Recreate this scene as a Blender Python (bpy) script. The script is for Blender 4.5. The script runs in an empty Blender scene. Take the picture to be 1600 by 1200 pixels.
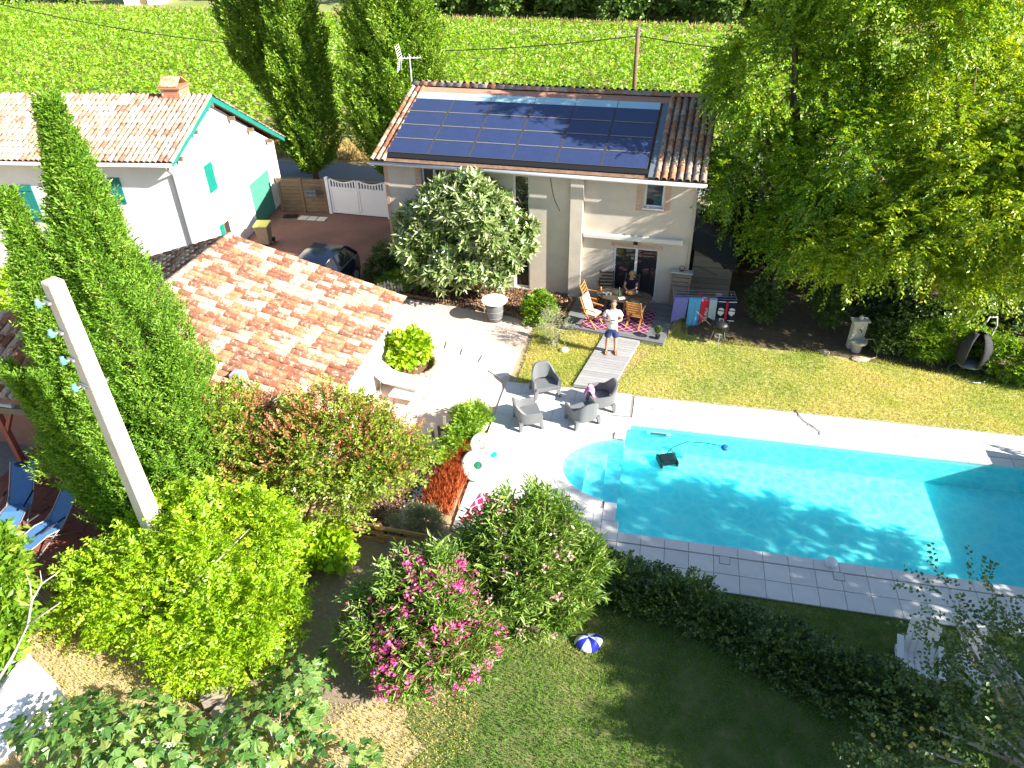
import bpy, bmesh, math, random
import numpy as np
from mathutils import Vector, Matrix
R = math.radians
random.seed(7)
SC = bpy.context.scene
COL = SC.collection

# ------------------------------------------------------------------ camera
CAM_POS = Vector((0, 0, 11.8))
PITCH, ROLL, YAW = R(34.63), R(1.25), R(12.5)
cam_data = bpy.data.cameras.new('camera')
cam_data.sensor_width = 36.0
cam_data.lens = 1150.0 / 1600.0 * 36.0
cam_data.clip_start = 0.1
cam_data.clip_end = 3000
cam = bpy.data.objects.new('camera', cam_data)
COL.objects.link(cam)
cam.matrix_world = (Matrix.Translation(CAM_POS) @ Matrix.Rotation(YAW, 4, 'Z')
                    @ Matrix.Rotation(math.pi / 2 - PITCH, 4, 'X') @ Matrix.Rotation(-ROLL, 4, 'Z'))
SC.camera = cam
# ------------------------------------------------------------------ light
SUN_EL, SUN_AZ = R(31), R(-15)           # azimuth from +X
world = bpy.data.worlds.new('World')
SC.world = world
world.use_nodes = True
wn = world.node_tree
bg = wn.nodes['Background']
sky = wn.nodes.new('ShaderNodeTexSky')
sky.sky_type = 'NISHITA'
sky.sun_disc = False
sky.sun_elevation = SUN_EL
sky.sun_rotation = R(90) - SUN_AZ
sky.air_density = 1.0
sky.dust_density = 0.6
wn.links.new(sky.outputs[0], bg.inputs[0])
bg.inputs[1].default_value = 0.07
sd = bpy.data.lights.new('sun', 'SUN')
sd.energy = 5.0
sd.angle = R(0.53)
sd.color = (1.0, 0.93, 0.82)
sun = bpy.data.objects.new('sun', sd)
COL.objects.link(sun)
to_sun = Vector((math.cos(SUN_EL) * math.cos(SUN_AZ), math.cos(SUN_EL) * math.sin(SUN_AZ), math.sin(SUN_EL)))
sun.rotation_euler = (-to_sun).to_track_quat('-Z', 'Y').to_euler()
sun.location = to_sun * 40
SC.view_settings.view_transform = 'Standard'
SC.view_settings.look = 'None'
SC.view_settings.gamma = 1.0
SC.view_settings.exposure = 1.6
SC.view_settings.use_curve_mapping = False
SC.render.engine = 'CYCLES'
SC.cycles.max_bounces = 8
SC.cycles.transparent_max_bounces = 12
SC.cycles.caustics_reflective = False
SC.cycles.caustics_refractive = False

# ------------------------------------------------------------------ materials
MATS = {}
def mat(name, c1, c2=None, c3=None, scale=6.0, rough=0.8, bump=0.0, bscale=None, spec=0.3, metal=0.0,
        detail=6.0, contrast=0.25, coord='Object', stretch=None, big=None, objvar=0.0):
    """Principled colour from noise between up to three colours, optional bump; big=(scale, colour, amount) adds broad stains"""
    if name in MATS:
        return MATS[name]
    m = bpy.data.materials.new(name)
    m.use_nodes = True
    nt = m.node_tree
    N, Lk = nt.nodes, nt.links
    b = N['Principled BSDF']
    b.inputs['Roughness'].default_value = rough
    b.inputs['Specular IOR Level'].default_value = spec
    b.inputs['Metallic'].default_value = metal
    c2 = c2 or c1
    tc = N.new('ShaderNodeTexCoord')
    src = tc.outputs[coord]
    if coord == 'World':
        pass
    if stretch:
        mp = N.new('ShaderNodeMapping')
        mp.inputs['Scale'].default_value = stretch
        Lk.new(src, mp.inputs[0])
        src = mp.outputs[0]
    nz = N.new('ShaderNodeTexNoise')
    nz.inputs['Scale'].default_value = scale
    nz.inputs['Detail'].default_value = detail
    nz.inputs['Roughness'].default_value = 0.65
    Lk.new(src, nz.inputs['Vector'])
    cr = N.new('ShaderNodeValToRGB')
    e = cr.color_ramp.elements
    e[0].position, e[1].position = 0.5 - contrast, 0.5 + contrast
    e[0].color, e[1].color = (*c1, 1), (*(c3 or c2), 1)
    if c3:
        x = e.new(0.5)
        x.color = (*c2, 1)
    Lk.new(nz.outputs['Fac'], cr.inputs[0])
    out = cr.outputs[0]
    if big:
        n2 = N.new('ShaderNodeTexNoise')
        n2.inputs['Scale'].default_value = big[0]
        n2.inputs['Detail'].default_value = 4
        Lk.new(src, n2.inputs['Vector'])
        r2 = N.new('ShaderNodeValToRGB')
        r2.color_ramp.elements[0].position, r2.color_ramp.elements[1].position = 0.42, 0.62
        r2.color_ramp.elements[1].color = (big[2], big[2], big[2], 1)
        Lk.new(n2.outputs['Fac'], r2.inputs[0])
        mx = N.new('ShaderNodeMix')
        mx.data_type = 'RGBA'
        Lk.new(r2.outputs[0], mx.inputs['Factor'])
        Lk.new(out, mx.inputs['A'])
        mx.inputs['B'].default_value = (*big[1], 1)
        out = mx.outputs['Result']
    if objvar:
        oi = N.new('ShaderNodeObjectInfo')
        hs = N.new('ShaderNodeHueSaturation')
        ma = N.new('ShaderNodeMapRange')
        ma.inputs['To Min'].default_value = 1 - objvar
        ma.inputs['To Max'].default_value = 1 + objvar
        Lk.new(oi.outputs['Random'], ma.inputs[0])
        Lk.new(ma.outputs[0], hs.inputs['Value'])
        Lk.new(out, hs.inputs['Color'])
        out = hs.outputs[0]
    Lk.new(out, b.inputs['Base Color'])
    if bump:
        bp = N.new('ShaderNodeBump')
        bp.inputs['Strength'].default_value = bump
        bp.inputs['Distance'].default_value = 0.02
        nb = N.new('ShaderNodeTexNoise')
        nb.inputs['Scale'].default_value = bscale or scale * 4
        nb.inputs['Detail'].default_value = 5
        Lk.new(src, nb.inputs['Vector'])
        Lk.new(nb.outputs['Fac'], bp.inputs['Height'])
        Lk.new(bp.outputs[0], b.inputs['Normal'])
    MATS[name] = m
    return m

def leafmat(name, cols, trans=0.35, gloss=0.04, grough=0.4):
    """leaf material: colour by the per-leaf value v; diffuse + translucent + a little gloss"""
    if name in MATS:
        return MATS[name]
    m = bpy.data.materials.new(name)
    m.use_nodes = True
    nt = m.node_tree
    N, Lk = nt.nodes, nt.links
    N.remove(N['Principled BSDF'])
    o = N['Material Output']
    at = N.new('ShaderNodeAttribute')
    at.attribute_name = 'v'
    cr = N.new('ShaderNodeValToRGB')
    e = cr.color_ramp.elements
    e[0].color = (*cols[0], 1)
    e[1].color = (*cols[-1], 1)
    for i, c in enumerate(cols[1:-1]):
        x = e.new((i + 1) / (len(cols) - 1))
        x.color = (*c, 1)
    Lk.new(at.outputs['Fac'], cr.inputs[0])
    d = N.new('ShaderNodeBsdfDiffuse')
    t = N.new('ShaderNodeBsdfTranslucent')
    hs = N.new('ShaderNodeHueSaturation')
    hs.inputs['Hue'].default_value = 0.485
    hs.inputs['Saturation'].default_value = 1.15
    hs.inputs['Value'].default_value = 1.3
    Lk.new(cr.outputs[0], d.inputs[0])
    Lk.new(cr.outputs[0], hs.inputs['Color'])
    Lk.new(hs.outputs[0], t.inputs[0])
    mx = N.new('ShaderNodeMixShader')
    mx.inputs[0].default_value = trans
    Lk.new(d.outputs[0], mx.inputs[1])
    Lk.new(t.outputs[0], mx.inputs[2])
    g = N.new('ShaderNodeBsdfGlossy')
    g.inputs['Roughness'].default_value = grough
    g.inputs['Color'].default_value = (0.9, 0.95, 0.9, 1)
    m2 = N.new('ShaderNodeMixShader')
    m2.inputs[0].default_value = gloss
    Lk.new(mx.outputs[0], m2.inputs[1])
    Lk.new(g.outputs[0], m2.inputs[2])
    Lk.new(m2.outputs[0], o.inputs[0])
    MATS[name] = m
    return m

def glassmat(name, tint=(0.02, 0.025, 0.03), rough=0.03):
    m = mat(name, tint, rough=rough, spec=0.8)
    return m

# ------------------------------------------------------------------ mesh helpers
class MB:
    def __init__(s):
        s.v, s.f, s.val = [], [], []
    def add(s, vs, fs, val=None):
        o = len(s.v)
        s.v += [tuple(p) for p in vs]
        s.f += [tuple(i + o for i in f) for f in fs]
        s.val += [val or 0.0] * len(vs)
        return s
    def bb(s, x0, x1, y0, y1, z0, z1):
        return s.add([(x0, y0, z0), (x1, y0, z0), (x1, y1, z0), (x0, y1, z0), (x0, y0, z1), (x1, y0, z1), (x1, y1, z1), (x0, y1, z1)],
                     [(0, 3, 2, 1), (4, 5, 6, 7), (0, 1, 5, 4), (1, 2, 6, 5), (2, 3, 7, 6), (3, 0, 4, 7)])
    def beam(s, a, b, w, h, up=(0, 0, 1)):
        """box of cross-section w x h from a to b"""
        a, b = Vector(a), Vector(b)
        d = (b - a).normalized()
        u = Vector(up)
        if abs(d.dot(u)) > 0.98:
            u = Vector((0, 1, 0))
        x = d.cross(u).normalized()
        y = x.cross(d)
        vs = []
        for p in (a, b):
            for sx, sy in ((-1, -1), (1, -1), (1, 1), (-1, 1)):
                vs.append(p + x * sx * w / 2 + y * sy * h / 2)
        return s.add(vs, [(0, 3, 2, 1), (4, 5, 6, 7), (0, 1, 5, 4), (1, 2, 6, 5), (2, 3, 7, 6), (3, 0, 4, 7)])
    def tube(s, pts, r, n=8, caps=True):
        pts = [Vector(p) for p in pts]
        rs = r if isinstance(r, (list, tuple)) else [r] * len(pts)
        o = []
        ref = Vector((0.13, 0.31, 0.94))
        for i, p in enumerate(pts):
            d = (pts[min(i + 1, len(pts) - 1)] - pts[max(i - 1, 0)]).normalized()
            if abs(d.dot(ref)) > 0.95:
                ref = Vector((1, 0.2, 0.1))
            x = d.cross(ref).normalized()
            y = d.cross(x)
            for k in range(n):
                a = 2 * math.pi * k / n
                o.append(p + (x * math.cos(a) + y * math.sin(a)) * rs[i])
        f = []
        for i in range(len(pts) - 1):
            for k in range(n):
                f.append((i * n + k, i * n + (k + 1) % n, (i + 1) * n + (k + 1) % n, (i + 1) * n + k))
        if caps:
            f.append(tuple(range(n - 1, -1, -1)))
            f.append(tuple((len(pts) - 1) * n + k for k in range(n)))
        return s.add(o, f)
    def lathe(s, prof, n=16, c=(0, 0, 0), sx=1, sy=1):
        o, f = [], []
        for r, z in prof:
            for k in range(n):
                a = 2 * math.pi * k / n
                o.append((c[0] + r * math.cos(a) * sx, c[1] + r * math.sin(a) * sy, c[2] + z))
        for i in range(len(prof) - 1):
            for k in range(n):
                f.append((i * n + k, i * n + (k + 1) % n, (i + 1) * n + (k + 1) % n, (i + 1) * n + k))
        f.append(tuple(range(n - 1, -1, -1)))
        f.append(tuple((len(prof) - 1) * n + k for k in range(n)))
        return s.add(o, f)
    def prism(s, poly, z0, z1):
        n = len(poly)
        vs = [(x, y, z0) for x, y in poly] + [(x, y, z1) for x, y in poly]
        return s.add(vs, [tuple(range(n - 1, -1, -1)), tuple(range(n, 2 * n))] + [(i, (i + 1) % n, n + (i + 1) % n, n + i) for i in range(n)])
    def ext(s, poly, off):
        """polygon of 3D points extruded by the vector off"""
        n = len(poly)
        off = Vector(off)
        vs = [Vector(p) for p in poly] + [Vector(p) + off for p in poly]
        return s.add(vs, [tuple(range(n - 1, -1, -1)), tuple(range(n, 2 * n))] + [(i, (i + 1) % n, n + (i + 1) % n, n + i) for i in range(n)])
    def ell(s, c, r, nu=14, nv=9):
        pr = [(math.sin(math.pi * i / nv) or 1e-4, -math.cos(math.pi * i / nv)) for i in range(nv + 1)]
        o, f = [], []
        for q, z in pr:
            for k in range(nu):
                a = 2 * math.pi * k / nu
                o.append((c[0] + r[0] * q * math.cos(a), c[1] + r[1] * q * math.sin(a), c[2] + r[2] * z))
        for i in range(nv):
            for k in range(nu):
                f.append((i * nu + k, i * nu + (k + 1) % nu, (i + 1) * nu + (k + 1) % nu, (i + 1) * nu + k))
        return s.add(o, f)
    def grid(s, fn, nu, nv):
        """fn(u,v)->point for u,v in 0..1"""
        vs = [fn(i / nu, j / nv) for j in range(nv + 1) for i in range(nu + 1)]
        w = nu + 1
        return s.add(vs, [(j * w + i, j * w + i + 1, (j + 1) * w + i + 1, (j + 1) * w + i) for j in range(nv) for i in range(nu)])
    def mesh(s, name, m=None, smooth=False):
        me = bpy.data.meshes.new(name)
        me.from_pydata(s.v, [], s.f)
        if m:
            me.materials.append(m)
        if any(s.val):
            at = me.attributes.new('v', 'FLOAT', 'POINT')
            at.data.foreach_set('value', s.val)
        if smooth:
            me.polygons.foreach_set('use_smooth', [True] * len(me.polygons))
        me.update()
        return me
    def build(s, name, m, parent=None, smooth=False, bevel=0.0, seg=2, loc=None, rz=None, kind=None, solid=0.0):
        o = bpy.data.objects.new(name, s.mesh(name, m, smooth))
        COL.objects.link(o)
        if parent is not None:
            o.parent = parent
        if loc is not None:
            o.location = loc
        if rz is not None:
            o.rotation_euler[2] = rz
        if solid:
            md = o.modifiers.new('solid', 'SOLIDIFY')
            md.thickness = solid
        if bevel:
            md = o.modifiers.new('bevel', 'BEVEL')
            md.width = bevel
            md.segments = seg
            md.limit_method = 'ANGLE'
            md.angle_limit = R(35)
        if kind:
            o['kind'] = kind
        return o

def tag(o, label=None, cat=None, group=None, kind=None):
    if label: o['label'] = label
    if cat: o['category'] = cat
    if group: o['group'] = group
    if kind: o['kind'] = kind
    return o
def thing(name, label, cat, loc=(0, 0, 0), rz=0.0, group=None):
    o = bpy.data.objects.new(name, None)
    o.empty_display_size = 0.3
    COL.objects.link(o)
    o.location = loc
    o.rotation_euler[2] = rz
    return tag(o, label, cat, group)
def struct(mb, name, m, **k):
    return mb.build(name, m, kind='structure', **k)
def inst(name, me, parent, M=None, loc=None, rot=None):
    """another object that shares the mesh"""
    o = bpy.data.objects.new(name, me)
    COL.objects.link(o)
    if parent is not None:
        o.parent = parent
    if M is not None:
        o.matrix_basis = M
    if loc is not None:
        o.location = loc
    if rot is not None:
        o.rotation_euler = rot
    return o
def copy_tree(o, parent=None):
    c = o.copy()
    COL.objects.link(c)
    c.parent = parent
    for ch in list(o.children):
        copy_tree(ch, c)
    return c

# ------------------------------------------------------------------ foliage
def nrm(a):
    return a / np.maximum(np.linalg.norm(a, axis=1, keepdims=True), 1e-9)
def leaf_obj(name, pos, ax, nr, L, W, val, m, parent=None, kind=None, fold=0.16):
    n = len(pos)
    ax, nr = nrm(ax), nr
    side = nrm(np.cross(ax, nr))
    nr = np.cross(side, ax)
    L = np.broadcast_to(np.asarray(L, float), (n,))[:, None]
    W = np.broadcast_to(np.asarray(W, float), (n,))[:, None]
    mid = pos + ax * L * 0.45
    V = np.empty((n, 4, 3), np.float32)
    V[:, 0] = pos
    V[:, 1] = mid + side * W / 2 + nr * W * fold
    V[:, 2] = pos + ax * L - nr * L * 0.12
    V[:, 3] = mid - side * W / 2 + nr * W * fold
    me = bpy.data.meshes.new(name)
    me.vertices.add(4 * n)
    me.vertices.foreach_set('co', V.ravel())
    I = np.arange(n, dtype=np.int32)[:, None] * 4
    T = np.concatenate([I + np.array([[0, 1, 2]], np.int32), I + np.array([[0, 2, 3]], np.int32)], 1).ravel()
    me.loops.add(6 * n)
    me.loops.foreach_set('vertex_index', T.astype(np.int32))
    me.polygons.add(2 * n)
    me.polygons.foreach_set('loop_start', np.arange(2 * n, dtype=np.int32) * 3)
    at = me.attributes.new('v', 'FLOAT', 'POINT')
    at.data.foreach_set('value', np.repeat(np.clip(val, 0, 1), 4).astype(np.float32))
    me.materials.append(m)
    me.update(calc_edges=True)
    o = bpy.data.objects.new(name, me)
    COL.objects.link(o)
    if parent is not None:
        o.parent = parent
    if kind:
        o['kind'] = kind
    return o
def sprays(P, D, m, tl, L, W, rng, droop=0.15, spread=0.8, vclus=0.5, vbase=None, flat=0.45):
    """m leaves along each twig P->P+D*tl; returns leaf arrays"""
    K = len(P)
    D = nrm(D)
    up = np.array([0, 0, 1.0])
    S = nrm(np.cross(D, up + rng.normal(0, .25, (K, 3))))
    Nn = np.cross(S, D)
    Nn *= np.sign(Nn[:, 2:3] + 1e-6)
    t = (np.arange(m) + 0.5) / m
    tl = np.broadcast_to(np.asarray(tl, float), (K,))
    pos = P[:, None] + D[:, None] * (tl[:, None] * t[None])[..., None]
    pos[..., 2] -= droop * tl[:, None] * t[None] ** 2
    sg = np.where(np.arange(m) % 2 == 0, 1.0, -1.0)
    ax = D[:, None] * 0.6 + S[:, None] * (sg * spread)[None, :, None] + rng.normal(0, .28, (K, m, 3))
    ax[..., 2] -= droop * 0.6
    nr = Nn[:, None] + rng.normal(0, flat, (K, m, 3))
    cv = rng.random((K, 1)) if vbase is None else vbase[:, None]
    val = cv * vclus + rng.random((K, m)) * (1 - vclus)
    LL = L * rng.uniform(.7, 1.25, (K, m))
    return pos.reshape(-1, 3), ax.reshape(-1, 3), nr.reshape(-1, 3), LL.ravel(), LL.ravel() * (W / L), val.ravel()
def crown_pts(lobes, K, rng, nsub=9, subr=0.42, inner=0.25, lo=0.55, zmin=None):
    """twig roots and outward directions: clumps sit on each lobe's surface, and some points fill the inside"""
    lob = [(np.array(c, float), np.array(r, float)) for c, r in lobes]
    w = np.array([(r[0] * r[1] * r[2]) ** (2 / 3) for c, r in lob])
    w /= w.sum()
    Ps, Ds = [], []
    for (c, r), wi in zip(lob, w):
        k = max(8, int(K * wi))
        ns = nsub
        d = nrm(rng.normal(0, 1, (ns * 2, 3)))
        d[:, 2] = np.abs(d[:, 2]) * 1.0 - 0.25
        d = nrm(d)[:ns]
        sc = c + d * r * rng.uniform(.62, .85, (ns, 1))
        sr = subr * rng.uniform(.6, 1.25, ns)
        ki = int(k * inner)
        ko = k - ki
        j = rng.integers(0, ns, ko)
        q = nrm(rng.normal(0, 1, (ko, 3)) + d[j] * 0.7)
        rad = rng.uniform(.5, 1.0, (ko, 1)) ** .6
        p = sc[j] + q * rad * (r * 1.0) * sr[j][:, None]
        Ps.append(p)
        Ds.append(nrm(q + 0.6 * (p - c) / r))
        q = nrm(rng.normal(0, 1, (ki, 3)))
        p = c + q * r * rng.uniform(lo, .92, (ki, 1))
        Ps.append(p)
        Ds.append(q)
    P, D = np.concatenate(Ps), np.concatenate(Ds)
    if zmin is not None:
        kp = P[:, 2] > zmin
        P, D = P[kp], D[kp]
    return P, D
def limbs(mb, base, top, r, ends, n=8, rng=random):
    """tapered trunk from base to top with limbs reaching the points ends"""
    base, top = Vector(base), Vector(top)
    pts, rr = [], []
    for i in range(7):
        t = i / 6
        p = base.lerp(top, t) + Vector((rng.uniform(-1, 1), rng.uniform(-1, 1), 0)) * r * 0.5 * (0 < i)
        pts.append(p)
        rr.append(r * (1.25 if i == 0 else 1 - 0.6 * t))
    mb.tube(pts, rr, n)
    for e in ends:
        e = Vector(e)
        i = rng.randint(2, 5)
        a = pts[i]
        m = a.lerp(e, 0.5) + Vector((rng.uniform(-.2, .2), rng.uniform(-.2, .2), (e - a).length * 0.12))
        mb.tube([a, a.lerp(m, .5) + Vector((0, 0, .05)), m, m.lerp(e, .6), e], [rr[i] * .65, rr[i] * .5, rr[i] * .4, rr[i] * .25, rr[i] * .08], 6)
    return mb
def tree(name, label, cat, loc, trunk_top, tr, lobes, K, m, tl, L, W, lm, bark, seed=1, group=None, nlimb=8, droop=.15, upb=0.0, stems=None, rz=0, **kw):
    rng = np.random.default_rng(seed)
    rr = random.Random(seed)
    t = thing(name, label, cat, loc, rz, group)
    mb = MB()
    ends = []
    for i in range(nlimb):
        c, r = lobes[i % len(lobes)]
        ends.append((c[0] + rr.uniform(-.5, .5) * r[0], c[1] + rr.uniform(-.5, .5) * r[1], c[2] + rr.uniform(-.3, .6) * r[2]))
    if stems:
        for sx, sy in stems:
            limbs(mb, (sx, sy, -0.05), (trunk_top[0] + sx * 2.5, trunk_top[1] + sy * 2.5, trunk_top[2] * rr.uniform(.8, 1.1)), tr, ends[::2], 6, rr)
    else:
        limbs(mb, (0, 0, -0.05), trunk_top, tr, ends, 9, rr)
    mb.build('trunk', bark, t, smooth=True)
    ck = {k: kw.pop(k) for k in ('nsub', 'subr', 'inner', 'lo', 'zmin') if k in kw}
    P, D = crown_pts(lobes, K, rng, **ck)
    D = D + rng.normal(0, .35, D.shape)
    D[:, 2] += upb
    leaf_obj('crown', *sprays(P, D, m, tl * rng.uniform(.6, 1.3, len(P)), L, W, rng, droop=droop, **kw), lm, t)
    return t
def grass(name, label, poly_fn, x0, x1, y0, y1, n, h, w, m, seed, vfn=None, z=0.0, lean=.5):
    rng = np.random.default_rng(seed)
    xy = rng.uniform((x0, y0), (x1, y1), (int(n), 2))
    kp = poly_fn(xy[:, 0], xy[:, 1])
    xy = xy[kp]
    k = len(xy)
    pos = np.c_[xy, np.full(k, z)]
    ax = rng.normal(0, lean, (k, 3))
    ax[:, 2] = 1
    nr = rng.normal(0, 1, (k, 3))
    val = rng.random(k) * .55 + (vfn(xy[:, 0], xy[:, 1], rng) if vfn else .2)
    o = leaf_obj(name, pos, ax, nr, h * rng.uniform(.5, 1.4, k), w, val, m, kind='stuff', fold=.05)
    return tag(o, label, 'grass')
def wob(x, y, s=1.0, ph=0.0):
    """smooth wandering field in 0..1"""
    return .5 + .25 * (np.sin(x * 1.1 * s + ph + 1.7 * np.sin(y * .7 * s + ph)) + np.sin(y * 1.3 * s - ph + 1.3 * np.sin(x * .9 * s + 2 * ph)))
# ================================================================== SETTING
def sheet(name, poly, z, m):
    mb = MB()
    mb.add([(x, y, z) for x, y in poly], [tuple(range(len(poly)))])
    return struct(mb, name, m)
M_dry = mat('dry_ground', (0.36, 0.27, 0.16), (0.44, 0.35, 0.21), (0.24, 0.23, 0.09), scale=1.6, bump=.6, bscale=30, rough=.95)
M_lawn = mat('lawn_soil', (0.30, 0.31, 0.09), (0.46, 0.41, 0.17), (0.24, 0.30, 0.06), scale=2.2, bump=.6, bscale=40, rough=.95)
M_gravel = mat('pink_gravel', (0.46, 0.34, 0.27), (0.64, 0.51, 0.42), (0.54, 0.42, 0.33), scale=45, bump=.5, bscale=90, rough=.95, big=(0.7, (0.64, 0.53, 0.45), .7))
M_drive = mat('red_gravel', (0.16, 0.075, 0.06), (0.24, 0.12, 0.095), (0.30, 0.17, 0.14), scale=38, bump=.6, bscale=80, rough=.95, big=(.5, (0.13, 0.075, 0.06), .7))
M_asph = mat('asphalt', (0.20, 0.20, 0.20), (0.26, 0.26, 0.26), scale=40, rough=.9)
M_straw = mat('straw_ground', (0.42, 0.33, 0.15), (0.52, 0.42, 0.20), scale=5, rough=.95, bump=.4)
M_vsoil = mat('vineyard_soil', (0.30, 0.24, 0.11), (0.24, 0.24, 0.08), scale=2, rough=.95)
M_mulch = mat('bark_mulch', (0.09, 0.05, 0.03), (0.22, 0.12, 0.07), (0.32, 0.20, 0.13), scale=22, bump=1.0, bscale=40, rough=.95)
M_dirt = mat('dirt_path', (0.20, 0.155, 0.11), (0.27, 0.215, 0.155), (0.34, 0.28, 0.21), scale=14, bump=.8, bscale=60, rough=.95)
M_wgrav = mat('white_pebble', (0.72, 0.72, 0.72), (0.82, 0.82, 0.80), scale=30, rough=.8)
M_path = mat('pale_track', (0.50, 0.42, 0.28), (0.56, 0.48, 0.34), scale=3, rough=.95)

PX0, PX1, PY0, PY1 = -0.39, 9.25, 11.50, 15.41    # water rectangle
EC = (-0.39, 13.58)                                # centre of the round end
ERX, ERY = 1.42, 1.17
g = MB()
hx0, hx1, hy0, hy1 = -1.95, 9.35, 11.38, 15.52
XA, XB, YA, YB = -500, 500, -60, 900
for q in (((XA, YA), (XB, YA), (XB, hy0), (XA, hy0)), ((XA, hy0), (hx0, hy0), (hx0, hy1), (XA, hy1)),
          ((hx1, hy0), (XB, hy0), (XB, hy1), (hx1, hy1)), ((XA, hy1), (XB, hy1), (XB, YB), (XA, YB))):
    g.add([(x, y, -0.035) for x, y in q], [(0, 1, 2, 3)])
struct(g, 'ground', M_dry)
sheet('far_field', [(-300, 79), (300, 70), (400, 700), (-400, 700)], -0.028, mat('far_field', (0.16, 0.22, 0.05), (0.34, 0.33, 0.12), scale=.05, rough=.95))
sheet('vineyard_ground', [(-75, 37.3), (60, 37.3), (60, 65), (-19, 73.2), (-75, 79)], -0.025, M_vsoil)
sheet('field_track', [(-75, 79.2), (-19, 73.4), (60, 65.2), (60, 66.7), (-19, 74.9), (-75, 80.8)], -0.018, M_path)
sheet('dry_verge', [(-75, 34.6), (60, 34.6), (60, 37.2), (-75, 37.2)], -0.025, M_straw)
sheet('road', [(-80, 32.2), (80, 32.2), (80, 34.3), (-80, 34.3)], -0.02, M_asph)
sheet('lawn', [(-1.0, 16.74), (14, 16.74), (14, 21.2), (0.2, 21.6), (0.2, 19.4)], -0.012, M_lawn)
sheet('small_lawn', [(-3.62, 16.78), (-1.95, 16.78), (-1.35, 19.75), (-3.5, 19.95)], -0.012, M_lawn)
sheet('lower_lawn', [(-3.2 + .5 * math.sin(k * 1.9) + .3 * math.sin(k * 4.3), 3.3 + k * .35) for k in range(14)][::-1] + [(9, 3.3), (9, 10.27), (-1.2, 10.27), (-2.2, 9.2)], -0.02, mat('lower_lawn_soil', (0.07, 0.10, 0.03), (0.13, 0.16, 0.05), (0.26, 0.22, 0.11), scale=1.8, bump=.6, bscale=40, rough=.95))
sheet('gravel_court', [(-8.6, 11.6), (-4.9, 11.6), (-3.9, 14.6), (-3.72, 19.9), (-4.0, 20.3), (-5.4, 20.75), (-8.5, 21.1), (-8.7, 18)], -0.008, M_gravel)
sheet('driveway', [(-17.3, 17.5), (-8.72, 17.5), (-8.72, 21.0), (-9.25, 23.2), (-9.6, 31.9), (-17.3, 31.9)], -0.018, M_drive)
sheet('flower_bed', [(-8.9, 21.15), (-5.4, 20.85), (-2.75, 20.2), (-2.6, 22.1), (-9.0, 22.5)], -0.004, M_mulch)
sheet('dirt_path', [(-7.4, 10.4), (-4.1, 10.4), (-3.7, 9.3), (-3.9, 8.1), (-3.8, 7.4), (-4.2, 6.7), (-4.7, 6.2), (-5.6, 5.9), (-6.4, 5.7), (-7.3, 6.1), (-7.6, 6.8), (-7.0, 7.5), (-7.1, 8.3)], -0.016, M_dirt)
sheet('shaded_bed', [(-7.3, 10.45), (-5.25, 10.45), (-4.85, 13.6), (-7.3, 13.6)], -0.003, M_mulch)
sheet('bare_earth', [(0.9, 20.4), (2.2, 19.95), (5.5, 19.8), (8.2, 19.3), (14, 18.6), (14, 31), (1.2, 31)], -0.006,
      mat('shade_darkened_earth', (0.09, 0.065, 0.04), (0.15, 0.115, 0.07), scale=5, bump=.7, rough=.95))  # earth darkened: the tree shade is put into its colour

# white pebbles: real stones over a pale sheet
sheet('pebble_bed', [(-5.25, 10.7), (-4.55, 10.7), (-4.35, 13.5), (-4.75, 13.5)], 0.004, M_wgrav)
rng = np.random.default_rng(5)
n = 3500
py = rng.uniform(10.75, 13.45, n)
t_ = (py - 10.7) / 2.8
px = (-5.22 + t_ * .5) + rng.random(n) * (.64 - .24 * t_)
o = leaf_obj('white_pebbles', np.c_[px, py, np.full(n, .012)], rng.normal(0, 1, (n, 3)) * (1, 1, .3), np.tile((0, 0, 1.), (n, 1)) + rng.normal(0, .3, (n, 3)),
             rng.uniform(.025, .05, n), .03, rng.random(n), leafmat('pebble', [(0.55, 0.55, 0.55), (0.8, 0.8, 0.8), (0.85, 0.85, 0.83)], trans=0), kind='stuff')
tag(o, 'strip of loose white pebbles between dark bed and orange plants', 'pebbles')
# bark chips
n = 9000
px, py = rng.uniform(-8.7, -2.7, n), rng.uniform(20.3, 22.4, n)
kp = py > 21.1 - (px + 8.5) * .15
o = leaf_obj('bark_chips', np.c_[px, py, rng.uniform(0, .03, n)][kp], rng.normal(0, 1, (n, 3))[kp] * (1, 1, .4), rng.normal(0, .5, (n, 3))[kp] + (0, 0, 1),
             rng.uniform(.05, .13, n)[kp], .05, rng.random(n)[kp], leafmat('bark_chip', [(0.07, 0.04, 0.025), (0.24, 0.13, 0.07), (0.42, 0.27, 0.17)], trans=0), kind='stuff')
tag(o, 'brown bark chips strewn over the bed along the house', 'mulch')
n = 5000
px, py = rng.uniform(-7.3, -4.8, n), rng.uniform(10.5, 13.6, n)
o = leaf_obj('leaf_litter', np.c_[px, py, rng.uniform(0, .02, n)], rng.normal(0, 1, (n, 3)) * (1, 1, .4), rng.normal(0, .5, (n, 3)) + (0, 0, 1),
             rng.uniform(.04, .1, n), .05, rng.random(n), leafmat('litter', [(0.06, 0.035, 0.025), (0.16, 0.09, 0.06), (0.3, 0.2, 0.13)], trans=0), kind='stuff')
tag(o, 'dark dry leaf litter under the red-tipped tree', 'leaf litter')

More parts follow.
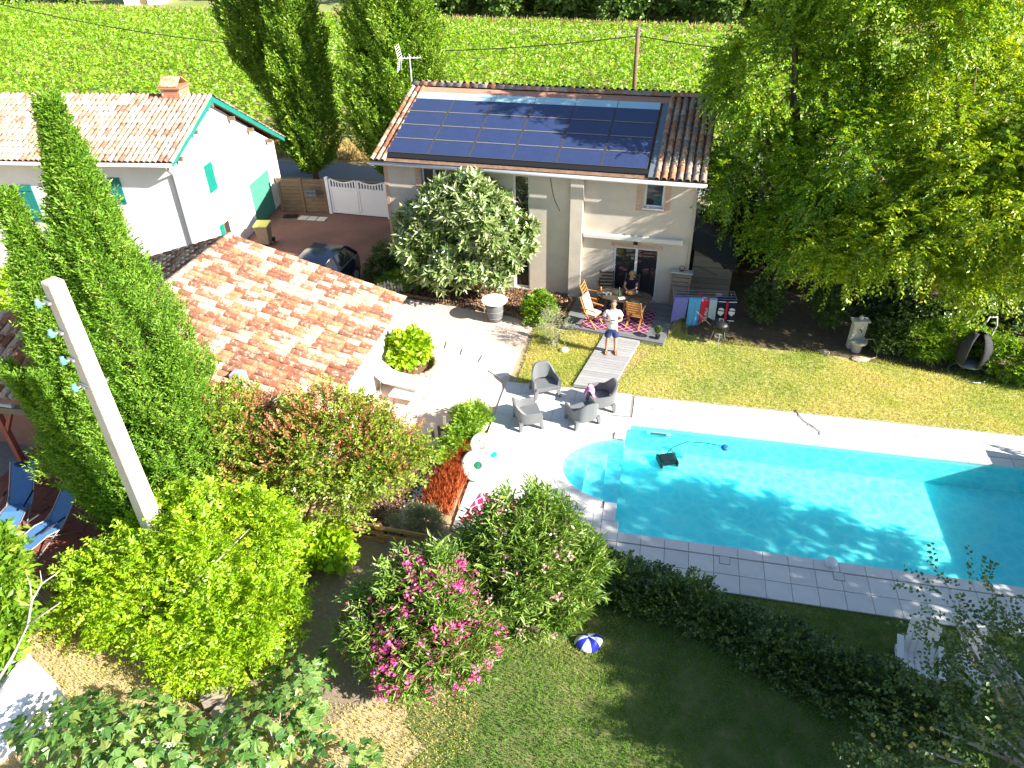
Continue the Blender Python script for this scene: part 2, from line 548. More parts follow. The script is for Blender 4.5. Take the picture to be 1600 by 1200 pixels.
# ------------------------------------------------------------------ grass
LM_grass = leafmat('grass_blades', [(0.68, 0.56, 0.25), (0.62, 0.57, 0.18), (0.44, 0.50, 0.09), (0.22, 0.36, 0.04)], trans=.4, gloss=.01)
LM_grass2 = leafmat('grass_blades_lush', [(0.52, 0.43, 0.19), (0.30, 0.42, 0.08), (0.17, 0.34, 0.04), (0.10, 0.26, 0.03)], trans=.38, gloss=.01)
def in_lawn(x, y):
    a = (y > 16.76) & (y < np.where(x < 1.1, 21.3, np.minimum(20.2, 20.0 - (x - 2) * .08 + .15 * np.sin(x * 3)) + .12 * np.random.default_rng(8).normal(0, 1, len(x)))) & (x > np.where(y < 19.6, -0.85 + (y - 16.8) * .2, 0.4))
    return a
grass('lawn_grass', 'sunlit half dry yellow-green lawn grass beyond the pool', in_lawn, -1, 13, 16.7, 21.3, 112000, .05, .016, LM_grass, 21,
      lambda x, y, r: wob(x, y, .8) * .45 + wob(x, y, 2.6, 2) * .4 - .08)
grass('lawn_grass', 'small sunlit patch of lawn grass between gravel court and boardwalk',
      lambda x, y: (x > -3.6) & (x < -1.98 + (y - 16.8) * .2) & (y < 19.9), -3.6, -1.3, 16.8, 19.95, 16000, .055, .016, LM_grass, 22,
      lambda x, y, r: wob(x, y, 1.8, 1) * .5)
def in_low(x, y):
    return (y < 10.27) & (x + (y - 7) * .35 + .5 * np.random.default_rng(3).normal(0, 1, len(x)) > -3.0 + .4 * np.sin(y * 2)) & ~((x < -1.3) & (y > 9)) & (x < 8.5)
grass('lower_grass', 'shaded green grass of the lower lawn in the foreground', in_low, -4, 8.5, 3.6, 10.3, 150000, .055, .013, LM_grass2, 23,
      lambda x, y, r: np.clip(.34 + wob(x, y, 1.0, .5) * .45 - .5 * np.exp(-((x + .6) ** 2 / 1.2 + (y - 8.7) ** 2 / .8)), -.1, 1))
grass('straw_grass', 'dry straw and weeds on the bare ground between foreground shrubs', lambda x, y: (x < -2.2 - .1 * (y - 5) + .5 * np.sin(y * 3.1)) & ~((x > -7.2) & (x < -4) & (y > 6.6)), -12.5, -2.2, 3.6, 8.4, 52000, .05, .014, LM_grass, 24,
      lambda x, y, r: wob(x, y, 1.4, 1.5) * .4 - .25)
grass('verge_grass', 'tall dry straw-yellow grass on the verge beyond the road', lambda x, y: x > -200, -45, 12, 34.7, 37.3, 26000, .38, .05,
      leafmat('verge_straw', [(0.40, 0.29, 0.11), (0.52, 0.41, 0.18), (0.40, 0.36, 0.12)], trans=.3, gloss=.01), 25, lambda x, y, r: .1 + .3 * r.random(len(x)))
grass('track_grass', 'brown dry grass strip along the far track', lambda x, y: (y > 75.6 - (x + 19) * .104) & (y < 78.2 - (x + 19) * .104), -80, 20, 69, 86, 60000, .55, .09,
      leafmat('track_straw', [(0.34, 0.24, 0.12), (0.46, 0.36, 0.18), (0.24, 0.26, 0.08)], trans=.3, gloss=.01), 26, lambda x, y, r: .1 + .3 * r.random(len(x)))

# ------------------------------------------------------------------ vineyard
rng = np.random.default_rng(31)
ang = R(62)
dv, nv = np.array([math.cos(ang), math.sin(ang)]), np.array([-math.sin(ang), math.cos(ang)])
Ps = []
NV = 85000
s_ = rng.uniform(-20, 110, NV * 3)
row = np.round(rng.uniform(-45, 110, NV * 3) / 1.25) * 1.25
xy = np.array([-5., 30.]) + s_[:, None] * dv + (row + rng.normal(0, .2, NV * 3))[:, None] * nv
yb = 71.6 - (xy[:, 0] + 19) * .104
kp = (xy[:, 1] > 37.8) & (xy[:, 1] < yb) & (xy[:, 0] > -75 + 0) & (xy[:, 0] < 42) & (xy[:, 0] + xy[:, 1] * .26 > -12 - xy[:, 1] * .72)
xy = xy[kp]
k = len(xy)
P = np.c_[xy, .35 + rng.random(k) ** .7 * (.85 + .25 * wob(xy[:, 0], xy[:, 1], .8))]
D = rng.normal(0, .8, (k, 3)); D[:, 2] += .9
o = leaf_obj('vineyard', *sprays(P, D, 5, rng.uniform(.25, .5, k), .18, .14, rng, droop=.1, flat=.6),
             leafmat('vine_leaf', [(0.09, 0.23, 0.02), (0.20, 0.40, 0.02), (0.31, 0.50, 0.03), (0.42, 0.53, 0.05)], trans=.42), kind='stuff')
tag(o, 'sunlit lime green vineyard rows filling the field behind the houses', 'vineyard')
# ================================================================== POOL AND TERRACE
M_stone = mat('pale_paving', (0.58, 0.575, 0.56), (0.68, 0.67, 0.65), (0.73, 0.72, 0.70), scale=3.0, bump=.15, bscale=60, rough=.75, objvar=.05, big=(1.3, (0.60, 0.60, 0.59), .5))
M_coping = mat('pale_coping', (0.66, 0.64, 0.62), (0.74, 0.72, 0.70), scale=4, bump=.08, bscale=60, rough=.65, objvar=.04)
M_joint = mat('paving_joint', (0.20, 0.19, 0.18), (0.30, 0.29, 0.27), scale=10, rough=.9)
M_liner = mat('pool_liner', (0.22, 0.93, 0.98), (0.26, 0.94, 0.98), scale=2, rough=.6)
def outline(off=0.0, n=26):
    """pool outline, counter-clockwise, grown by off"""
    x1, y0, y1 = PX1 + off, PY0 - off, PY1 + off
    x0 = PX0 - off
    pts = [(x0, y0), (x1, y0), (x1, y1), (x0, y1)]
    a0 = math.asin(min(1, 1.0))
    arc = []
    for i in range(n + 1):
        a = math.pi / 2 + math.pi * i / n
        x = EC[0] + (ERX + off) * math.cos(a)
        y = EC[1] + (ERY + off) * math.sin(a)
        if x < x0 - 1e-3:
            arc.append((x, y))
        elif i in (0, n):
            arc.append((x0, y))
    return pts + arc
def wall_strip(mb, pts, z0, z1):
    n = len(pts)
    vs = [(x, y, z0) for x, y in pts] + [(x, y, z1) for x, y in pts]
    return mb.add(vs, [(i, n + i, n + (i + 1) % n, (i + 1) % n) for i in range(n)])
ol = outline()
DEPTH = -0.78
pool = thing('swimming_pool', 'large turquoise swimming pool with rounded step end and pale stone coping', 'pool', (0, 0, 0))
b = MB()
wall_strip(b, ol, DEPTH, 0.0)
b.add([(x, y, DEPTH) for x, y in ol], [tuple(range(len(ol)))])
olb = outline(.3)
nb_, no_ = len(ol), len(olb)
b.add([(x, y, DEPTH - 1.2) for x, y in olb] + [(x, y, -.001) for x, y in olb], [tuple(range(no_ - 1, -1, -1))] + [(i, (i + 1) % no_, no_ + (i + 1) % no_, no_ + i) for i in range(no_)])
if nb_ == no_:
    b.add([(x, y, 0.0) for x, y in ol] + [(x, y, -.001) for x, y in olb], [(i, nb_ + i, nb_ + (i + 1) % nb_, (i + 1) % nb_) for i in range(nb_)])
pb = M_liner.node_tree.nodes['Principled BSDF']          # subsurface added to the liner stands in for light scattered in the water
pb.inputs['Subsurface Weight'].default_value = .55
pb.inputs['Subsurface Radius'].default_value = (.04, .7, .9)
pb.inputs['Subsurface Scale'].default_value = 1.0
b.build('basin', M_liner, pool)
# steps in the round end
st = MB()
for k, (z, x1, ry) in enumerate(((-.62, .0, .0), (-.46, -.38, 0), (-.32, -.85, 0))):
    arc = [p for p in ol if p[0] <= PX0 + x1 + 1e-3 and p not in ol[:4]]
    if len(arc) > 2:
        st.prism([(PX0 + x1, arc[0][1])] + [(x * .999 + .0, y) for x, y in arc] + [(PX0 + x1, arc[-1][1])], DEPTH, z)
st.build('step', mat('step_liner', (0.24, 0.90, 0.97), (0.28, 0.91, 0.97), scale=2, rough=.6), pool)
# water: clear tinted sheet with ripples; a caustic light net is painted into its tint
wm = bpy.data.materials.new('pool_water')
wm.use_nodes = True
N, Lk = wm.node_tree.nodes, wm.node_tree.links
N.remove(N['Principled BSDF'])
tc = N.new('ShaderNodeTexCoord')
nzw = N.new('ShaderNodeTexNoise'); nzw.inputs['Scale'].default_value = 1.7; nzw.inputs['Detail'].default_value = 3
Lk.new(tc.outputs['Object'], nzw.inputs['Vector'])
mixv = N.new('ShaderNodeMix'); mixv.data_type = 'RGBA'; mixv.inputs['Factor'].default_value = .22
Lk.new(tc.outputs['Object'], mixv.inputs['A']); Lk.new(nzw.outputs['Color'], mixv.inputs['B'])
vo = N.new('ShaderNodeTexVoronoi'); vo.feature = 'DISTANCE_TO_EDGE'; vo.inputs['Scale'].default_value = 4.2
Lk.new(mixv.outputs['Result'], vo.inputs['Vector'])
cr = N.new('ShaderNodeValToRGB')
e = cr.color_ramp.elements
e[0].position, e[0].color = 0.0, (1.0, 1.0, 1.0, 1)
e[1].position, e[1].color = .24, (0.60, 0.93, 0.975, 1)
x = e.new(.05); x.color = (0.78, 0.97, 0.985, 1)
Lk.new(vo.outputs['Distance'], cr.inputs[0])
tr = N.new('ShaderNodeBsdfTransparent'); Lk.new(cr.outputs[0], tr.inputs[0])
gl = N.new('ShaderNodeBsdfGlossy'); gl.inputs['Roughness'].default_value = .04
bp = N.new('ShaderNodeBump'); bp.inputs['Strength'].default_value = .12; bp.inputs['Distance'].default_value = .05
Lk.new(nzw.outputs['Fac'], bp.inputs['Height']); Lk.new(bp.outputs[0], gl.inputs['Normal'])
fr = N.new('ShaderNodeFresnel'); Lk.new(bp.outputs[0], fr.inputs['Normal'])
geo = N.new('ShaderNodeNewGeometry'); mrg = N.new('ShaderNodeMapRange'); mrg.inputs['To Min'].default_value = 1.33; mrg.inputs['To Max'].default_value = 1 / 1.33
Lk.new(geo.outputs['Backfacing'], mrg.inputs[0]); Lk.new(mrg.outputs[0], fr.inputs['IOR'])   # same reflectance from above and below
ms = N.new('ShaderNodeMixShader'); Lk.new(fr.outputs[0], ms.inputs[0]); Lk.new(tr.outputs[0], ms.inputs[1]); Lk.new(gl.outputs[0], ms.inputs[2])
Lk.new(ms.outputs[0], N['Material Output'].inputs[0])
w = MB()
olw = outline(-.004)
nw = len(olw)
w.add([(x, y, -.11) for x, y in olw], [tuple(range(nw))])
w.build('water', wm, pool)
# coping stones
CW, CT = .28, .035
cp = thing('pool_coping', 'pale stone coping laid round the pool edge', 'coping')
def stone(mb, name, m, par, bev=.006):
    return mb.build(name, m, par, bevel=bev, seg=1)
GAP = .004
me_c = MB().bb(GAP, .5 - GAP, 0, CW - .008, -.02, CT).mesh('coping_stone', M_coping)
x = PX0 + .05
nxc = 19
for i in range(nxc):
    inst('coping_stone', me_c, cp, loc=(PX0 + .12 + i * .503, PY0 - CW + .02, 0))
    inst('coping_stone', me_c, cp, loc=(PX0 + .12 + i * .503, PY1 - .012, 0))
for (a, b_) in ((PY0 - CW + .02, EC[1] - ERY - .006), (EC[1] + ERY + .006, PY1 + CW - .02)):
    yy = np.linspace(a, b_, 3)
    for j in range(2):
        stone(MB().bb(PX0 - CW + .02, PX0 + .02 + (.095 if (j == 0 and a < 12) or (j == 1 and a > 12) else 0), yy[j] + GAP, yy[j + 1] - GAP, -.02, CT), 'coping_stone', M_coping, cp)
NA = 11
for i in range(NA):
    vs = []
    a0, a1 = math.pi / 2 + math.pi * (i + .012) / NA, math.pi / 2 + math.pi * (i + .988) / NA
    if i == 0: a0 = math.pi / 2 + .22
    if i == NA - 1: a1 = 1.5 * math.pi - .22
    inn, out = [], []
    for k in range(5):
        a = a0 + (a1 - a0) * k / 4
        inn.append((EC[0] + (ERX - .02) * math.cos(a), EC[1] + (ERY - .02) * math.sin(a)))
        out.append((EC[0] + (ERX + CW) * math.cos(a), EC[1] + (ERY + CW) * math.sin(a)))
    stone(MB().prism(inn[::-1] + out, -.02, CT - .003) if False else MB().prism(out + inn[::-1], -.02, CT - .003), 'coping_stone', M_coping, cp)
# paving slabs with open joints over a dark bed
base = MB()
base.bb(-3.86, -1.97, 10.9, 16.72, -.03, 0.012)
base.bb(-1.968, PX0 - .02, 10.35, 12.42, -.03, 0.012)
base.bb(-1.968, PX0 - .02, 14.74, 16.72, -.03, 0.012)
base.bb(PX0 - .018, 10.6, 10.28, PY0 - .02, -.03, 0.012)
base.bb(PX0 - .018, 10.6, PY1 + .02, 16.72, -.03, 0.012)
base.bb(PX1 + .02, 10.6, PY0 - .018, PY1 + .018, -.03, 0.012)
terr = struct(base, 'pool_terrace', M_joint)
TP, TG = .502, .005
me_t = MB().bb(TG, TP - TG, TG, TP - TG, 0, .03).mesh('paving_slab', M_stone)
def in_ring(x, y, off):
    return ((x - EC[0]) / (ERX + off)) ** 2 + ((y - EC[1]) / (ERY + off)) ** 2 < 1
for j in range(12):
    for i in range(7):
        x0, y0 = -3.86 + i * TP, 10.72 + j * TP
        if y0 < 10.9 and i < 4: continue
        if x0 + TP > PX0 - .25 and 10.9 < y0 + TP / 2 < 15.9: continue
        cs = [(x0, y0), (x0 + TP, y0), (x0, y0 + TP), (x0 + TP, y0 + TP)]
        ins = [in_ring(a, b_, CW) or a > PX0 - CW + .02 and PY0 - CW < b_ < PY1 + CW for a, b_ in cs]
        if all(ins): continue
        if any(ins):
            # cut slab: clip against the ring
            poly = [(x0 + TG, y0 + TG), (x0 + TP - TG, y0 + TG), (x0 + TP - TG, y0 + TP - TG), (x0 + TG, y0 + TP - TG)]
            dens = []
            for q in range(4):
                a, b_ = poly[q], poly[(q + 1) % 4]
                for s in range(8):
                    dens.append((a[0] + (b_[0] - a[0]) * s / 8, a[1] + (b_[1] - a[1]) * s / 8))
            res = []
            for (a, b_) in dens:
                dx, dy = (a - EC[0]) / (ERX + CW + .01), (b_ - EC[1]) / (ERY + CW + .01)
                r_ = math.hypot(dx, dy)
                if r_ < 1:
                    a, b_ = EC[0] + dx / r_ * (ERX + CW + .01), EC[1] + dy / r_ * (ERY + CW + .01)
                a = min(max(a, x0 + TG), x0 + TP - TG); b_ = min(max(b_, y0 + TG), y0 + TP - TG)
                if not res or math.hypot(res[-1][0] - a, res[-1][1] - b_) > .004:
                    res.append((a, b_))
            if len(res) > 3:
                MB().prism(res, .0, .03).build('paving_slab', M_stone, terr)
        else:
            inst('paving_slab', me_t, terr, loc=(x0, y0, 0))
me_t2 = MB().bb(TG, TP - TG, TG, .455, 0, .03).mesh('paving_slab', M_stone)
for i in range(22):
    for j in range(2):
        inst('paving_slab', me_t2, terr, loc=(PX0 + .12 - .5 + i * .503, 10.285 + j * .468, 0.0 + random.uniform(-.002, .002)))
        if i > 0:
            inst('paving_slab', me_t2, terr, loc=(PX0 + .12 - .5 + i * .503, 15.70 + j * .50, 0.0 + random.uniform(-.002, .002)))
for j in range(12):
    y0 = 10.72 + j * TP
    xs, xe = -3.86 + 6 * TP + TG, PX0 - CW + .012
    rb = (ERY + CW + .008) * math.sqrt(1 - ((xs - EC[0]) / (ERX + CW)) ** 2)
    ya, yb_ = max(y0 + TG, 11.23), min(y0 + TP - TG, 15.66)
    if y0 + TP / 2 > EC[1]: ya = max(ya, EC[1] + rb)
    else: yb_ = min(yb_, EC[1] - rb)
    if yb_ - ya > .04:
        MB().bb(xs, xe, ya, yb_, 0, .03).build('paving_slab', M_stone, terr)
for j in range(8):
    for i in range(2):
        inst('paving_slab', me_t, terr, loc=(PX1 + .3 + i * .503, 11.5 + j * .5, 0))
# skimmer lids, alarm, robot, float, roller, hose
M_wplast = mat('white_plastic', (0.75, 0.76, 0.77), rough=.45)
M_black = mat('black_plastic', (0.015, 0.016, 0.018), rough=.45, spec=.4)
M_bluep = mat('blue_plastic', (0.02, 0.12, 0.42), rough=.4)
M_lid = mat('skimmer_lid', (0.55, 0.57, 0.57), (0.62, 0.63, 0.62), scale=8, rough=.6)
for x, lab in ((1.97, 'square skimmer lid in the paving, nearer the hedge'), (4.21, 'square skimmer lid in the paving beside the white pool alarm')):
    t = thing('skimmer_lid', lab, 'skimmer lid', (x, 11.12, .03), 0, 'skimmer lids in the near paving')
    MB().bb(-.11, .11, -.11, .11, 0.001, .006).build('rim', M_joint, t)
    MB().bb(-.098, .098, -.098, .098, .0065, .011).build('lid', M_lid, t)
t = thing('pool_alarm', 'small white pool alarm unit sitting on the near coping', 'pool alarm', (4.1, 11.42, .036))
MB().lathe([(.11, 0), (.12, .03), (.115, .09), (.08, .115), (.02, .12)], 20, sy=1.2).build('housing', M_wplast, t, smooth=True)
MB().bb(-.04, .04, -.135, -.10, .03, .07).build('sensor_window', M_black, t)
t = thing('pool_robot', 'black pool cleaning robot on the pool floor', 'pool robot', (0.62, 14.05, -.72), R(20))
t.location = (0.74, 14.98, DEPTH + .008)
MB().bb(-.2, .2, -.17, .17, .04, .2).build('body', M_black, t, bevel=.04)
for sx in (-1, 1):
    MB().bb(sx * .21 - .035, sx * .21 + .035, -.22, .22, 0, .17).build('track', M_black, t, bevel=.05, seg=3)
MB().tube([(-.17, .12, .2), (-.17, .14, .28), (.17, .14, .28), (.17, .12, .2)], .015).build('handle', mat('grey_plastic', (0.25, 0.26, 0.28), rough=.5), t)
MB().tube([(0, .1, .22), (.15, .12, .4), (.5, .1, .55), (.9, -.1, .62), (1.25, -.3, .64)], .009, 6).build('cable', M_black, t)
f = thing('pool_float', 'small blue float bobbing by the far pool edge', 'pool float', (2.1, 15.02, -.112), 0)
MB().lathe([(.02, -.03), (.085, -.02), (.1, .02), (.085, .06), (.03, .075)], 18).build('float_body', M_bluep, f, smooth=True)
MB().tube([(-.1, 0, .02), (-.3, -.08, .005), (-.45, -.02, .004), (-.62, -.1, .004)], .008, 5).build('cord', M_bluep, f)
hz = MB().tube([(3.95, 16.85, .0), (4.0, 16.55, .05), (4.12, 16.3, .05), (4.33, 16.08, .05), (4.45, 15.92, .05), (4.44, 15.8, .05)], .011, 6)
tag(hz.build('garden_hose', mat('hose_grey', (0.12, 0.11, 0.10), rough=.6), smooth=True), 'thin dark hose lying across the far pool terrace', 'hose')
lad = thing('pool_fitting', 'white skimmer mouth plate on the far pool wall near the corner', 'pool fitting', (0.45, PY1 - .012, -.17))
MB().bb(-.3, .3, -.03, 0, -.05, .05).build('plate', M_wplast, lad, bevel=.01)
MB().bb(-.2, .2, -.036, -.031, -.03, .03).build('mouth', mat('fitting_grey', (0.12, 0.2, 0.24), rough=.6), lad)
ro = thing('cover_roller', 'rolled blue pool cover on a reel at the right end of the pool', 'cover roller', (9.42, 13.4, 0))
MB().tube([(0, -2.2, .42), (0, 2.25, .42)], .27, 20).build('rolled_cover', mat('cover_blue', (0.03, 0.16, 0.42), (0.05, 0.22, 0.5), scale=3, rough=.5), ro, smooth=True)
for y in (-2.35, 2.4):
    MB().beam((-.3, y, .04), (0, y, .5), .05, .05).beam((.3, y, .04), (0, y, .5), .05, .05).build('stand', M_wplast, ro)
wh = MB()
wh.tube([(.0 + .17 * math.cos(a), 2.5, .42 + .17 * math.sin(a)) for a in np.linspace(0, 2 * math.pi, 17)], .018, 6, caps=False).beam((0, 2.42, .42), (0, 2.5, .42), .03, .03)
for a in (0, 2.1, 4.2): wh.beam((0, 2.5, .42), (.17 * math.cos(a), 2.5, .42 + .17 * math.sin(a)), .02, .02)
wh.build('hand_wheel', mat('brown_plastic', (0.10, 0.06, 0.04), rough=.5), ro)
# ================================================================== BUILDINGS
M_render = mat('beige_render', (0.52, 0.46, 0.38), (0.60, 0.53, 0.44), (0.64, 0.58, 0.49), scale=2.4, bump=.2, bscale=50, rough=.9, big=(.9, (0.50, 0.47, 0.43), .6))
M_white = mat('white_render', (0.80, 0.78, 0.75), (0.86, 0.84, 0.81), scale=2.5, bump=.15, bscale=40, rough=.9, big=(.8, (0.70, 0.67, 0.61), .5))
M_brick = mat('pink_brick', (0.52, 0.30, 0.22), (0.62, 0.40, 0.30), scale=20, rough=.9, objvar=.12)
M_brick2 = mat('red_brick', (0.40, 0.17, 0.10), (0.50, 0.25, 0.16), scale=20, rough=.9, objvar=.15)
M_mortar = mat('mortar', (0.50, 0.44, 0.36), (0.58, 0.52, 0.43), scale=20, rough=.95)
M_pvc = mat('white_window_frame', (0.76, 0.78, 0.80), rough=.4, spec=.4)
M_zinc = mat('zinc', (0.42, 0.44, 0.46), (0.50, 0.52, 0.54), scale=5, rough=.45, metal=.3)
M_teal = mat('turquoise_paint', (0.008, 0.20, 0.155), (0.012, 0.24, 0.19), scale=4, rough=.55)
M_teald = mat('dark_teal_paint', (0.01, 0.17, 0.16), (0.015, 0.20, 0.19), scale=4, rough=.55)
M_greend = mat('green_door_paint', (0.05, 0.26, 0.18), (0.10, 0.33, 0.24), scale=7, stretch=(1, 6, .6), rough=.7)
M_glass = glassmat('window_glass')
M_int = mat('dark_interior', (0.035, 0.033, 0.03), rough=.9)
M_gatew = mat('white_gate_paint', (0.76, 0.75, 0.76), (0.80, 0.79, 0.80), scale=3, rough=.5)
M_oldwood = mat('weathered_wood', (0.12, 0.075, 0.045), (0.20, 0.135, 0.085), (0.27, 0.20, 0.14), scale=3, stretch=(1, 1, 10), bump=.4, rough=.85, objvar=.15)
M_greywood = mat('grey_planks', (0.20, 0.17, 0.13), (0.30, 0.26, 0.20), scale=4, stretch=(.6, 1, 9), bump=.4, rough=.85, objvar=.15)

def tilemat(name, cols):
    """tile colour: one pick per tile (object random or per-tile value) with lichen and weathering over it"""
    m = bpy.data.materials.new(name)
    m.use_nodes = True
    N, Lk = m.node_tree.nodes, m.node_tree.links
    b = N['Principled BSDF']
    b.inputs['Roughness'].default_value = .9
    b.inputs['Specular IOR Level'].default_value = .15
    oi = N.new('ShaderNodeObjectInfo')
    at = N.new('ShaderNodeAttribute'); at.attribute_name = 'v'
    ad = N.new('ShaderNodeMath'); ad.operation = 'ADD'
    Lk.new(oi.outputs['Random'], ad.inputs[0]); Lk.new(at.outputs['Fac'], ad.inputs[1])
    frc = N.new('ShaderNodeMath'); frc.operation = 'FRACT'
    Lk.new(ad.outputs[0], frc.inputs[0])
    cr = N.new('ShaderNodeValToRGB')
    cr.color_ramp.interpolation = 'CONSTANT'
    e = cr.color_ramp.elements
    e[0].color = (*cols[0][1], 1); e[0].position = 0
    e[1].color = (*cols[1][1], 1); e[1].position = cols[1][0]
    for p, c in cols[2:]:
        x = e.new(p); x.color = (*c, 1)
    Lk.new(frc.outputs[0], cr.inputs[0])
    ge = N.new('ShaderNodeNewGeometry')
    nz = N.new('ShaderNodeTexNoise'); nz.inputs['Scale'].default_value = 9; nz.inputs['Detail'].default_value = 7; nz.inputs['Roughness'].default_value = .75
    Lk.new(ge.outputs['Position'], nz.inputs['Vector'])
    r2 = N.new('ShaderNodeValToRGB')
    r2.color_ramp.elements[0].position, r2.color_ramp.elements[1].position = .52, .60
    r2.color_ramp.elements[1].color = (.7, .7, .7, 1)
    Lk.new(nz.outputs['Fac'], r2.inputs[0])
    mx = N.new('ShaderNodeMix'); mx.data_type = 'RGBA'
    Lk.new(r2.outputs[0], mx.inputs['Factor']); Lk.new(cr.outputs[0], mx.inputs['A']); mx.inputs['B'].default_value = (0.46, 0.39, 0.31, 1)
    n3 = N.new('ShaderNodeTexNoise'); n3.inputs['Scale'].default_value = 16; n3.inputs['Detail'].default_value = 6
    Lk.new(ge.outputs['Position'], n3.inputs['Vector'])
    r3 = N.new('ShaderNodeValToRGB')
    r3.color_ramp.elements[0].position, r3.color_ramp.elements[1].position = .34, .47
    r3.color_ramp.elements[0].color = (.8, .8, .8, 1); r3.color_ramp.elements[1].color = (0, 0, 0, 1)
    Lk.new(n3.outputs['Fac'], r3.inputs[0])
    m2 = N.new('ShaderNodeMix'); m2.data_type = 'RGBA'
    Lk.new(r3.outputs[0], m2.inputs['Factor']); Lk.new(mx.outputs['Result'], m2.inputs['A']); m2.inputs['B'].default_value = (0.15, 0.08, 0.055, 1)
    Lk.new(m2.outputs['Result'], b.inputs['Base Color'])
    bp = N.new('ShaderNodeBump'); bp.inputs['Strength'].default_value = .5; bp.inputs['Distance'].default_value = .01
    Lk.new(nz.outputs['Fac'], bp.inputs['Height']); Lk.new(bp.outputs[0], b.inputs['Normal'])
    MATS[name] = m
    return m
M_tile = tilemat('canal_tile', [(0, (0.23, 0.085, 0.05)), (.18, (0.36, 0.18, 0.095)), (.30, (0.42, 0.32, 0.23)), (.50, (0.19, 0.085, 0.055)), (.70, (0.30, 0.135, 0.075)), (.84, (0.46, 0.38, 0.29))])
M_tilep = tilemat('pale_canal_tile', [(0, (0.32, 0.20, 0.14)), (.14, (0.42, 0.33, 0.25)), (.34, (0.50, 0.43, 0.36)), (.58, (0.34, 0.25, 0.19)), (.76, (0.46, 0.40, 0.33)), (.90, (0.27, 0.14, 0.10))])
M_tiled = tilemat('aged_canal_tile', [(0, (0.36, 0.18, 0.11)), (.2, (0.30, 0.26, 0.22)), (.4, (0.46, 0.28, 0.18)), (.6, (0.22, 0.20, 0.18)), (.8, (0.42, 0.36, 0.30)), (.9, (0.44, 0.22, 0.13))])
M_under = mat('tile_channel', (0.13, 0.07, 0.05), (0.20, 0.12, 0.08), (0.27, 0.20, 0.15), scale=7, rough=.95, bump=.4)  # darkened so the shade of the tile grooves sits in the colour
def tile_geo(w0, w1, h, L, n=6):
    """half-barrel tile, lower end at y=0, along +y up the slope"""
    vs, fs = [], []
    for y, w in ((0, w0), (L, w1)):
        for th in (0, .014):
            for i in range(n + 1):
                a = math.pi * i / n
                vs.append(((w / 2 - th) * math.cos(a), y, (h - th) * math.sin(a) + (0.018 if y == 0 else 0)))
    q = n + 1
    for i in range(n):
        fs.append((i, i + 1, 2 * q + i + 1, 2 * q + i))           # outside
        fs.append((i, q + i, q + i + 1, i + 1))                   # lower rim
    return vs, fs
def tile_roof(root, eave0, ex, up, ncol, nrow, sp, ex_len, m, vis, nsingle=300, part='roof', width=None, jit=.012, under=True):
    """rows of barrel tiles as parts of the roof; columns run up the slope. vis(c,r)->ranking distance"""
    ex, up = Vector(ex).normalized(), Vector(up).normalized()
    nn = ex.cross(up).normalized()
    eave0 = Vector(eave0)
    L = nrow * ex_len
    roof = MB()
    W = ncol * sp
    for c in range(ncol):              # concave channels under the tiles
        a = eave0 + ex * (c * sp)
        for (s0, z0), (s1, z1) in (((0, .012), (.22, -.012)), ((.22, -.012), (.78, -.012)), ((.78, -.012), (1, .012))):
            p0, p1 = a + ex * (s0 * sp) + nn * z0, a + ex * (s1 * sp) + nn * z1
            roof.add([p0, p1, p1 + up * L, p0 + up * L], [(0, 1, 2, 3)])
    ro = roof.build(part, M_under, root)
    vs, fs = tile_geo(width or sp * .84, (width or sp * .84) * .8, sp * .42, ex_len * 1.16)
    me = MB().add(vs, fs).mesh('roof_tile', m, smooth=True)
    rot = Matrix((ex, up, nn)).transposed().to_4x4()
    cells = [(c, r) for c in range(ncol + 1) for r in range(nrow)]
    cells.sort(key=lambda q: vis(*q))
    rest = MB()
    rr = random.Random(ncol * 31 + nrow)
    for k, (c, r) in enumerate(cells):
        p = eave0 + ex * (c * sp + rr.uniform(-jit, jit)) + up * (r * ex_len - .05 + rr.uniform(-jit, jit)) + nn * (.004 + rr.uniform(0, .006))
        M = Matrix.Translation(p) @ rot @ Matrix.Rotation(rr.uniform(-.03, .03), 4, 'Z')
        if k < nsingle:
            inst('roof_tile', me, ro, M=M)
        else:
            rest.add([M @ Vector(v) for v in vs], fs, rr.random())
    if rest.v:
        rest.build('roof_tiles', m, ro, smooth=True, kind='stuff')
    return ro
def ridge_row(root, a, b, n, m, w=.24, h=.1, name='ridge_tile'):
    a, b = Vector(a), Vector(b)
    d = (b - a)
    L = d.length / n
    d.normalize()
    x = d.cross(Vector((0, 0, 1))).normalized()
    z = x.cross(d)
    vs, fs = tile_geo(w, w * .86, h, L * 1.12)
    me = MB().add(vs, fs).mesh('ridge_tile', m, smooth=True)
    rot = Matrix((x, d, z)).transposed().to_4x4()
    for i in range(n):
        inst(name, me, root, M=Matrix.Translation(a + d * (i * L) + Vector((0, 0, random.uniform(-.006, .006)))) @ rot)
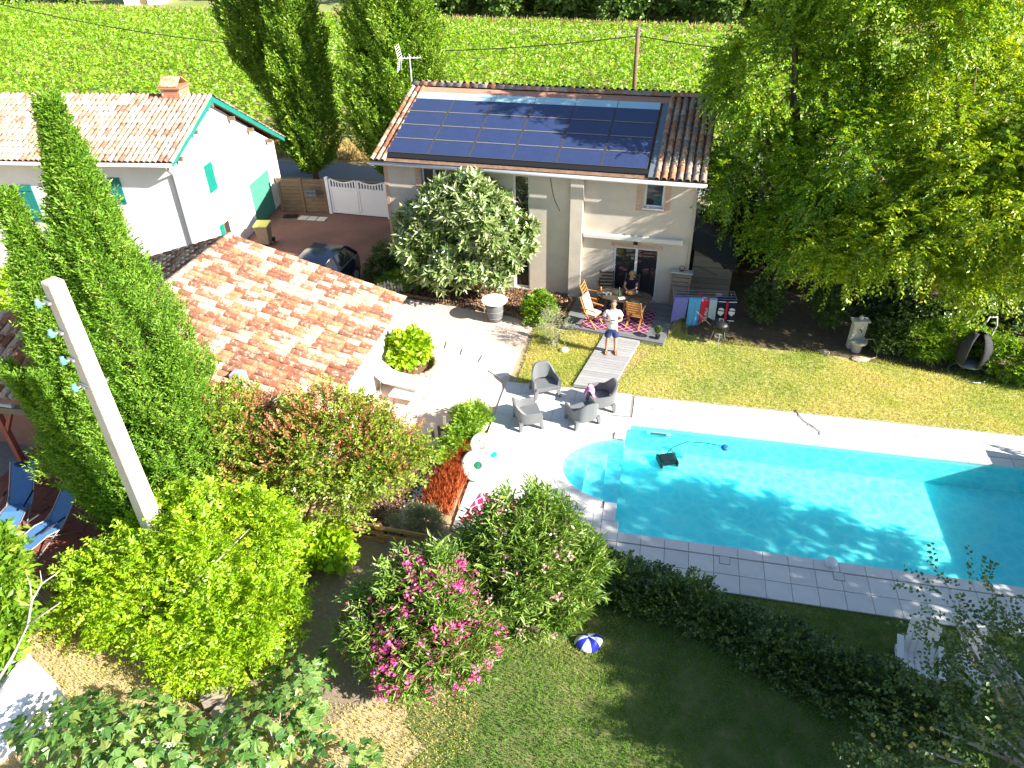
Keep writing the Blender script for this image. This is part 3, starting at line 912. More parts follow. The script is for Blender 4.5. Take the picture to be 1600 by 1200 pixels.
def wall_with_holes(mb, u0, u1, z0, z1, holes, y=0.0, depth=.22):
    """wall in the local x/z plane at y facing -y with rectangular holes (u0,u1,z0,z1) and their reveals"""
    us = sorted({u0, u1, *[h[0] for h in holes], *[h[1] for h in holes]})
    zs = sorted({z0, z1, *[h[2] for h in holes], *[h[3] for h in holes]})
    for i in range(len(us) - 1):
        for j in range(len(zs) - 1):
            cu, cz = (us[i] + us[i + 1]) / 2, (zs[j] + zs[j + 1]) / 2
            if any(h[0] < cu < h[1] and h[2] < cz < h[3] for h in holes):
                continue
            mb.add([(us[i], y, zs[j]), (us[i + 1], y, zs[j]), (us[i + 1], y, zs[j + 1]), (us[i], y, zs[j + 1])], [(0, 1, 2, 3)])
    for a, b, c, d in holes:
        mb.add([(a, y, c), (a, y + depth, c), (a, y + depth, d), (a, y, d)], [(0, 1, 2, 3)])
        mb.add([(b, y, c), (b, y, d), (b, y + depth, d), (b, y + depth, c)], [(0, 1, 2, 3)])
        mb.add([(a, y, d), (a, y + depth, d), (b, y + depth, d), (b, y, d)], [(0, 1, 2, 3)])
        mb.add([(a, y, c), (b, y, c), (b, y + depth, c), (a, y + depth, c)], [(0, 1, 2, 3)])
def window(root, u0, u1, z0, z1, y=.1, leaves=2, fw=.06, name='window', sill=True, handle=True):
    f = MB()
    f.bb(u0, u0 + fw, y, y + .06, z0, z1).bb(u1 - fw, u1, y, y + .06, z0, z1)
    f.bb(u0 + fw, u1 - fw, y, y + .06, z0, z0 + fw).bb(u0 + fw, u1 - fw, y, y + .06, z1 - fw, z1)
    w = f.build(name, M_pvc, root)
    n = leaves
    dw = (u1 - u0 - 2 * fw) / n
    for i in range(n):
        a, b = u0 + fw + i * dw, u0 + fw + (i + 1) * dw
        if i:
            MB().bb(a - .04, a + .04, y - .005, y + .055, z0 + fw, z1 - fw).build('mullion', M_pvc, w)
        MB().bb(a + (.04 if i else 0), b - (.04 if i < n - 1 else 0), y + .02, y + .032, z0 + fw, z1 - fw).build('pane', M_glass, w)
    if sill:
        MB().bb(u0 - .03, u1 + .03, y - .14, y, z0 - .05, z0 - .004).build('sill', M_pvc, w)
    return w
def brick_patch(root, u0, u1, z0, z1, y=-.012, bw=.22, bh=.062, m=M_brick):
    MB().bb(u0, u1, y + .004, y + .011, z0, z1).build('mortar_bed', M_mortar, root)
    nr = max(1, int((z1 - z0) / bh))
    bh = (z1 - z0) / nr
    for r in range(nr):
        x = u0
        first = (r % 2) * .5
        while x < u1 - .02:
            w = bw * (first or 1)
            first = 0
            e = min(x + w, u1)
            MB().bb(x + .005, e - .005, y - random.uniform(0, .004), y + .0035, z0 + r * bh + .006, z0 + (r + 1) * bh - .006).build('brick', m, root)
            x = e

# ------------------------------------------------------------------ main house
HR = R(-3.0)
house = thing('main_house', 'long beige rendered house with solar panels covering its tiled roof', 'house', (-9.20, 22.62, 0), HR)
HL, WH, HD = 10.1, 4.22, 8.2
SL = R(18)
holes = [(1.31, 2.17, 3.4, 4.17), (4.41, 4.95, 2.46, 4.02), (4.41, 4.95, .06, 1.62), (8.58, 9.18, 3.28, 4.17), (7.75, 9.22, .1, 1.9)]
w = MB()
wall_with_holes(w, 0, HL, -.1, WH, holes)
RZ = WH + (HD / 2) * math.tan(SL)
w.add([(0, HD, -.1), (0, 0, -.1), (0, 0, WH), (0, HD / 2, RZ), (0, HD, WH)], [(0, 1, 2, 3, 4)])
w.add([(HL, 0, -.1), (HL, HD, -.1), (HL, HD, WH), (HL, HD / 2, RZ), (HL, 0, WH)], [(0, 1, 2, 3, 4)])
w.add([(HL, HD, -.1), (0, HD, -.1), (0, HD, WH), (HL, HD, WH)], [(0, 1, 2, 3)])
w.build('wall', M_render, house)
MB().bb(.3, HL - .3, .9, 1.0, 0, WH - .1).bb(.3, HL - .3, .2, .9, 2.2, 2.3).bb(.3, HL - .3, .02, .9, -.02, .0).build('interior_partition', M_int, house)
MB().bb(6.31, 6.72, -.17, -.002, -.1, WH - .06).build('pilaster', M_render, house, bevel=.01)
window(house, 1.31, 2.17, 3.4, 4.17)
window(house, 4.41, 4.95, 2.46, 4.02, leaves=1)
window(house, 4.41, 4.95, .06, 1.62, leaves=1, sill=False)
window(house, 8.58, 9.18, 3.28, 4.17, leaves=1)
fd = window(house, 7.75, 9.22, .1, 1.9, leaves=2, name='french_door', sill=False, fw=.07)
for u in (8.44, 8.53):
    MB().bb(u - .012, u + .012, .05, .09, .95, 1.07).build('handle', M_zinc, fd)
# small things seen behind the panes: slanting timber of a stair
MB().beam((4.3, .5, .5), (5.2, .5, 1.2), .04, .25).build('stair_stringer', mat('varnished_wood', (0.45, 0.22, 0.07), (0.52, 0.28, 0.1), scale=8, rough=.4), house)
br = MB().bb(.0, .001, .0, .001, 3, 3.001).build('brick_surround', M_mortar, house)
brick_patch(br, .0, .13, .0, WH - .1, bw=.13)
brick_patch(br, 1.1, 1.29, 3.3, WH - .1)
brick_patch(br, 2.19, 2.4, 3.3, WH - .1)
brick_patch(br, 8.34, 8.55, 3.18, WH - .1)
brick_patch(br, 9.21, 9.38, 3.18, WH - .1)
brick_patch(br, 8.56, 9.2, 3.17, 3.225)
brick_patch(br, 7.66, 9.3, 1.93, 2.06, bw=.062, bh=.13)
MB().bb(6.75, 9.9, -.15, -.003, 2.19, 2.34).build('awning_box', mat('cream_metal', (0.66, 0.64, 0.60), (0.70, 0.68, 0.64), scale=3, rough=.5), house, bevel=.02)
lp = MB().bb(8.38, 8.5, -.13, -.003, 2.06, 2.17).build('wall_lamp', M_black, house, bevel=.01)
MB().bb(8.41, 8.47, -.125, -.03, 2.035, 2.059).build('diffuser', M_wplast, lp)
MB().tube([(5.62, -.01, 4.1), (5.7, -.012, 3.6), (5.78, -.012, 3.3), (5.95, -.012, 2.95)], .009, 5).build('cable', M_black, house)
# roof planes
e0 = Vector((-.25, -.3, 4.3))
up = Vector((0, math.cos(SL), math.sin(SL)))
nn = Vector((0, -math.sin(SL), math.cos(SL)))
RLEN = 4.42
def rp(u, v, z=0.0):
    return Vector((u, -.3, 4.3)) + up * v + nn * z
rf = MB()
rf.ext([rp(-.25, 0, -.09), rp(10.38, 0, -.09), rp(10.38, RLEN + .05, -.09), rp(-.25, RLEN + .05, -.09)], nn * .07)
rdg = rp(0, RLEN + .05, -.02)
rf.ext([(-.25, rdg.y + .005, rdg.z - .08), (10.38, rdg.y + .005, rdg.z - .08), (10.38, HD + .3, 4.3 - .08), (-.25, HD + .3, 4.3 - .08)], (0, .02, .07))
roof_base = rf.build('roof', M_under, house)
tile_roof(house, rp(-.22, 0), (1, 0, 0), up, 2, 13, .19, .33, M_tile, lambda c, r: r, part='left_verge', jit=.006)
tile_roof(house, rp(8.92, 0), (1, 0, 0), up, 6, 13, .225, .33, M_tiled, lambda c, r: r, part='right_roof_strip', jit=.006)
tile_roof(house, (10.38, HD + .3, 4.32), (-1, 0, 0), (0, -math.cos(SL), math.sin(SL)), 44, 13, .24, .335, M_tile, lambda c, r: 0, nsingle=0, part='rear_roof')
rt = rp(-.3, RLEN + .02, .02)
ridge_row(roof_base, rt, (10.4, rt.y, rt.z), 34, M_tiled, .26, .11)
MB().ext([rp(-.0, 3.97, .0), rp(8.9, 3.97, .0), rp(8.9, 4.3, .0), rp(0, 4.3, 0)], nn * .035).build('ridge_flashing_tiles', mat('terracotta', (0.42, 0.2, 0.13), (0.5, 0.28, 0.2), scale=8, rough=.9), roof_base)
# solar panels
pm = bpy.data.materials.new('solar_cells')
pm.use_nodes = True
N, Lk = pm.node_tree.nodes, pm.node_tree.links
b_ = N['Principled BSDF']
tc = N.new('ShaderNodeTexCoord')
mp = N.new('ShaderNodeMapping'); mp.inputs['Scale'].default_value = (6.2, 6.2, 6.2)
Lk.new(tc.outputs['Object'], mp.inputs[0])
bk = N.new('ShaderNodeTexBrick'); bk.offset = 0; bk.inputs['Scale'].default_value = 1; bk.inputs['Mortar Size'].default_value = .012
bk.inputs['Brick Width'].default_value = 1; bk.inputs['Row Height'].default_value = 1
bk.inputs['Color1'].default_value = (0.028, 0.045, 0.12, 1); bk.inputs['Color2'].default_value = (0.032, 0.05, 0.13, 1); bk.inputs['Mortar'].default_value = (0.06, 0.07, 0.15, 1)
Lk.new(mp.outputs[0], bk.inputs[0]); Lk.new(bk.outputs[0], b_.inputs['Base Color'])
b_.inputs['Roughness'].default_value = .28; b_.inputs['Specular IOR Level'].default_value = .6
M_pframe = mat('panel_frame', (0.10, 0.10, 0.11), rough=.5, metal=.4)
M_strip = mat('blue_flashing', (0.42, 0.66, 0.74), (0.48, 0.70, 0.77), scale=3, rough=.35, metal=.2)
rot = Matrix((Vector((1, 0, 0)), up, nn)).transposed().to_4x4()
PW, PH = 1.405, .785
me_f = MB().bb(.006, PW - .006, .006, .03, 0, .045).bb(.006, PW - .006, PH - .03, PH - .006, 0, .045).bb(.006, .03, .03, PH - .03, 0, .045).bb(PW - .03, PW - .006, .03, PH - .03, 0, .045).mesh('panel_frame', M_pframe)
me_g = MB().bb(.031, PW - .031, .031, PH - .031, .02, .04).mesh('solar_cells', pm)
for i in range(6):
    for j in range(4):
        o = inst('solar_panel', me_f, house, M=Matrix.Translation(rp(.16 + i * PW, .34 + j * PH, .05)) @ rot)
        inst('cells', me_g, o)
    MB().ext([rp(.17 + i * PW, 3.51, .03), rp(.15 + (i + 1) * PW, 3.51, .03), rp(.15 + (i + 1) * PW, 3.95, .03), rp(.17 + i * PW, 3.95, .03)], nn * .02).build('flashing_sheet', M_strip, house)
    for j in range(1, 4):
        MB().ext([rp(.2 + i * PW, .33 + j * PH, .096), rp(.12 + (i + 1) * PW, .33 + j * PH, .096), rp(.12 + (i + 1) * PW, .355 + j * PH, .096), rp(.2 + i * PW, .355 + j * PH, .096)], nn * .012).build('mounting_rail', mat('rail_alu', (0.30, 0.28, 0.25), (.36, .33, .3), scale=6, rough=.5, metal=.3), house)
MB().ext([rp(.1, .16, .02), rp(8.65, .16, .02), rp(8.65, .335, .06), rp(.1, .335, .06)], nn * .012).build('eave_flashing', M_black, house)
MB().ext([rp(8.66, .02, .02), rp(8.86, .02, .02), rp(8.86, 3.96, .02), rp(8.66, 3.96, .02)], nn * .03).build('side_flashing', mat('side_flashing', (0.16, 0.2, 0.24), rough=.5, metal=.3), house)
gt = MB()
gt.tube([(-.3, -.37, 4.21), (10.4, -.37, 4.21)], .065, 10)
gt.build('gutter', M_zinc, house, smooth=True)
MB().tube([(10.1, -.37, 4.17), (10.1, -.32, 4.05), (10.12, -.06, 3.9), (10.14, -.06, 3), (10.14, -.06, 0)], .042, 10).build('drainpipe', mat('drain_paint', (0.46, 0.42, 0.37), rough=.6), house, smooth=True)
an = thing('tv_antenna', 'white rooftop television antenna standing at the house gable', 'antenna', (-9.45, 26.9, 0))
am = MB().tube([(0, 0, 3.2), (0, 0, 6.62)], .02, 6)
am.build('mast', M_wplast, an)
ab = MB().tube([(-.35, -.1, 6.5), (.4, .1, 6.5)], .014, 6)
for t_ in np.linspace(-.3, .36, 7):
    ab.tube([(t_ + .05, t_ * .28 - .2, 6.52), (t_ - .05, t_ * .28 + .2, 6.52)], .008, 4)
ab.build('boom', M_wplast, an)
rm = MB()
for k in range(6):
    for sg in (0, 1):
        z0 = 6.5 + (k + .4) * .075 * (1 if sg else -1)
        rm.tube([(-.3 - .02 * k, -.3, z0), (-.36 - .02 * k, .16, z0)], .01, 4)
for y in (-.28, .13):
    rm.tube([(-.42, y, 6.05), (-.33, y, 6.5), (-.42, y, 6.95)], .01, 4)
rm.build('reflector', M_wplast, an)

# ------------------------------------------------------------------ white house on the left
LR = R(6.4)
lh = thing('white_house', 'white rendered house with turquoise bargeboards and pale tiled roof', 'house', (-15.85, 20.98, 0), LR)
EZ, RG, BZ = 4.45, 3.2, 8.3        # eave height, ridge depth, full depth
RZ2, BE = 5.52, 2.55
LL = 14
w = MB()
wall_with_holes(w, -LL, 0, -.1, EZ - .05, [(-6.6, -5.75, 2.2, 3.5)], y=0)
w.add([(0, 0, -.1), (0, BZ, -.1), (0, BZ, BE), (0, RG, RZ2 - .06), (0, 0, EZ - .05)], [(0, 1, 2, 3, 4)])
w.add([(0, BZ, -.1), (-LL, BZ, -.1), (-LL, BZ, BE), (0, BZ, BE)], [(0, 1, 2, 3)])
w.add([(-LL, BZ, -.1), (-LL, 0, -.1), (-LL, 0, EZ - .05), (-LL, RG, RZ2 - .06), (-LL, BZ, BE)], [(0, 1, 2, 3, 4)])
w.build('wall', M_white, lh)
lup = Vector((0, RG + .45, RZ2 - EZ + .15)).normalized()
tile_roof(lh, (-LL, -.45, EZ + .02), (1, 0, 0), lup, 76, 11, .188, .345, M_tilep, lambda c, r: -c * 1.0 + r * .01, part='front_roof', nsingle=300)
bup = Vector((0, -(BZ + .5 - RG), RZ2 - BE + .1)).normalized()
tile_roof(lh, (.28, BZ + .5, BE + .02), (-1, 0, 0), bup, 76, 18, .188, .345, M_tilep, lambda c, r: 0, part='back_roof', nsingle=0)
MB().ext([(-LL, -.45, EZ - .06), (.28, -.45, EZ - .06), (.28, RG, RZ2 + .0), (-LL, RG, RZ2)], (0, 0, .05)).ext(
    [(-LL, RG + .004, RZ2), (.28, RG + .004, RZ2), (.28, BZ + .5, BE - .06), (-LL, BZ + .5, BE - .06)], (0, 0, .05)).build('roof_deck', M_oldwood, lh)
rr_ = MB().bb(-LL, .2, RG - .05, RG + .05, RZ2 + .03, RZ2 + .06).build('ridge', M_under, lh)
ridge_row(rr_, (-LL, RG, RZ2 + .07), (.3, RG, RZ2 + .07), 38, M_tilep, .26, .11)
# bargeboards and purlin ends
MB().ext([(.28, -.47, EZ - .14), (.28, -.47, EZ + .05), (.28, RG, RZ2 + .11), (.28, RG, RZ2 - .08)], (.03, 0, 0)).build('bargeboard', M_teal, lh)
MB().ext([(.28, RG + .005, RZ2 - .08), (.28, RG + .005, RZ2 + .11), (.28, BZ + .5, BE + .06), (.28, BZ + .5, BE - .13)], (.03, 0, 0)).build('bargeboard', M_teal, lh)
for y in (.3, 1.7, RG, 4.6, 6.0, 7.5):
    z = (EZ + (RZ2 - EZ) * y / RG if y <= RG else RZ2 - (RZ2 - BE) * (y - RG) / (BZ - RG)) - .19
    MB().bb(0, .27, y - .06, y + .06, z - .07, z + .06).build('purlin_end', M_oldwood, lh)
MB().tube([(-LL, -.5, EZ - .06), (.3, -.5, EZ - .06)], .06, 10).build('gutter', mat('white_metal', (.7, .68, .64), rough=.5), lh, smooth=True)
MB().tube([(.1, -.5, EZ - .1), (.06, -.4, EZ - .25), (-.02, -.05, EZ - .5), (.0, -.055, 2), (.0, -.055, 0)], .05, 10).build('drainpipe', mat('drain_grey', (0.33, 0.33, 0.35), rough=.6), lh, smooth=True)
def shutter(root, origin, ex_, w_, h_, m, name='shutter', planks=4, z_=True):
    """closed plank shutter; ex_ = direction along the wall, stands proud towards its right-hand normal"""
    ex_ = Vector(ex_).normalized()
    nn_ = ex_.cross(Vector((0, 0, 1)))
    o = Vector(origin)
    pw = w_ / planks
    s = MB()
    for i in range(planks):
        a = o + ex_ * (i * pw + .004)
        s.ext([a, a + ex_ * (pw - .008), a + ex_ * (pw - .008) + Vector((0, 0, h_)), a + Vector((0, 0, h_))], nn_ * .03)
    for zz in (.12, h_ - .2):
        a = o + Vector((0, 0, zz)) + nn_ * .031
        s.ext([a, a + ex_ * w_, a + ex_ * w_ + Vector((0, 0, .09)), a + Vector((0, 0, .09))], nn_ * .02)
    return s.build(name, m, root)
# gable side faces +x: along the wall is +y
shutter(lh, (.003, 1.95, 2.55), (0, 1, 0), .30, 1.0, M_teal)
shutter(lh, (.003, 2.255, 2.55), (0, 1, 0), .30, 1.0, M_teal)
shutter(lh, (-5.7, -.003, 2.2), (1, 0, 0), .5, 1.3, M_teald)
shutter(lh, (-2.35, -.003, 2.9), (1, 0, 0), .4, .9, M_teald)
window(lh, -6.6, -5.75, 2.2, 3.5)
gd = shutter(lh, (.004, 5.05, 0.0), (0, 1, 0), 2.0, 1.75, M_greend, name='plank_door', planks=9)
MB().bb(.0, .045, 4.95, 5.04, 0, 1.82).bb(0, .045, 7.06, 7.15, 0, 1.82).build('door_frame', M_white, lh)
lw = MB().bb(-.0, .02, 2.3, 2.75, .55, 1.25).build('low_window', M_int, lh)
shutter(lw, (.003, 1.98, .55), (0, 1, 0), .3, .75, M_teal)
MB().bb(.021, .03, 2.3, 2.34, .55, 1.25).bb(.021, .03, 2.71, 2.75, .55, 1.25).build('brick_jamb', M_brick2, lw)
# rafter hooks of light on front wall: lamp bracket
ch = MB().bb(-1.32, -.66, RG - .35, RG + .35, RZ2 - .25, RZ2 + .42).build('chimney', M_mortar, lh)
nb = 0
for r in range(8):
    z = RZ2 - .12 + r * .068
    for k in range(3):
        x0 = -1.325 + k * .222 + (.111 if r % 2 else 0)
        x1 = min(x0 + .212, -.655)
        MB().bb(x0, x1, RG - .362, RG - .3505, z + .005, z + .061).build('brick', M_brick2, ch)
    for k in range(3):
        y0 = RG - .35 + k * .234 + (.1 if r % 2 else 0)
        MB().bb(-.6595, -.648, y0, min(y0 + .224, RG + .355), z + .005, z + .061).build('brick', M_brick2, ch)
MB().bb(-1.4, -.58, RG - .43, RG + .43, RZ2 + .421, RZ2 + .48).build('cap_slab', M_brick2, ch, bevel=.01)
cap = MB()
for k in range(4):
    x0 = -1.34 + k * .17
    cap.ext([(x0, RG - .4, RZ2 + .5), (x0 + .16, RG - .4, RZ2 + .5), (x0 + .16, RG - .02, RZ2 + .75), (x0, RG - .02, RZ2 + .75)], (0, .0, .03))
    cap.ext([(x0, RG + .02, RZ2 + .75), (x0 + .16, RG + .02, RZ2 + .75), (x0 + .16, RG + .4, RZ2 + .5), (x0, RG + .4, RZ2 + .5)], (0, .0, .03))
cap.build('tile_cap', mat('cap_tile', (0.40, 0.20, 0.11), (0.55, 0.42, 0.30), scale=5, contrast=.1, rough=.9), ch)

# ------------------------------------------------------------------ low outbuilding
ob = thing('outbuilding', 'low white outbuilding with a broad orange and cream tiled roof', 'outbuilding', (0, 0, 0))
EX, RX, Y0, Y1, E2, R2 = -7.13, -12.3, 11.7, 17.95, 1.7, 3.28
w = MB()
w.add([(EX - .25, Y0 + .2, -.1), (EX - .25, Y1 - .2, -.1), (EX - .25, Y1 - .2, E2), (EX - .25, Y0 + .2, E2)], [(0, 1, 2, 3)])
BX = -15.6
for y, s in ((Y0 + .2, 1), (Y1 - .2, -1)):
    f = [(EX - .25, y, -.1), (EX - .25, y, E2 - .0), (RX, y, R2 - .12), (BX, y, 2.1), (BX, y, -.1)]
    w.add(f, [tuple(range(5))])
w.build('wall', M_white, ob)
oup = Vector((RX - EX, 0, R2 - E2)).normalized()
camp = np.array([0, 0, 11.8])
tile_roof(ob, (EX, Y0, E2), (0, 1, 0), oup, 27, 16, .2315, .338, M_tile, lambda c, r: (0 if c > 4 else 50) + r * .01 - c * .02, part='roof', nsingle=300)
tile_roof(ob, (BX, Y1, 2.2), (0, -1, 0), Vector((RX - BX, 0, R2 - 2.2)).normalized(), 27, 10, .2315, .345, M_tile, lambda c, r: 0, part='west_roof', nsingle=0)
rr_ = MB().bb(RX - .05, RX + .05, Y0, Y1, R2 - .02, R2 + .01).build('ridge', M_under, ob)
ridge_row(rr_, (RX, Y1 + .03, R2 + .02), (RX, Y0, R2 + .02), 17, M_tile, .27, .11)
MB().beam((EX, Y1 + .02, E2 + .02), (RX, Y1 + .02, R2 + .01), .06, .1).build('verge_board', M_mortar, ob)
vn = MB().bb(-9.3, -9.0, 12.2, 12.5, 2.25, 2.6).build('roof_vent', M_zinc, ob, bevel=.03)

# ------------------------------------------------------------------ timber lean-to right of the house
sh = thing('lean_to_shed', 'grey plank lean-to shed against the right end of the house', 'shed', (1.1, 22.6, 0))
zz = [(.0, .13), (.14, .29), (.30, .47), (.48, .64), (.65, .83), (.84, 1.02), (1.03, 1.22), (1.23, 1.42), (1.43, 1.6), (1.61, 1.78)]
for k, (a, b_) in enumerate(zz):
    xr = 1.25 if b_ < 1.18 else max(.12, 1.25 - (b_ - 1.18) / .62 * 1.18)
    MB().ext([(0, 0, a), (1.25 if a < 1.18 else xr + .2, 0, a), (xr, 0, b_), (0, 0, b_)], (0, .03, 0)).build('plank', M_greywood, sh, loc=(0, random.uniform(-.015, .015), 0))
MB().beam((.25, -.03, 1.25), (.8, -.03, .98), .02, .12, up=(0, 1, 0)).build('brace', M_greywood, sh)
MB().ext([(-.05, -.12, 1.86), (1.42, -.12, 1.16), (1.42, 3, 1.16), (-.05, 3, 1.86)], (0, 0, .04)).build('roof_sheet', mat('tar_sheet', (0.03, 0.03, 0.035), (0.06, 0.06, 0.06), scale=6, rough=.8), sh)
MB().ext([(1.24, .03, 0), (1.27, .03, 0), (1.27, .03, 1.2), (1.24, .03, 1.2)], (0, 2.8, 0)).build('side_boards', M_greywood, sh)
# ================================================================== TREES AND PLANTS
BARK = mat('bark', (0.10, 0.075, 0.05), (0.20, 0.15, 0.11), scale=6, stretch=(3, 3, .6), bump=.8, rough=.95)
BARKP = mat('pale_bark', (0.34, 0.22, 0.13), (0.46, 0.33, 0.22), scale=5, stretch=(2, 2, .6), bump=.4, rough=.85)
BARKG = mat('grey_twig', (0.42, 0.38, 0.33), (0.52, 0.48, 0.43), scale=6, rough=.9)
LM_big = leafmat('elm_leaf', [(0.04, 0.12, 0.008), (0.12, 0.27, 0.012), (0.27, 0.43, 0.015), (0.46, 0.54, 0.03)], trans=.36)
LM_big_lit = leafmat('sunlit_elm_leaf', [(0.05, 0.13, 0.008), (0.17, 0.31, 0.012), (0.36, 0.48, 0.015), (0.56, 0.58, 0.03)], trans=.36)  # same leaf painted lighter as lit; the shaded tree takes the darker ramp
LM_cyp = leafmat('cypress_leaf', [(0.05, 0.13, 0.015), (0.13, 0.26, 0.02), (0.24, 0.38, 0.035), (0.38, 0.44, 0.08)], trans=.18, gloss=.02)
LM_cypl = leafmat('light_cypress_leaf', [(0.08, 0.20, 0.02), (0.15, 0.32, 0.03), (0.25, 0.42, 0.05), (0.42, 0.50, 0.13)], trans=.3, gloss=.02)
LM_loq = leafmat('loquat_leaf', [(0.045, 0.11, 0.015), (0.10, 0.19, 0.03), (0.26, 0.35, 0.10), (0.58, 0.60, 0.34)], trans=.22, gloss=.09, grough=.35)
LM_dark = leafmat('hedge_leaf', [(0.02, 0.05, 0.01), (0.05, 0.11, 0.015), (0.10, 0.17, 0.03), (0.20, 0.26, 0.07)], trans=.25, gloss=.06)
LM_ole = leafmat('oleander_leaf', [(0.06, 0.15, 0.02), (0.13, 0.26, 0.03), (0.25, 0.38, 0.06), (0.40, 0.47, 0.15)], trans=.25, gloss=.06)
LM_yel = leafmat('lime_leaf', [(0.14, 0.30, 0.01), (0.26, 0.46, 0.012), (0.40, 0.58, 0.02), (0.52, 0.60, 0.05)], trans=.42)
LM_myr = leafmat('myrtle_leaf', [(0.08, 0.18, 0.02), (0.18, 0.30, 0.03), (0.33, 0.42, 0.05), (0.46, 0.42, 0.12)], trans=.35)
LM_red = leafmat('red_tip', [(0.34, 0.10, 0.05), (0.52, 0.20, 0.10), (0.60, 0.33, 0.16), (0.40, 0.32, 0.10)], trans=.35)
LM_fig = leafmat('lobed_leaf', [(0.05, 0.14, 0.025), (0.10, 0.23, 0.04), (0.18, 0.31, 0.07), (0.30, 0.36, 0.08)], trans=.3, gloss=.05)
LM_far = leafmat('wood_leaf', [(0.04, 0.10, 0.02), (0.09, 0.18, 0.03), (0.17, 0.28, 0.05), (0.26, 0.34, 0.09)], trans=.3)
LM_green = leafmat('bright_leaf', [(0.08, 0.20, 0.015), (0.15, 0.32, 0.02), (0.25, 0.40, 0.03), (0.36, 0.44, 0.06)], trans=.38)
LM_olive = leafmat('olive_leaf', [(0.16, 0.19, 0.10), (0.28, 0.31, 0.18), (0.40, 0.42, 0.26), (0.34, 0.34, 0.12)], trans=.25)

def cypress(name, label, loc, spins, m, seed, dens=260, L=.10, W=.035, group=None, tip=1.25, grow=.16):
    """spins: spindles (x, y, z0, z1, rmax, tipx, tipy); sprays point up and out, the surface is fluted"""
    rng = np.random.default_rng(seed)
    t = thing(name, label, 'tree', loc, 0, group)
    mb = MB()
    Ps, Ds, Vs = [], [], []
    for (x, y, z0, z1, rm, tx, ty) in spins:
        mb.tube([(x, y, -.05), (x, y, max(z0, .3) + .2), (x + tx * .6, y + ty * .6, z0 + (z1 - z0) * .7)], [.16, .13, .03], 8)
        k = int(dens * rm * (z1 - z0) * 3.2)
        h = rng.random(k) ** .85
        prof = np.minimum(1, (h / grow) ** .6) * np.clip(1 - np.clip((h - .26) / .74, 0, 1) ** tip, 0.03, 1)
        a = rng.uniform(0, 2 * math.pi, k)
        fl = 1 + .12 * np.sin(a * 7 + h * 9 + seed) + .12 * np.sin(a * 3 - h * 14) + .12 * np.sin(a * 11 + h * 37 * (z1 - z0) / 8) + .10 * np.sin(h * 46 + a * 4)
        rad = rm * prof * fl * np.where(rng.random(k) < .72, rng.uniform(.86, 1.03, k), rng.uniform(.45, .86, k))
        c = np.c_[x + tx * h, y + ty * h, z0 + (z1 - z0) * h]
        out = np.c_[np.cos(a), np.sin(a), np.zeros(k)]
        Ps.append(c + out * rad[:, None])
        Ds.append(out * .55 + np.array([0, 0, 1.0]) + rng.normal(0, .22, (k, 3)))
        Vs.append(np.clip(.35 + .35 * np.sin(a * 7 + h * 9 + seed) * .6 + rng.normal(0, .22, k), 0, 1))
    mb.build('trunk', BARK, t, smooth=True)
    P, D, V = np.concatenate(Ps), np.concatenate(Ds), np.concatenate(Vs)
    leaf_obj('crown', *sprays(P, D, 9, L * 3.0 * rng.uniform(.7, 1.3, len(P)), L, W, rng, droop=-.05, spread=.45, vclus=.6, vbase=V, flat=.8), m, t)
    return t
cypress('cypress_tree', 'tall light green feathery cypress with side leaders behind the concrete pole', (-10.15, 10.35, 0),
        [(0, 0, .2, 8.85, 1.55, .35, .1), (-.9, -.5, .3, 7.5, .9, .45, -.1), (-.5, -.5, .3, 4.1, .5, -.9, -.6), (-.3, -.7, .2, 4.3, .5, -.4, -.6), (.85, -.3, .2, 4.9, .8, .4, .2), (-.7, -.3, .3, 4.1, .45, -1.25, -.5), (-.1, -1.0, .2, 3.6, .6, 0, -.2)], LM_cypl, 3, dens=330, L=.085, W=.028, tip=.85)
cypress('cypress_tree', 'broad sunlit cypress leaning left above the white house gable', (-17.3, 32.7, 0), [(-.3, .3, 2.2, 14, 1.75, -2.6, .6), (.1, .1, .8, 5.5, .7, -.5, 0)], LM_cyp, 5, dens=150, L=.15, W=.06, grow=.4, group='tall cypresses by the road')
cypress('cypress_tree', 'dark shaded cypress column standing over the plank fence', (-16.3, 31.6, 0), [(0, 0, .4, 14, 1.15, .1, .2)], LM_cyp, 6, dens=160, L=.15, W=.06, grow=.08, group='tall cypresses by the road')
cypress('cypress_tree', 'wide cypress rising directly behind the solar roof by the antenna', (-11.9, 31.6, 0), [(0, 0, .4, 15, 1.9, .1, .3), (-.8, .1, .3, 11, 1.0, 0, .3), (.8, .3, .3, 12, 1.0, 0, .2)], LM_cyp, 7, dens=140, L=.15, W=.06, group='tall cypresses by the road')

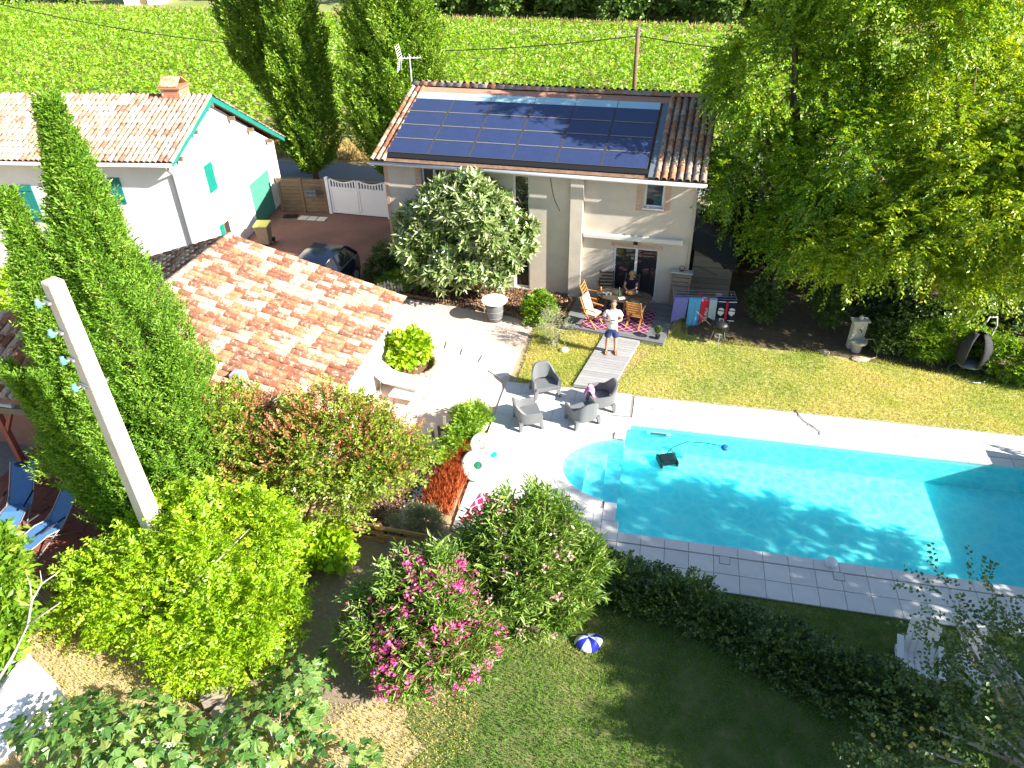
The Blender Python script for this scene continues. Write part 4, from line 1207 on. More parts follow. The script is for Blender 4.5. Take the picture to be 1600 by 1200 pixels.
# big overhanging trees at the right
tree('hornbeam_tree', 'big drooping leafy tree overhanging the right end of the main house', 'tree', (4.2, 24.1, 0), (0, 0, 3.2), .3,
     [((-1.0, -.2, 6.6), (2.1, 2.2, 2.6)), ((-1.5, -.9, 3.9), (1.5, 1.6, 1.9)), ((1.2, 0, 8.6), (2.6, 2.4, 2.7)), ((1.0, -1.9, 4.5), (2.0, 1.7, 2.0)), ((-.1, -2.2, 2.6), (1.4, 1.0, 1.2)), ((-.6, .3, 9.6), (2, 2, 1.8)), ((1.8, -2.4, 3.0), (1.7, 1.1, 1.2))],
     6600, 17, .62, .12, .06, LM_big, BARK, seed=11, droop=.45, nsub=15, subr=.30, inner=.18, group='big trees at the lawn edge', vclus=.45)
tree('hornbeam_tree', 'big sunlit lime green tree drooping over the hedge by the hanging chair', 'tree', (8.5, 22.9, 0), (0, 0, 4.5), .3,
     [((-.6, 0, 6.6), (2.2, 2.2, 2.4)), ((-.2, -1.9, 4.6), (2.1, 1.5, 1.6)), ((-2.0, -1.3, 2.9), (1.6, 1.0, 1.1)), ((1.5, -1.0, 4.3), (1.8, 1.6, 2.0)), ((-.8, 1.4, 9.4), (2.2, 2.2, 2.0)), ((.2, -1.8, 2.6), (1.6, .9, 1.0)), ((2.8, .2, 5.0), (1.8, 1.8, 2.2)), ((1.2, -2.2, 6.0), (1.6, 1.4, 1.3)), ((-2.0, -2.9, 3.9), (1.6, 1.1, 1.3)), ((-.2, -3.3, 5.2), (1.7, 1.2, 1.3)), ((-3.5, -2.4, 2.8), (1.2, .9, 1.0)), ((-.1, -2.7, 2.9), (1.6, .9, 1.1)), ((1.7, -3.0, 3.6), (1.3, 1.0, 1.4))],
     9000, 17, .62, .12, .06, LM_big_lit, BARK, seed=12, droop=.45, nsub=13, subr=.30, inner=.18, group='big trees at the lawn edge', vbase=None, vclus=.45)
tree('hornbeam_tree', 'pale leafy tree farther back at the right edge beyond the big trees', 'tree', (14.2, 28.5, 0), (0, 0, 3.5), .25,
     [((0, 0, 5), (2.6, 2.4, 2.4)), ((-1.6, -1, 3), (1.8, 1.6, 1.6)), ((1.5, -.5, 3.6), (2, 2, 2))], 1900, 12, .6, .18, .09, LM_big, BARK, seed=13, droop=.4, nsub=12)
rng = np.random.default_rng(16)
n = 7500
ux, uy = rng.uniform(1.8, 15, n), rng.uniform(22, 30, n)
uy = np.where((ux < 6.5) & (uy < 25.5), uy + 4, uy)
o = leaf_obj('undergrowth', *sprays(np.c_[ux, uy, rng.random(n) ** 1.3 * np.clip((uy - 21) * .5, .5, 3.2)], rng.normal(0, 1, (n, 3)) + (0, 0, .4), 9, .6, .2, .12, rng, droop=.2), LM_dark, kind='stuff')  # bushes added to read as the deep shade behind the trees
tag(o, 'dark undergrowth added to fill the shade behind the big trees', 'undergrowth')
# garden trees standing right of the pool, out of view; they throw the dappled shade over pool and lawn
tree('garden_tree', 'leafy garden tree right of the pool shading the water', 'tree', (13.2, 9.35, 0), (0, 0, 4), .22,
     [((0, 0, 5.6), (2.2, 2.2, 2.4)), ((-.8, 1.0, 4.2), (1.6, 1.3, 1.2)), ((.4, -.9, 7.6), (1.6, 1.6, 1.4)), ((.6, .5, 3.2), (1.6, 1.6, 1.0))], 1050, 12, .6, .2, .1, LM_big, BARK, seed=14, nsub=11, subr=.34, inner=.08)
tree('garden_tree', 'leafy garden tree right of the lower lawn casting shade on the grass', 'tree', (11.2, 6.2, 0), (0, 0, 3), .22,
     [((0, 0, 4.2), (2.0, 1.9, 1.8)), ((-.6, .8, 3.0), (1.6, 1.4, 1.1)), ((.8, -.8, 5.6), (1.6, 1.6, 1.4)), ((1.4, 1.5, 5.8), (1.5, 1.5, 1.3)), ((-1.2, -.9, 2.6), (1.2, 1.2, 1.0)), ((1.8, .3, 7.0), (1.6, 1.6, 1.3))], 2900, 12, .6, .2, .1, LM_big, BARK, seed=15, nsub=14, subr=.4, inner=.3)

# loquat by the house
rngl = np.random.default_rng(40)
tl_ = thing('loquat_tree', 'rounded evergreen tree with long leathery leaves against the house front', 'tree', (-5.75, 21.65, 0))
lob = [((-.6, -.2, 2.4), (1.75, 1.25, 1.5)), ((-1.7, -.1, 1.9), (1.15, 1.0, 1.15)), ((.75, -.1, 2.1), (1.05, 1.0, 1.15)), ((-.5, -.1, 3.3), (1.3, 1.0, .95)), ((-.9, -.6, 1.3), (1.3, .8, .8)), ((.3, -.3, 1.2), (.9, .7, .7))]
limbs(MB(), (0, 0, -.05), (-.4, 0, 2.2), .11, [(-1.4, 0, 2), (.6, 0, 2.2), (-.5, 0, 3.3), (-.8, -.5, 2)], 8, random.Random(4)).build('trunk', BARKP, tl_, smooth=True)
P, D = crown_pts(lob, 2300, rngl, nsub=14, subr=.4, inner=.3)
D = D + rngl.normal(0, .3, D.shape); D[:, 2] += .55
# rosettes: leaves radiate from each twig end
K, m_ = len(P), 9
D = nrm(D)
ref = nrm(np.cross(D, rngl.normal(0, 1, (K, 3))))
ref2 = np.cross(D, ref)
aa = (np.arange(m_) * 2.4)[None] + rngl.uniform(0, 6, (K, 1))
rad = ref[:, None] * np.cos(aa)[..., None] + ref2[:, None] * np.sin(aa)[..., None]
lift = np.linspace(.25, 1.3, m_)[None, :, None]
ax = rad + D[:, None] * lift + rngl.normal(0, .12, (K, m_, 3))
nr_ = D[:, None] - rad * .4 + rngl.normal(0, .2, (K, m_, 3))
pos = P[:, None] + D[:, None] * (np.linspace(0, .12, m_))[None, :, None]
val = np.clip(rngl.normal(.38, .16, (K, m_)) + np.linspace(-.12, .38, m_)[None] + rngl.normal(0, .08, (K, 1)), 0, 1)
LL_ = rngl.uniform(.20, .34, (K, m_))
leaf_obj('crown', pos.reshape(-1, 3), ax.reshape(-1, 3), nr_.reshape(-1, 3), LL_.ravel(), LL_.ravel() * .3, val.ravel(), LM_loq, tl_)

# red-tipped myrtle tree over the path
lob = [((0.2, 1.0, 2.0), (1.2, .8, .8)), ((-1.7, 1.2, 2.2), (.9, .7, .75)), ((1.0, 1.3, 2.05), (1.0, .8, .7)), ((1.75, 1.3, 1.85), (.7, .65, .55)), ((-.8, .5, 1.3), (.9, .7, .6)), ((.7, .7, 1.1), (.75, .55, .45)), ((.5, 1.5, 2.55), (.9, .6, .45))]
tm = tree('crape_myrtle', 'multi-stemmed tree with red-tipped leaves beside the wooden rail fence', 'tree', (-6.85, 9.6, 0), (.25, .35, 1.5), .10, lob, 2700, 13, .42, .085, .05, LM_myr, BARKP, seed=51, nlimb=16, droop=.1, upb=.35, nsub=12, subr=.33, inner=.18, stems=[(-.06, 0), (.08, .05)])
rng = np.random.default_rng(52)
P, D = crown_pts(lob, 1700, rng, nsub=16, subr=.40, inner=.35)
kp = (D[:, 2] > .1) & (P[:, 2] > 1.5)
P, D = P[kp] + D[kp] * .12, D[kp]
D[:, 2] += .9
leaf_obj('red_shoots', *sprays(P, D, 13, .3, .055, .035, rng, droop=0, spread=.5), LM_red, tm)

# lime green shrub round the pole foot
tree('lime_shrub', 'bright lime green mounded shrub growing round the foot of the concrete pole', 'shrub', (-8.1, 7.5, 0), (0, 0, 1.0), .08,
     [((-.1, .1, .8), (1.7, 1.1, 1.1)), ((.8, .9, 1.5), (1.15, .9, 1.15)), ((-1.3, .1, .6), (1.1, 1.0, .8)), ((1.35, -.1, .75), (1.0, 1.0, .85)), ((.75, -.7, .45), (.9, .6, .6)), ((-.2, 1.0, 1.5), (1.0, .8, .7))],
     4200, 13, .34, .085, .042, LM_yel, BARKG, seed=61, droop=.2, upb=.25, nsub=16, subr=.38, inner=.3, zmin=.02, nlimb=10)
# oleanders
def oleander(label, loc, lobes, seed, fcols, nfl, fname, ftop=.2):
    t = tree('oleander_bush', label, 'bush', loc, (0, 0, .9), .05, lobes, 2600, 12, .34, .17, .032, LM_ole, BARKG, seed=seed, droop=-.1, upb=.7, nsub=16, subr=.38, inner=.3, zmin=.05, nlimb=12, spread=.6)
    rng = np.random.default_rng(seed + 1)
    P, D = crown_pts(lobes, nfl * 3, rng, nsub=20, subr=.42, inner=.5)
    c, r = np.array([l[0] for l in lobes]), np.array([l[1] for l in lobes])
    kp = (D[:, 2] > ftop - .3) & (P[:, 2] > .35)
    P, D = (P + D * .2)[kp], D[kp]
    pk = rng.permutation(len(P))[:nfl]
    P, D = P[pk], D[pk]
    m_ = 16
    off = rng.normal(0, .045, (len(P), m_, 3))
    pos = (P[:, None] + off).reshape(-1, 3)
    ax = (rng.normal(0, 1, (len(P), m_, 3)) + np.array([0, 0, .5])).reshape(-1, 3)
    nr_ = (D[:, None] + rng.normal(0, .4, (len(P), m_, 3))).reshape(-1, 3)
    n = len(pos)
    leaf_obj(fname, pos, ax, nr_, rng.uniform(.04, .07, n), .052, rng.random(n), leafmat(fname + str(seed), fcols, trans=.3), t)
    return t
oleander('pink flowering oleander bush in the middle foreground', (-3.45, 7.55, 0), [((0, 0, .9), (.95, .75, .8)), ((-.6, .1, .7), (.7, .6, .6)), ((.55, .1, .8), (.75, .6, .65)), ((.1, .4, 1.5), (.7, .55, .65)), ((0, -.3, .45), (.8, .5, .45))], 71,
         [(0.62, 0.05, 0.22), (0.72, 0.10, 0.32), (0.78, 0.20, 0.42), (0.62, 0.12, 0.45)], 620, 'pink_flowers')
oleander('taller oleander bush with sparse pale pink flowers beside the pool corner', (-1.95, 9.3, 0), [((0, 0, 1.1), (1.05, .85, .9)), ((-.55, -.1, .85), (.65, .6, .65)), ((.7, .0, 1.0), (.75, .65, .7)), ((.1, .3, 1.7), (.72, .55, .6)), ((.2, -.45, .6), (.9, .5, .55))], 73,
         [(0.70, 0.35, 0.32), (0.78, 0.52, 0.48), (0.80, 0.62, 0.58)], 120, 'pale_flowers')
# fern-like sumac leaves in the pink oleander
# ivy hedge below the pool paving
hp = np.array([(-.75, 10.05), (.2, 9.95), (1.3, 9.6), (2.4, 9.15), (3.4, 8.75), (4.4, 8.35), (5.2, 8.1)])
hl = [((x - 2, y - 9.2, .22 + .08 * math.sin(i * 2.1)), (.62, .42, .34 + .1 * math.cos(i * 1.7))) for i, (x, y) in enumerate((a + (b - a) * t) for a, b in zip(hp[:-1], hp[1:]) for t in (0, .5))]
rng = np.random.default_rng(81)
th = thing('ivy_hedge', 'low dark ivy hedge running diagonally below the pool paving', 'hedge', (2, 9.2, 0))
P, D = crown_pts(hl, 5200, rng, nsub=7, subr=.55, inner=.4, zmin=.0)
leaf_obj('foliage', *sprays(P, D + (0, 0, .3), 9, .2, .062, .045, rng, droop=.2), LM_dark, th)
sm = MB()
for i in range(len(hp) - 1):
    a, b = hp[i] - (2, 9.2), hp[i + 1] - (2, 9.2)
    sm.tube([(*a, .02), (*((a + b) / 2), .1), (*b, .02)], .025, 5)
sm.build('stems', BARK, th)

def shrub(name, label, loc, lobes, K, L, W, lm, seed, group=None, cat='shrub', m=10, tl=.22, upb=.3, droop=.15, **k):
    return tree(name, label, cat, loc, (0, 0, lobes[0][0][2] * .7), .035, lobes, K, m, tl, L, W, lm, BARK, seed=seed, group=group, nlimb=6, droop=droop, upb=upb, zmin=.02, **k)
shrub('round_bush', 'round bright green bush at the corner of the flower bed', (-3.64, 20.3, 0), [((0, 0, .42), (.45, .45, .42)), ((.15, -.1, .5), (.35, .35, .35))], 700, .09, .05, LM_green, 91)
shrub('olive_bush', 'small silvery olive bush on the little lawn', (-2.75, 18.85, 0), [((0, 0, .62), (.42, .4, .38)), ((-.15, .1, .8), (.3, .3, .3))], 260, .06, .014, LM_olive, 92, tl=.3, inner=.5)
shrub('clipped_shrub', 'clipped dark round shrub at the end of the picket fence', (-9.5, 22.0, 0), [((0, 0, .5), (.52, .5, .48))], 900, .055, .035, LM_dark, 93, group='clipped shrubs by the house corner', nsub=20, subr=.3, inner=.5, lo=.85)
shrub('clipped_shrub', 'smaller dark shrub behind the clipped ball, at the house corner', (-9.55, 22.9, 0), [((0, 0, .75), (.38, .38, .4)), ((0, 0, .3), (.35, .35, .3))], 700, .055, .035, LM_dark, 94, group='clipped shrubs by the house corner', inner=.5)
shrub('creeper', 'green creeper spilling over the white picket fence', (-8.75, 21.6, 0), [((0, 0, .35), (.5, .3, .3)), ((-.3, -.3, .3), (.3, .3, .25)), ((.4, .2, .3), (.4, .3, .3))], 420, .07, .045, LM_green, 95, cat='creeper')
shrub('vase_shrub', 'dark shrub under the big tree, nearer the laundry', (3.35, 21.35, 0), [((0, 0, .85), (.5, .45, .4)), ((0, 0, .55), (.35, .35, .3))], 800, .06, .035, LM_dark, 96, group='dark shrubs under the big tree', inner=.5)
shrub('vase_shrub', 'dark shrub under the big tree, nearer the stone fountain', (5.3, 21.35, 0), [((0, 0, .85), (.45, .45, .45)), ((0, 0, .5), (.3, .3, .3))], 800, .06, .035, LM_dark, 97, group='dark shrubs under the big tree', inner=.5)
shrub('garden_hedge', 'clipped dark hedge block beside the stone fountain', (6.9, 20.35, 0), [((0, 0, .4), (.55, .45, .45)), ((-.2, 0, .5), (.4, .4, .35))], 1000, .06, .035, LM_dark, 98, cat='hedge', inner=.4)
shrub('garden_hedge', 'bamboo-like green hedge behind the hanging chair', (8.2, 20.2, 0), [((-.5, 0, .5), (.6, .5, .5)), ((.3, 0, .55), (.6, .5, .55)), ((1.1, 0, .5), (.6, .5, .5))], 1300, .13, .03, LM_green, 99, cat='hedge', inner=.4)
shrub('garden_hedge', 'clipped green hedge at the right edge beyond the hanging chair', (10.3, 19.4, 0), [((-.5, .1, .5), (.6, .5, .55)), ((.3, -.1, .5), (.7, .5, .55)), ((1.2, -.2, .5), (.7, .5, .55)), ((2.2, -.3, .5), (.7, .5, .55))], 1900, .09, .04, LM_green, 100, cat='hedge', inner=.4)
shrub('hydrangea', 'leafy yellow-green hydrangea in the stone planter on the gravel', (-6.85, 16.95, .1), [((0, 0, .55), (.5, .45, .42)), ((.15, -.1, .85), (.3, .3, .25))], 420, .15, .10, LM_yel, 101, m=7)
shrub('lavender', 'grey-green lavender clump behind the wooden rail fence', (-4.62, 10.72, 0), [((0, 0, .25), (.55, .25, .3)), ((.3, 0, .25), (.35, .25, .3))], 600, .09, .012, LM_olive, 102, upb=1.2)
shrub('strip_plants', 'green leafy plants along the old fence posts', (-4.35, 13.7, 0), [((-.05, .5, .35), (.3, .4, .3)), ((0, 0, .35), (.28, .4, .3)), ((.1, .95, .3), (.25, .3, .25)), ((-.2, -.6, .25), (.22, .4, .22))], 700, .1, .04, LM_green, 103)
shrub('broadleaf_plant', 'lime green broad-leaved plant at the foot of the myrtle trunk', (-6.3, 9.55, 0), [((0, 0, .4), (.6, .4, .35)), ((.35, -.1, .45), (.35, .3, .3)), ((-.5, -.5, .35), (.4, .4, .35))], 320, .17, .13, LM_yel, 104, m=6)
shrub('left_bush', 'pale green bush at the left edge below the blue sun loungers', (-11.1, 6.7, 0), [((0, 0, 1.6), (.6, .6, .65)), ((-.3, -.3, 1.1), (.8, .7, .8)), ((.2, -.8, 1.0), (.6, .55, .7))], 1200, .16, .075, LM_green, 105, m=9, tl=.35)
shrub('left_bush', 'lime bush behind the cypress at the foot of the white house', (-17.2, 15.2, 0), [((0, 0, 2.2), (1.2, 1.0, .9)), ((-.6, 0, 1.0), (1.0, .9, .8)), ((.6, -.6, .8), (1, .8, .8))], 1000, .16, .09, LM_yel, 106, m=9, tl=.4)
# orange-red rush strip
rng = np.random.default_rng(107)
n = 9000
yy = rng.uniform(11.25, 13.55, n)
xx = -4.33 + (yy - 11.25) * .03 + rng.normal(0, .13, n)
ax = rng.normal(0, .25, (n, 3)); ax[:, 2] = 1
o = thing('orange_rushes', 'strip of orange-red rush plants beside the white pebbles', 'plant', (0, 0, 0))
leaf_obj('stems', np.c_[xx, yy, np.zeros(n)], ax, rng.normal(0, 1, (n, 3)), rng.uniform(.25, .5, n), .014, rng.random(n), leafmat('rush', [(0.40, 0.09, 0.025), (0.56, 0.15, 0.05), (0.62, 0.24, 0.09)], trans=.3), o)

# foreground plants with big lobed leaves, each leaf its own piece
def lobed(name='leaf'):
    pts = []
    angs = [-125, -95, -75, -50, -32, -14, 0, 14, 32, 50, 75, 95, 125]
    rs = [.34, .52, .36, .72, .46, .60, 1.0, .60, .46, .72, .36, .52, .34]
    vs = [(0, 0, 0)]
    for a, r in zip(angs, rs):
        vs.append((r * math.sin(R(a)) * .75, r * math.cos(R(a)) * .75 + .2, -.10 * r * r + .03 * math.sin(a)))
    fs = [(0, i + 1, i) for i in range(1, len(vs) - 1)]
    mb = MB().add(vs, fs)
    mb.val = [1e-6] * len(vs)
    return mb
def leafobjmat():
    m = LM_fig.copy()
    m.name = 'lobed_leaf_single'
    nt = m.node_tree
    at = [n for n in nt.nodes if n.type == 'ATTRIBUTE'][0]
    cr_ = [n for n in nt.nodes if n.type == 'VALTORGB'][0]
    oi = nt.nodes.new('ShaderNodeObjectInfo')
    nt.links.new(oi.outputs['Random'], cr_.inputs[0])
    return m
ME_lobed = lobed().mesh('leaf', leafobjmat())
def lobed_plant(label, loc, lobes, n, size, seed):
    rr = random.Random(seed)
    rng = np.random.default_rng(seed)
    t = thing('maple_shrub', label, 'shrub', loc, 0, 'lobed-leaf shrubs in the foreground')
    ends = [(c[0] + rr.uniform(-.6, .6) * r[0], c[1] + rr.uniform(-.6, .6) * r[1], c[2] + rr.uniform(-.4, .6) * r[2]) for c, r in lobes for _ in range(3)]
    limbs(MB(), (0, 0, -.05), (0, 0, max(c[2] for c, r in lobes) * .7), .035, ends, 6, rr).build('stem', BARKG, t, smooth=True)
    P, D = crown_pts(lobes, n, rng, nsub=8, subr=.5, inner=.35)
    pk = rng.permutation(len(P)); P, D = P[pk], D[pk]
    rest = MB()
    for q, (p, d) in enumerate(zip(P[:n], D[:n])):
        z = (Vector(d) * .55 + Vector((rr.uniform(-.4, .4), rr.uniform(-.4, .4), 1))).normalized()
        y = Vector((d[0] + rr.uniform(-.6, .6), d[1] + rr.uniform(-.6, .6), 0))
        x = y.cross(z).normalized()
        y = z.cross(x)
        s = size * rr.uniform(.6, 1.25)
        M = Matrix.Translation(Vector(p)) @ Matrix((x * s, y * s, z * s)).transposed().to_4x4()
        if q < 280:
            inst('leaf', ME_lobed, t, M=M)
        else:
            rest.add([M @ v.co for v in ME_lobed.vertices], [tuple(f.vertices) for f in ME_lobed.polygons], rr.random())
    if rest.v:
        rest.build('foliage', LM_fig, t, kind='stuff')
    return t
lobed_plant('large lobed-leaf shrub at the bottom left corner', (-7.4, 4.75, 0), [((0, 0, 1.1), (1.0, .6, .45)), ((-.9, -.1, .8), (.8, .6, .5)), ((.8, .1, 1.0), (.6, .5, .45)), ((-.1, .45, .7), (.9, .45, .45)), ((-.3, -.5, .9), (1.2, .5, .5))], 800, .21, 111)
lobed_plant('lobed-leaf shrub at the bottom between straw and stone blocks', (-5.2, 5.35, 0), [((0, 0, 1.0), (.65, .55, .5)), ((.1, .8, .8), (.5, .4, .4)), ((-.2, -.4, .8), (.6, .5, .4)), ((.3, .3, .6), (.5, .5, .4))], 480, .19, 112)
lobed_plant('small lobed-leaf shrub at the bottom near the pink oleander', (-3.75, 5.1, 0), [((0, 0, .9), (.45, .45, .55)), ((.2, .2, .4), (.4, .4, .3))], 170, .18, 113)
lobed_plant('lobed-leaf sapling on the straw left of the pink oleander', (-5.35, 6.75, 0), [((0, 0, .5), (.5, .35, .35)), ((-.3, -.3, .4), (.4, .3, .3))], 140, .17, 114)
# bare pale branch
bb = thing('dead_branch', 'bare pale forked branch sticking up beside the white tarpaulin', 'branch', (-10.2, 5.6, 0))
MB().tube([(-.2, -.3, .5), (.2, .1, 1.1), (.45, .4, 1.6), (.55, .6, 2.0), (.75, .75, 2.3), (1.0, .9, 2.45)], [.03, .026, .022, .018, .013, .007], 6).tube([(.45, .4, 1.6), (.8, .5, 1.85), (1.15, .6, 2.1)], [.016, .012, .006], 5).tube([(.55, .6, 2.0), (.5, .75, 2.25), (.38, .85, 2.35)], [.013, .01, .005], 5).tube([(.75, .75, 2.3), (.72, .85, 2.5)], [.009, .004], 5).build('bough', BARKG, bb, smooth=True)

# apple tree reaching in from the right
ta = tree('apple_tree', 'apple tree with small yellow apples reaching over the white garden chairs', 'tree', (6.4, 6.4, 0), (0, 0, 1.9), .13,
     [((-1.2, 1.9, 2.5), (.9, .7, .5)), ((-.6, 1.2, 2.3), (1.0, .8, .6)), ((-1.6, .6, 1.7), (.9, .7, .6)), ((-2.2, .0, 1.5), (.7, .6, .5)), ((-1.0, -.4, 2.0), (1.1, .9, .8)), ((.2, .4, 2.6), (1.2, 1.2, .9)), ((-1.9, -.6, 1.2), (.8, .7, .6))],
     760, 11, .5, .075, .05, LM_dark, BARKG, seed=121, nlimb=22, droop=.2, nsub=12, subr=.45, inner=.4)
rr = random.Random(122)
me_a = MB().ell((0, 0, 0), (.032, .032, .03), 8, 6).mesh('apple', mat('apple_skin', (0.45, 0.42, 0.10), (0.5, 0.35, 0.08), scale=3, rough=.4), smooth=True)
for i in range(60):
    c, r = rr.choice([((-.6, 1.2, 2.3), (1.0, .8, .6)), ((-1.6, .6, 1.7), (.9, .7, .6)), ((-2.2, .0, 1.5), (.7, .6, .5)), ((-1.0, -.4, 2.0), (1.1, .9, .8)), ((-1.9, -.6, 1.2), (.8, .7, .6))])
    d = Vector((rr.gauss(0, 1), rr.gauss(0, 1), abs(rr.gauss(0, 1)))).normalized()
    inst('apple', me_a, ta, loc=(c[0] + d.x * r[0] * .9, c[1] + d.y * r[1] * .9, c[2] + d.z * r[2] * .9))

# ------------------------------------------------------------------ far background
rr = random.Random(131)
far_lab = ['dark bushy tree of the far wood, {} along the track from the cypress', ]
ordn = ['first', 'second', 'third', 'fourth', 'fifth', 'sixth', 'seventh', 'eighth', 'ninth', 'tenth', 'eleventh', 'twelfth', 'thirteenth', 'fourteenth', 'fifteenth']
for i in range(13):
    x = -27 + i * 3.4 + rr.uniform(-.6, .6)
    y = 79.6 - (x + 19) * .104 + rr.uniform(0, 1.5) + 1.2
    h = rr.uniform(4.5, 6.5)
    tree('woodland_tree', f'dark green tree of the far wood edge, {ordn[i]} from the cypresses along the track', 'tree', (x, y, 0), (0, 0, h * .6), .18,
         [((0, 0, h * .6), (1.9, 1.8, h * .42)), ((rr.uniform(-1, 1), -.6, h * .35), (1.7, 1.4, h * .32)), ((rr.uniform(-1, 1), -.3, h * .8), (1.3, 1.3, h * .25))],
         420, 9, .8, .36, .24, LM_far, BARK, seed=140 + i, group='trees at the edge of the far wood', nlimb=5, inner=.35)
rng = np.random.default_rng(132)
n = 5200
px = rng.uniform(-34, 30, n); py = 84.5 - (px + 19) * .104 + rng.uniform(0, 14, n)
o = leaf_obj('far_wood', *sprays(np.c_[px, py, rng.uniform(.2, 7, n)], rng.normal(0, 1, (n, 3)) + (0, -.3, .5), 9, 1.2, .6, .42, rng), LM_far, kind='stuff')
tag(o, 'dense dark wood beyond the vineyard filling the top of the view', 'wood')
for i, (x, y, lab) in enumerate(((-80, 84, 'dark roundish bush at the far left beyond the vineyard'), (-73, 86, 'dark bush left of the far white house'), (-55, 92, 'dark bush right of the far white house'), (-48, 93, 'dark hedge bush far behind the leaning cypress'))):
    tree('field_bush', lab, 'bush', (x, y, 0), (0, 0, 1.5), .15, [((0, 0, 1.8), (3, 2, 1.8)), ((2, 0, 1.3), (2.2, 1.6, 1.4))], 420, 9, .9, .4, .26, LM_far, BARK, seed=160 + i, group='bushes in the far fields', nlimb=4)
fh = thing('far_house', 'small white building far away beyond the vineyard at the top left', 'building', (-62.5, 86, 0), R(20))
wm_ = MB(); wall_with_holes(wm_, -2.2, 2.2, 0, 2.6, [(-.5, .4, 0, 2.0)]); wm_.bb(-2.2, 2.2, .23, 4, 0, 2.6).build('wall', M_white, fh)
MB().ext([(-2.5, -.3, 2.6), (2.5, -.3, 2.6), (2.5, 2.1, 3.6), (-2.5, 2.1, 3.6)], (0, 0, .1)).ext([(-2.5, 2.11, 3.6), (2.5, 2.11, 3.6), (2.5, 4.4, 2.6), (-2.5, 4.4, 2.6)], (0, 0, .1)).build('roof', M_tilep, fh)
MB().bb(-.5, .4, .1, .16, 0, 2).build('door', M_oldwood, fh)
# ================================================================== OBJECTS
M_conc = mat('concrete', (0.56, 0.51, 0.44), (0.66, 0.61, 0.54), (0.40, 0.34, 0.27), scale=4, bump=.8, bscale=25, rough=.9, big=(2.0, (0.68, 0.64, 0.58), .6))
M_blk = mat('block_stone', (0.26, 0.22, 0.18), (0.36, 0.31, 0.26), scale=6, bump=.6, rough=.95)
M_insul = mat('insulator_glass', (0.08, 0.30, 0.32), (0.20, 0.48, 0.48), scale=12, rough=.15, spec=.7)
M_steel = mat('grey_steel', (0.35, 0.36, 0.37), (0.45, 0.46, 0.47), scale=8, rough=.45, metal=.6)
# concrete power pole
pl = thing('concrete_pole', 'square pale concrete utility pole with glass insulators in the left foreground', 'utility pole', (-8.85, 8.3, 0), R(-20))
MB().add([(-.2, -.17, -.3), (.2, -.17, -.3), (.2, .17, -.3), (-.2, .17, -.3), (-.135, -.12, 6.95), (.135, -.12, 6.95), (.135, .12, 6.95), (-.135, .12, 6.95)],
         [(0, 3, 2, 1), (4, 5, 6, 7), (0, 1, 5, 4), (1, 2, 6, 5), (2, 3, 7, 6), (3, 0, 4, 7)]).build('shaft', M_conc, pl, bevel=.035)
for z in (6.62, 6.1, 5.6, 5.08):
    b = MB().tube([(-.06, -.1, z), (-.1, -.22, z), (-.1, -.27, z + .05)], .014, 6).build('bracket', M_steel, pl)
    MB().lathe([(.02, 0), (.055, .01), (.035, .04), (.06, .06), (.03, .1), (.035, .13), (.01, .14)], 12, c=(-.1, -.27, z - .03)).build('insulator', M_insul, b, smooth=True)
    MB().bb(-.15, .0, -.185, -.12, z - .02, z + .02).build('clamp', M_steel, b)
MB().bb(-.17, .17, -.16, .16, 5.1, 5.13).build('steel_band', M_steel, pl)
# wooden pole and cables at the vineyard
up_ = thing('wooden_pole', 'weathered wooden utility pole standing in the vineyard behind the roof', 'utility pole', (-2.45, 46, 0))
MB().tube([(0, 0, -.2), (0, 0, 4.66)], [.15, .11], 10).build('shaft', M_oldwood, up_, smooth=True)
MB().tube([(-.2, 0, 4.5), (.25, 0, 4.62)], .03, 6).tube([(.1, 0, 4.55), (.3, 0, 4.4)], .025, 6).build('fitting', M_steel, up_)
def cable(lab, pts):
    mb = MB()
    P = []
    for (a, b, sag) in pts:
        a, b = Vector(a), Vector(b)
        for i in range(17):
            t = i / 16
            P.append(a.lerp(b, t) - Vector((0, 0, 4 * sag * t * (1 - t))))
    mb.tube(P, .03, 5)
    tag(mb.build('power_cable', M_black, None), lab, 'cable', 'cables over the vineyard')
cable('black overhead cable sagging left from the wooden pole across the vineyard', [((-2.45, 46, 4.2), (-45, 46, 5.6), 1.75)])
cable('black overhead cable dropping right from the wooden pole behind the big tree', [((-2.45, 46, 4.2), (16, 46.5, 4.0), .7)])

# ------------------------------------------------------------------ gate, fence, bin, driveway items
gt = thing('driveway_gate', 'white double driveway gate with a row of short bars along its top', 'gate', (-13.98, 27.98, 0), R(-3.5))
for x in (0, 2.72):
    MB().bb(x - .07, x + .07, -.07, .07, -.05, 1.58).build('gate_post', M_gatew, gt, bevel=.01)
def leaf(x0, x1):
    g_ = MB().bb(x0, x0 + .08, -.03, .03, .04, 1.5).bb(x1 - .08, x1, -.03, .03, .04, 1.5).bb(x0 + .08, x1 - .08, -.03, .03, .04, .14).bb(x0 + .08, x1 - .08, -.03, .03, 1.1, 1.18).build('leaf_frame', M_gatew, gt)
    MB().bb(x0 + .081, x1 - .081, -.012, .012, .141, 1.099).build('panel', M_gatew, g_)
    n = 8
    s = MB()
    pts = []
    for k in range(11):
        t = k / 10
        pts.append((x0 + .08 + (x1 - x0 - .16) * t, 0, 1.5 - .12 * math.sin(t * math.pi)))
    for a, b in zip(pts[:-1], pts[1:]): s.beam(a, b, .05, .05)
    s.build('top_rail', M_gatew, g_)
    for k in range(n):
        x = x0 + .12 + (x1 - x0 - .24) * (k + .5) / n
        t = (x - x0 - .08) / (x1 - x0 - .16)
        MB().bb(x - .028, x + .028, -.012, .012, 1.181, 1.48 - .12 * math.sin(t * math.pi)).build('bar', M_gatew, g_)
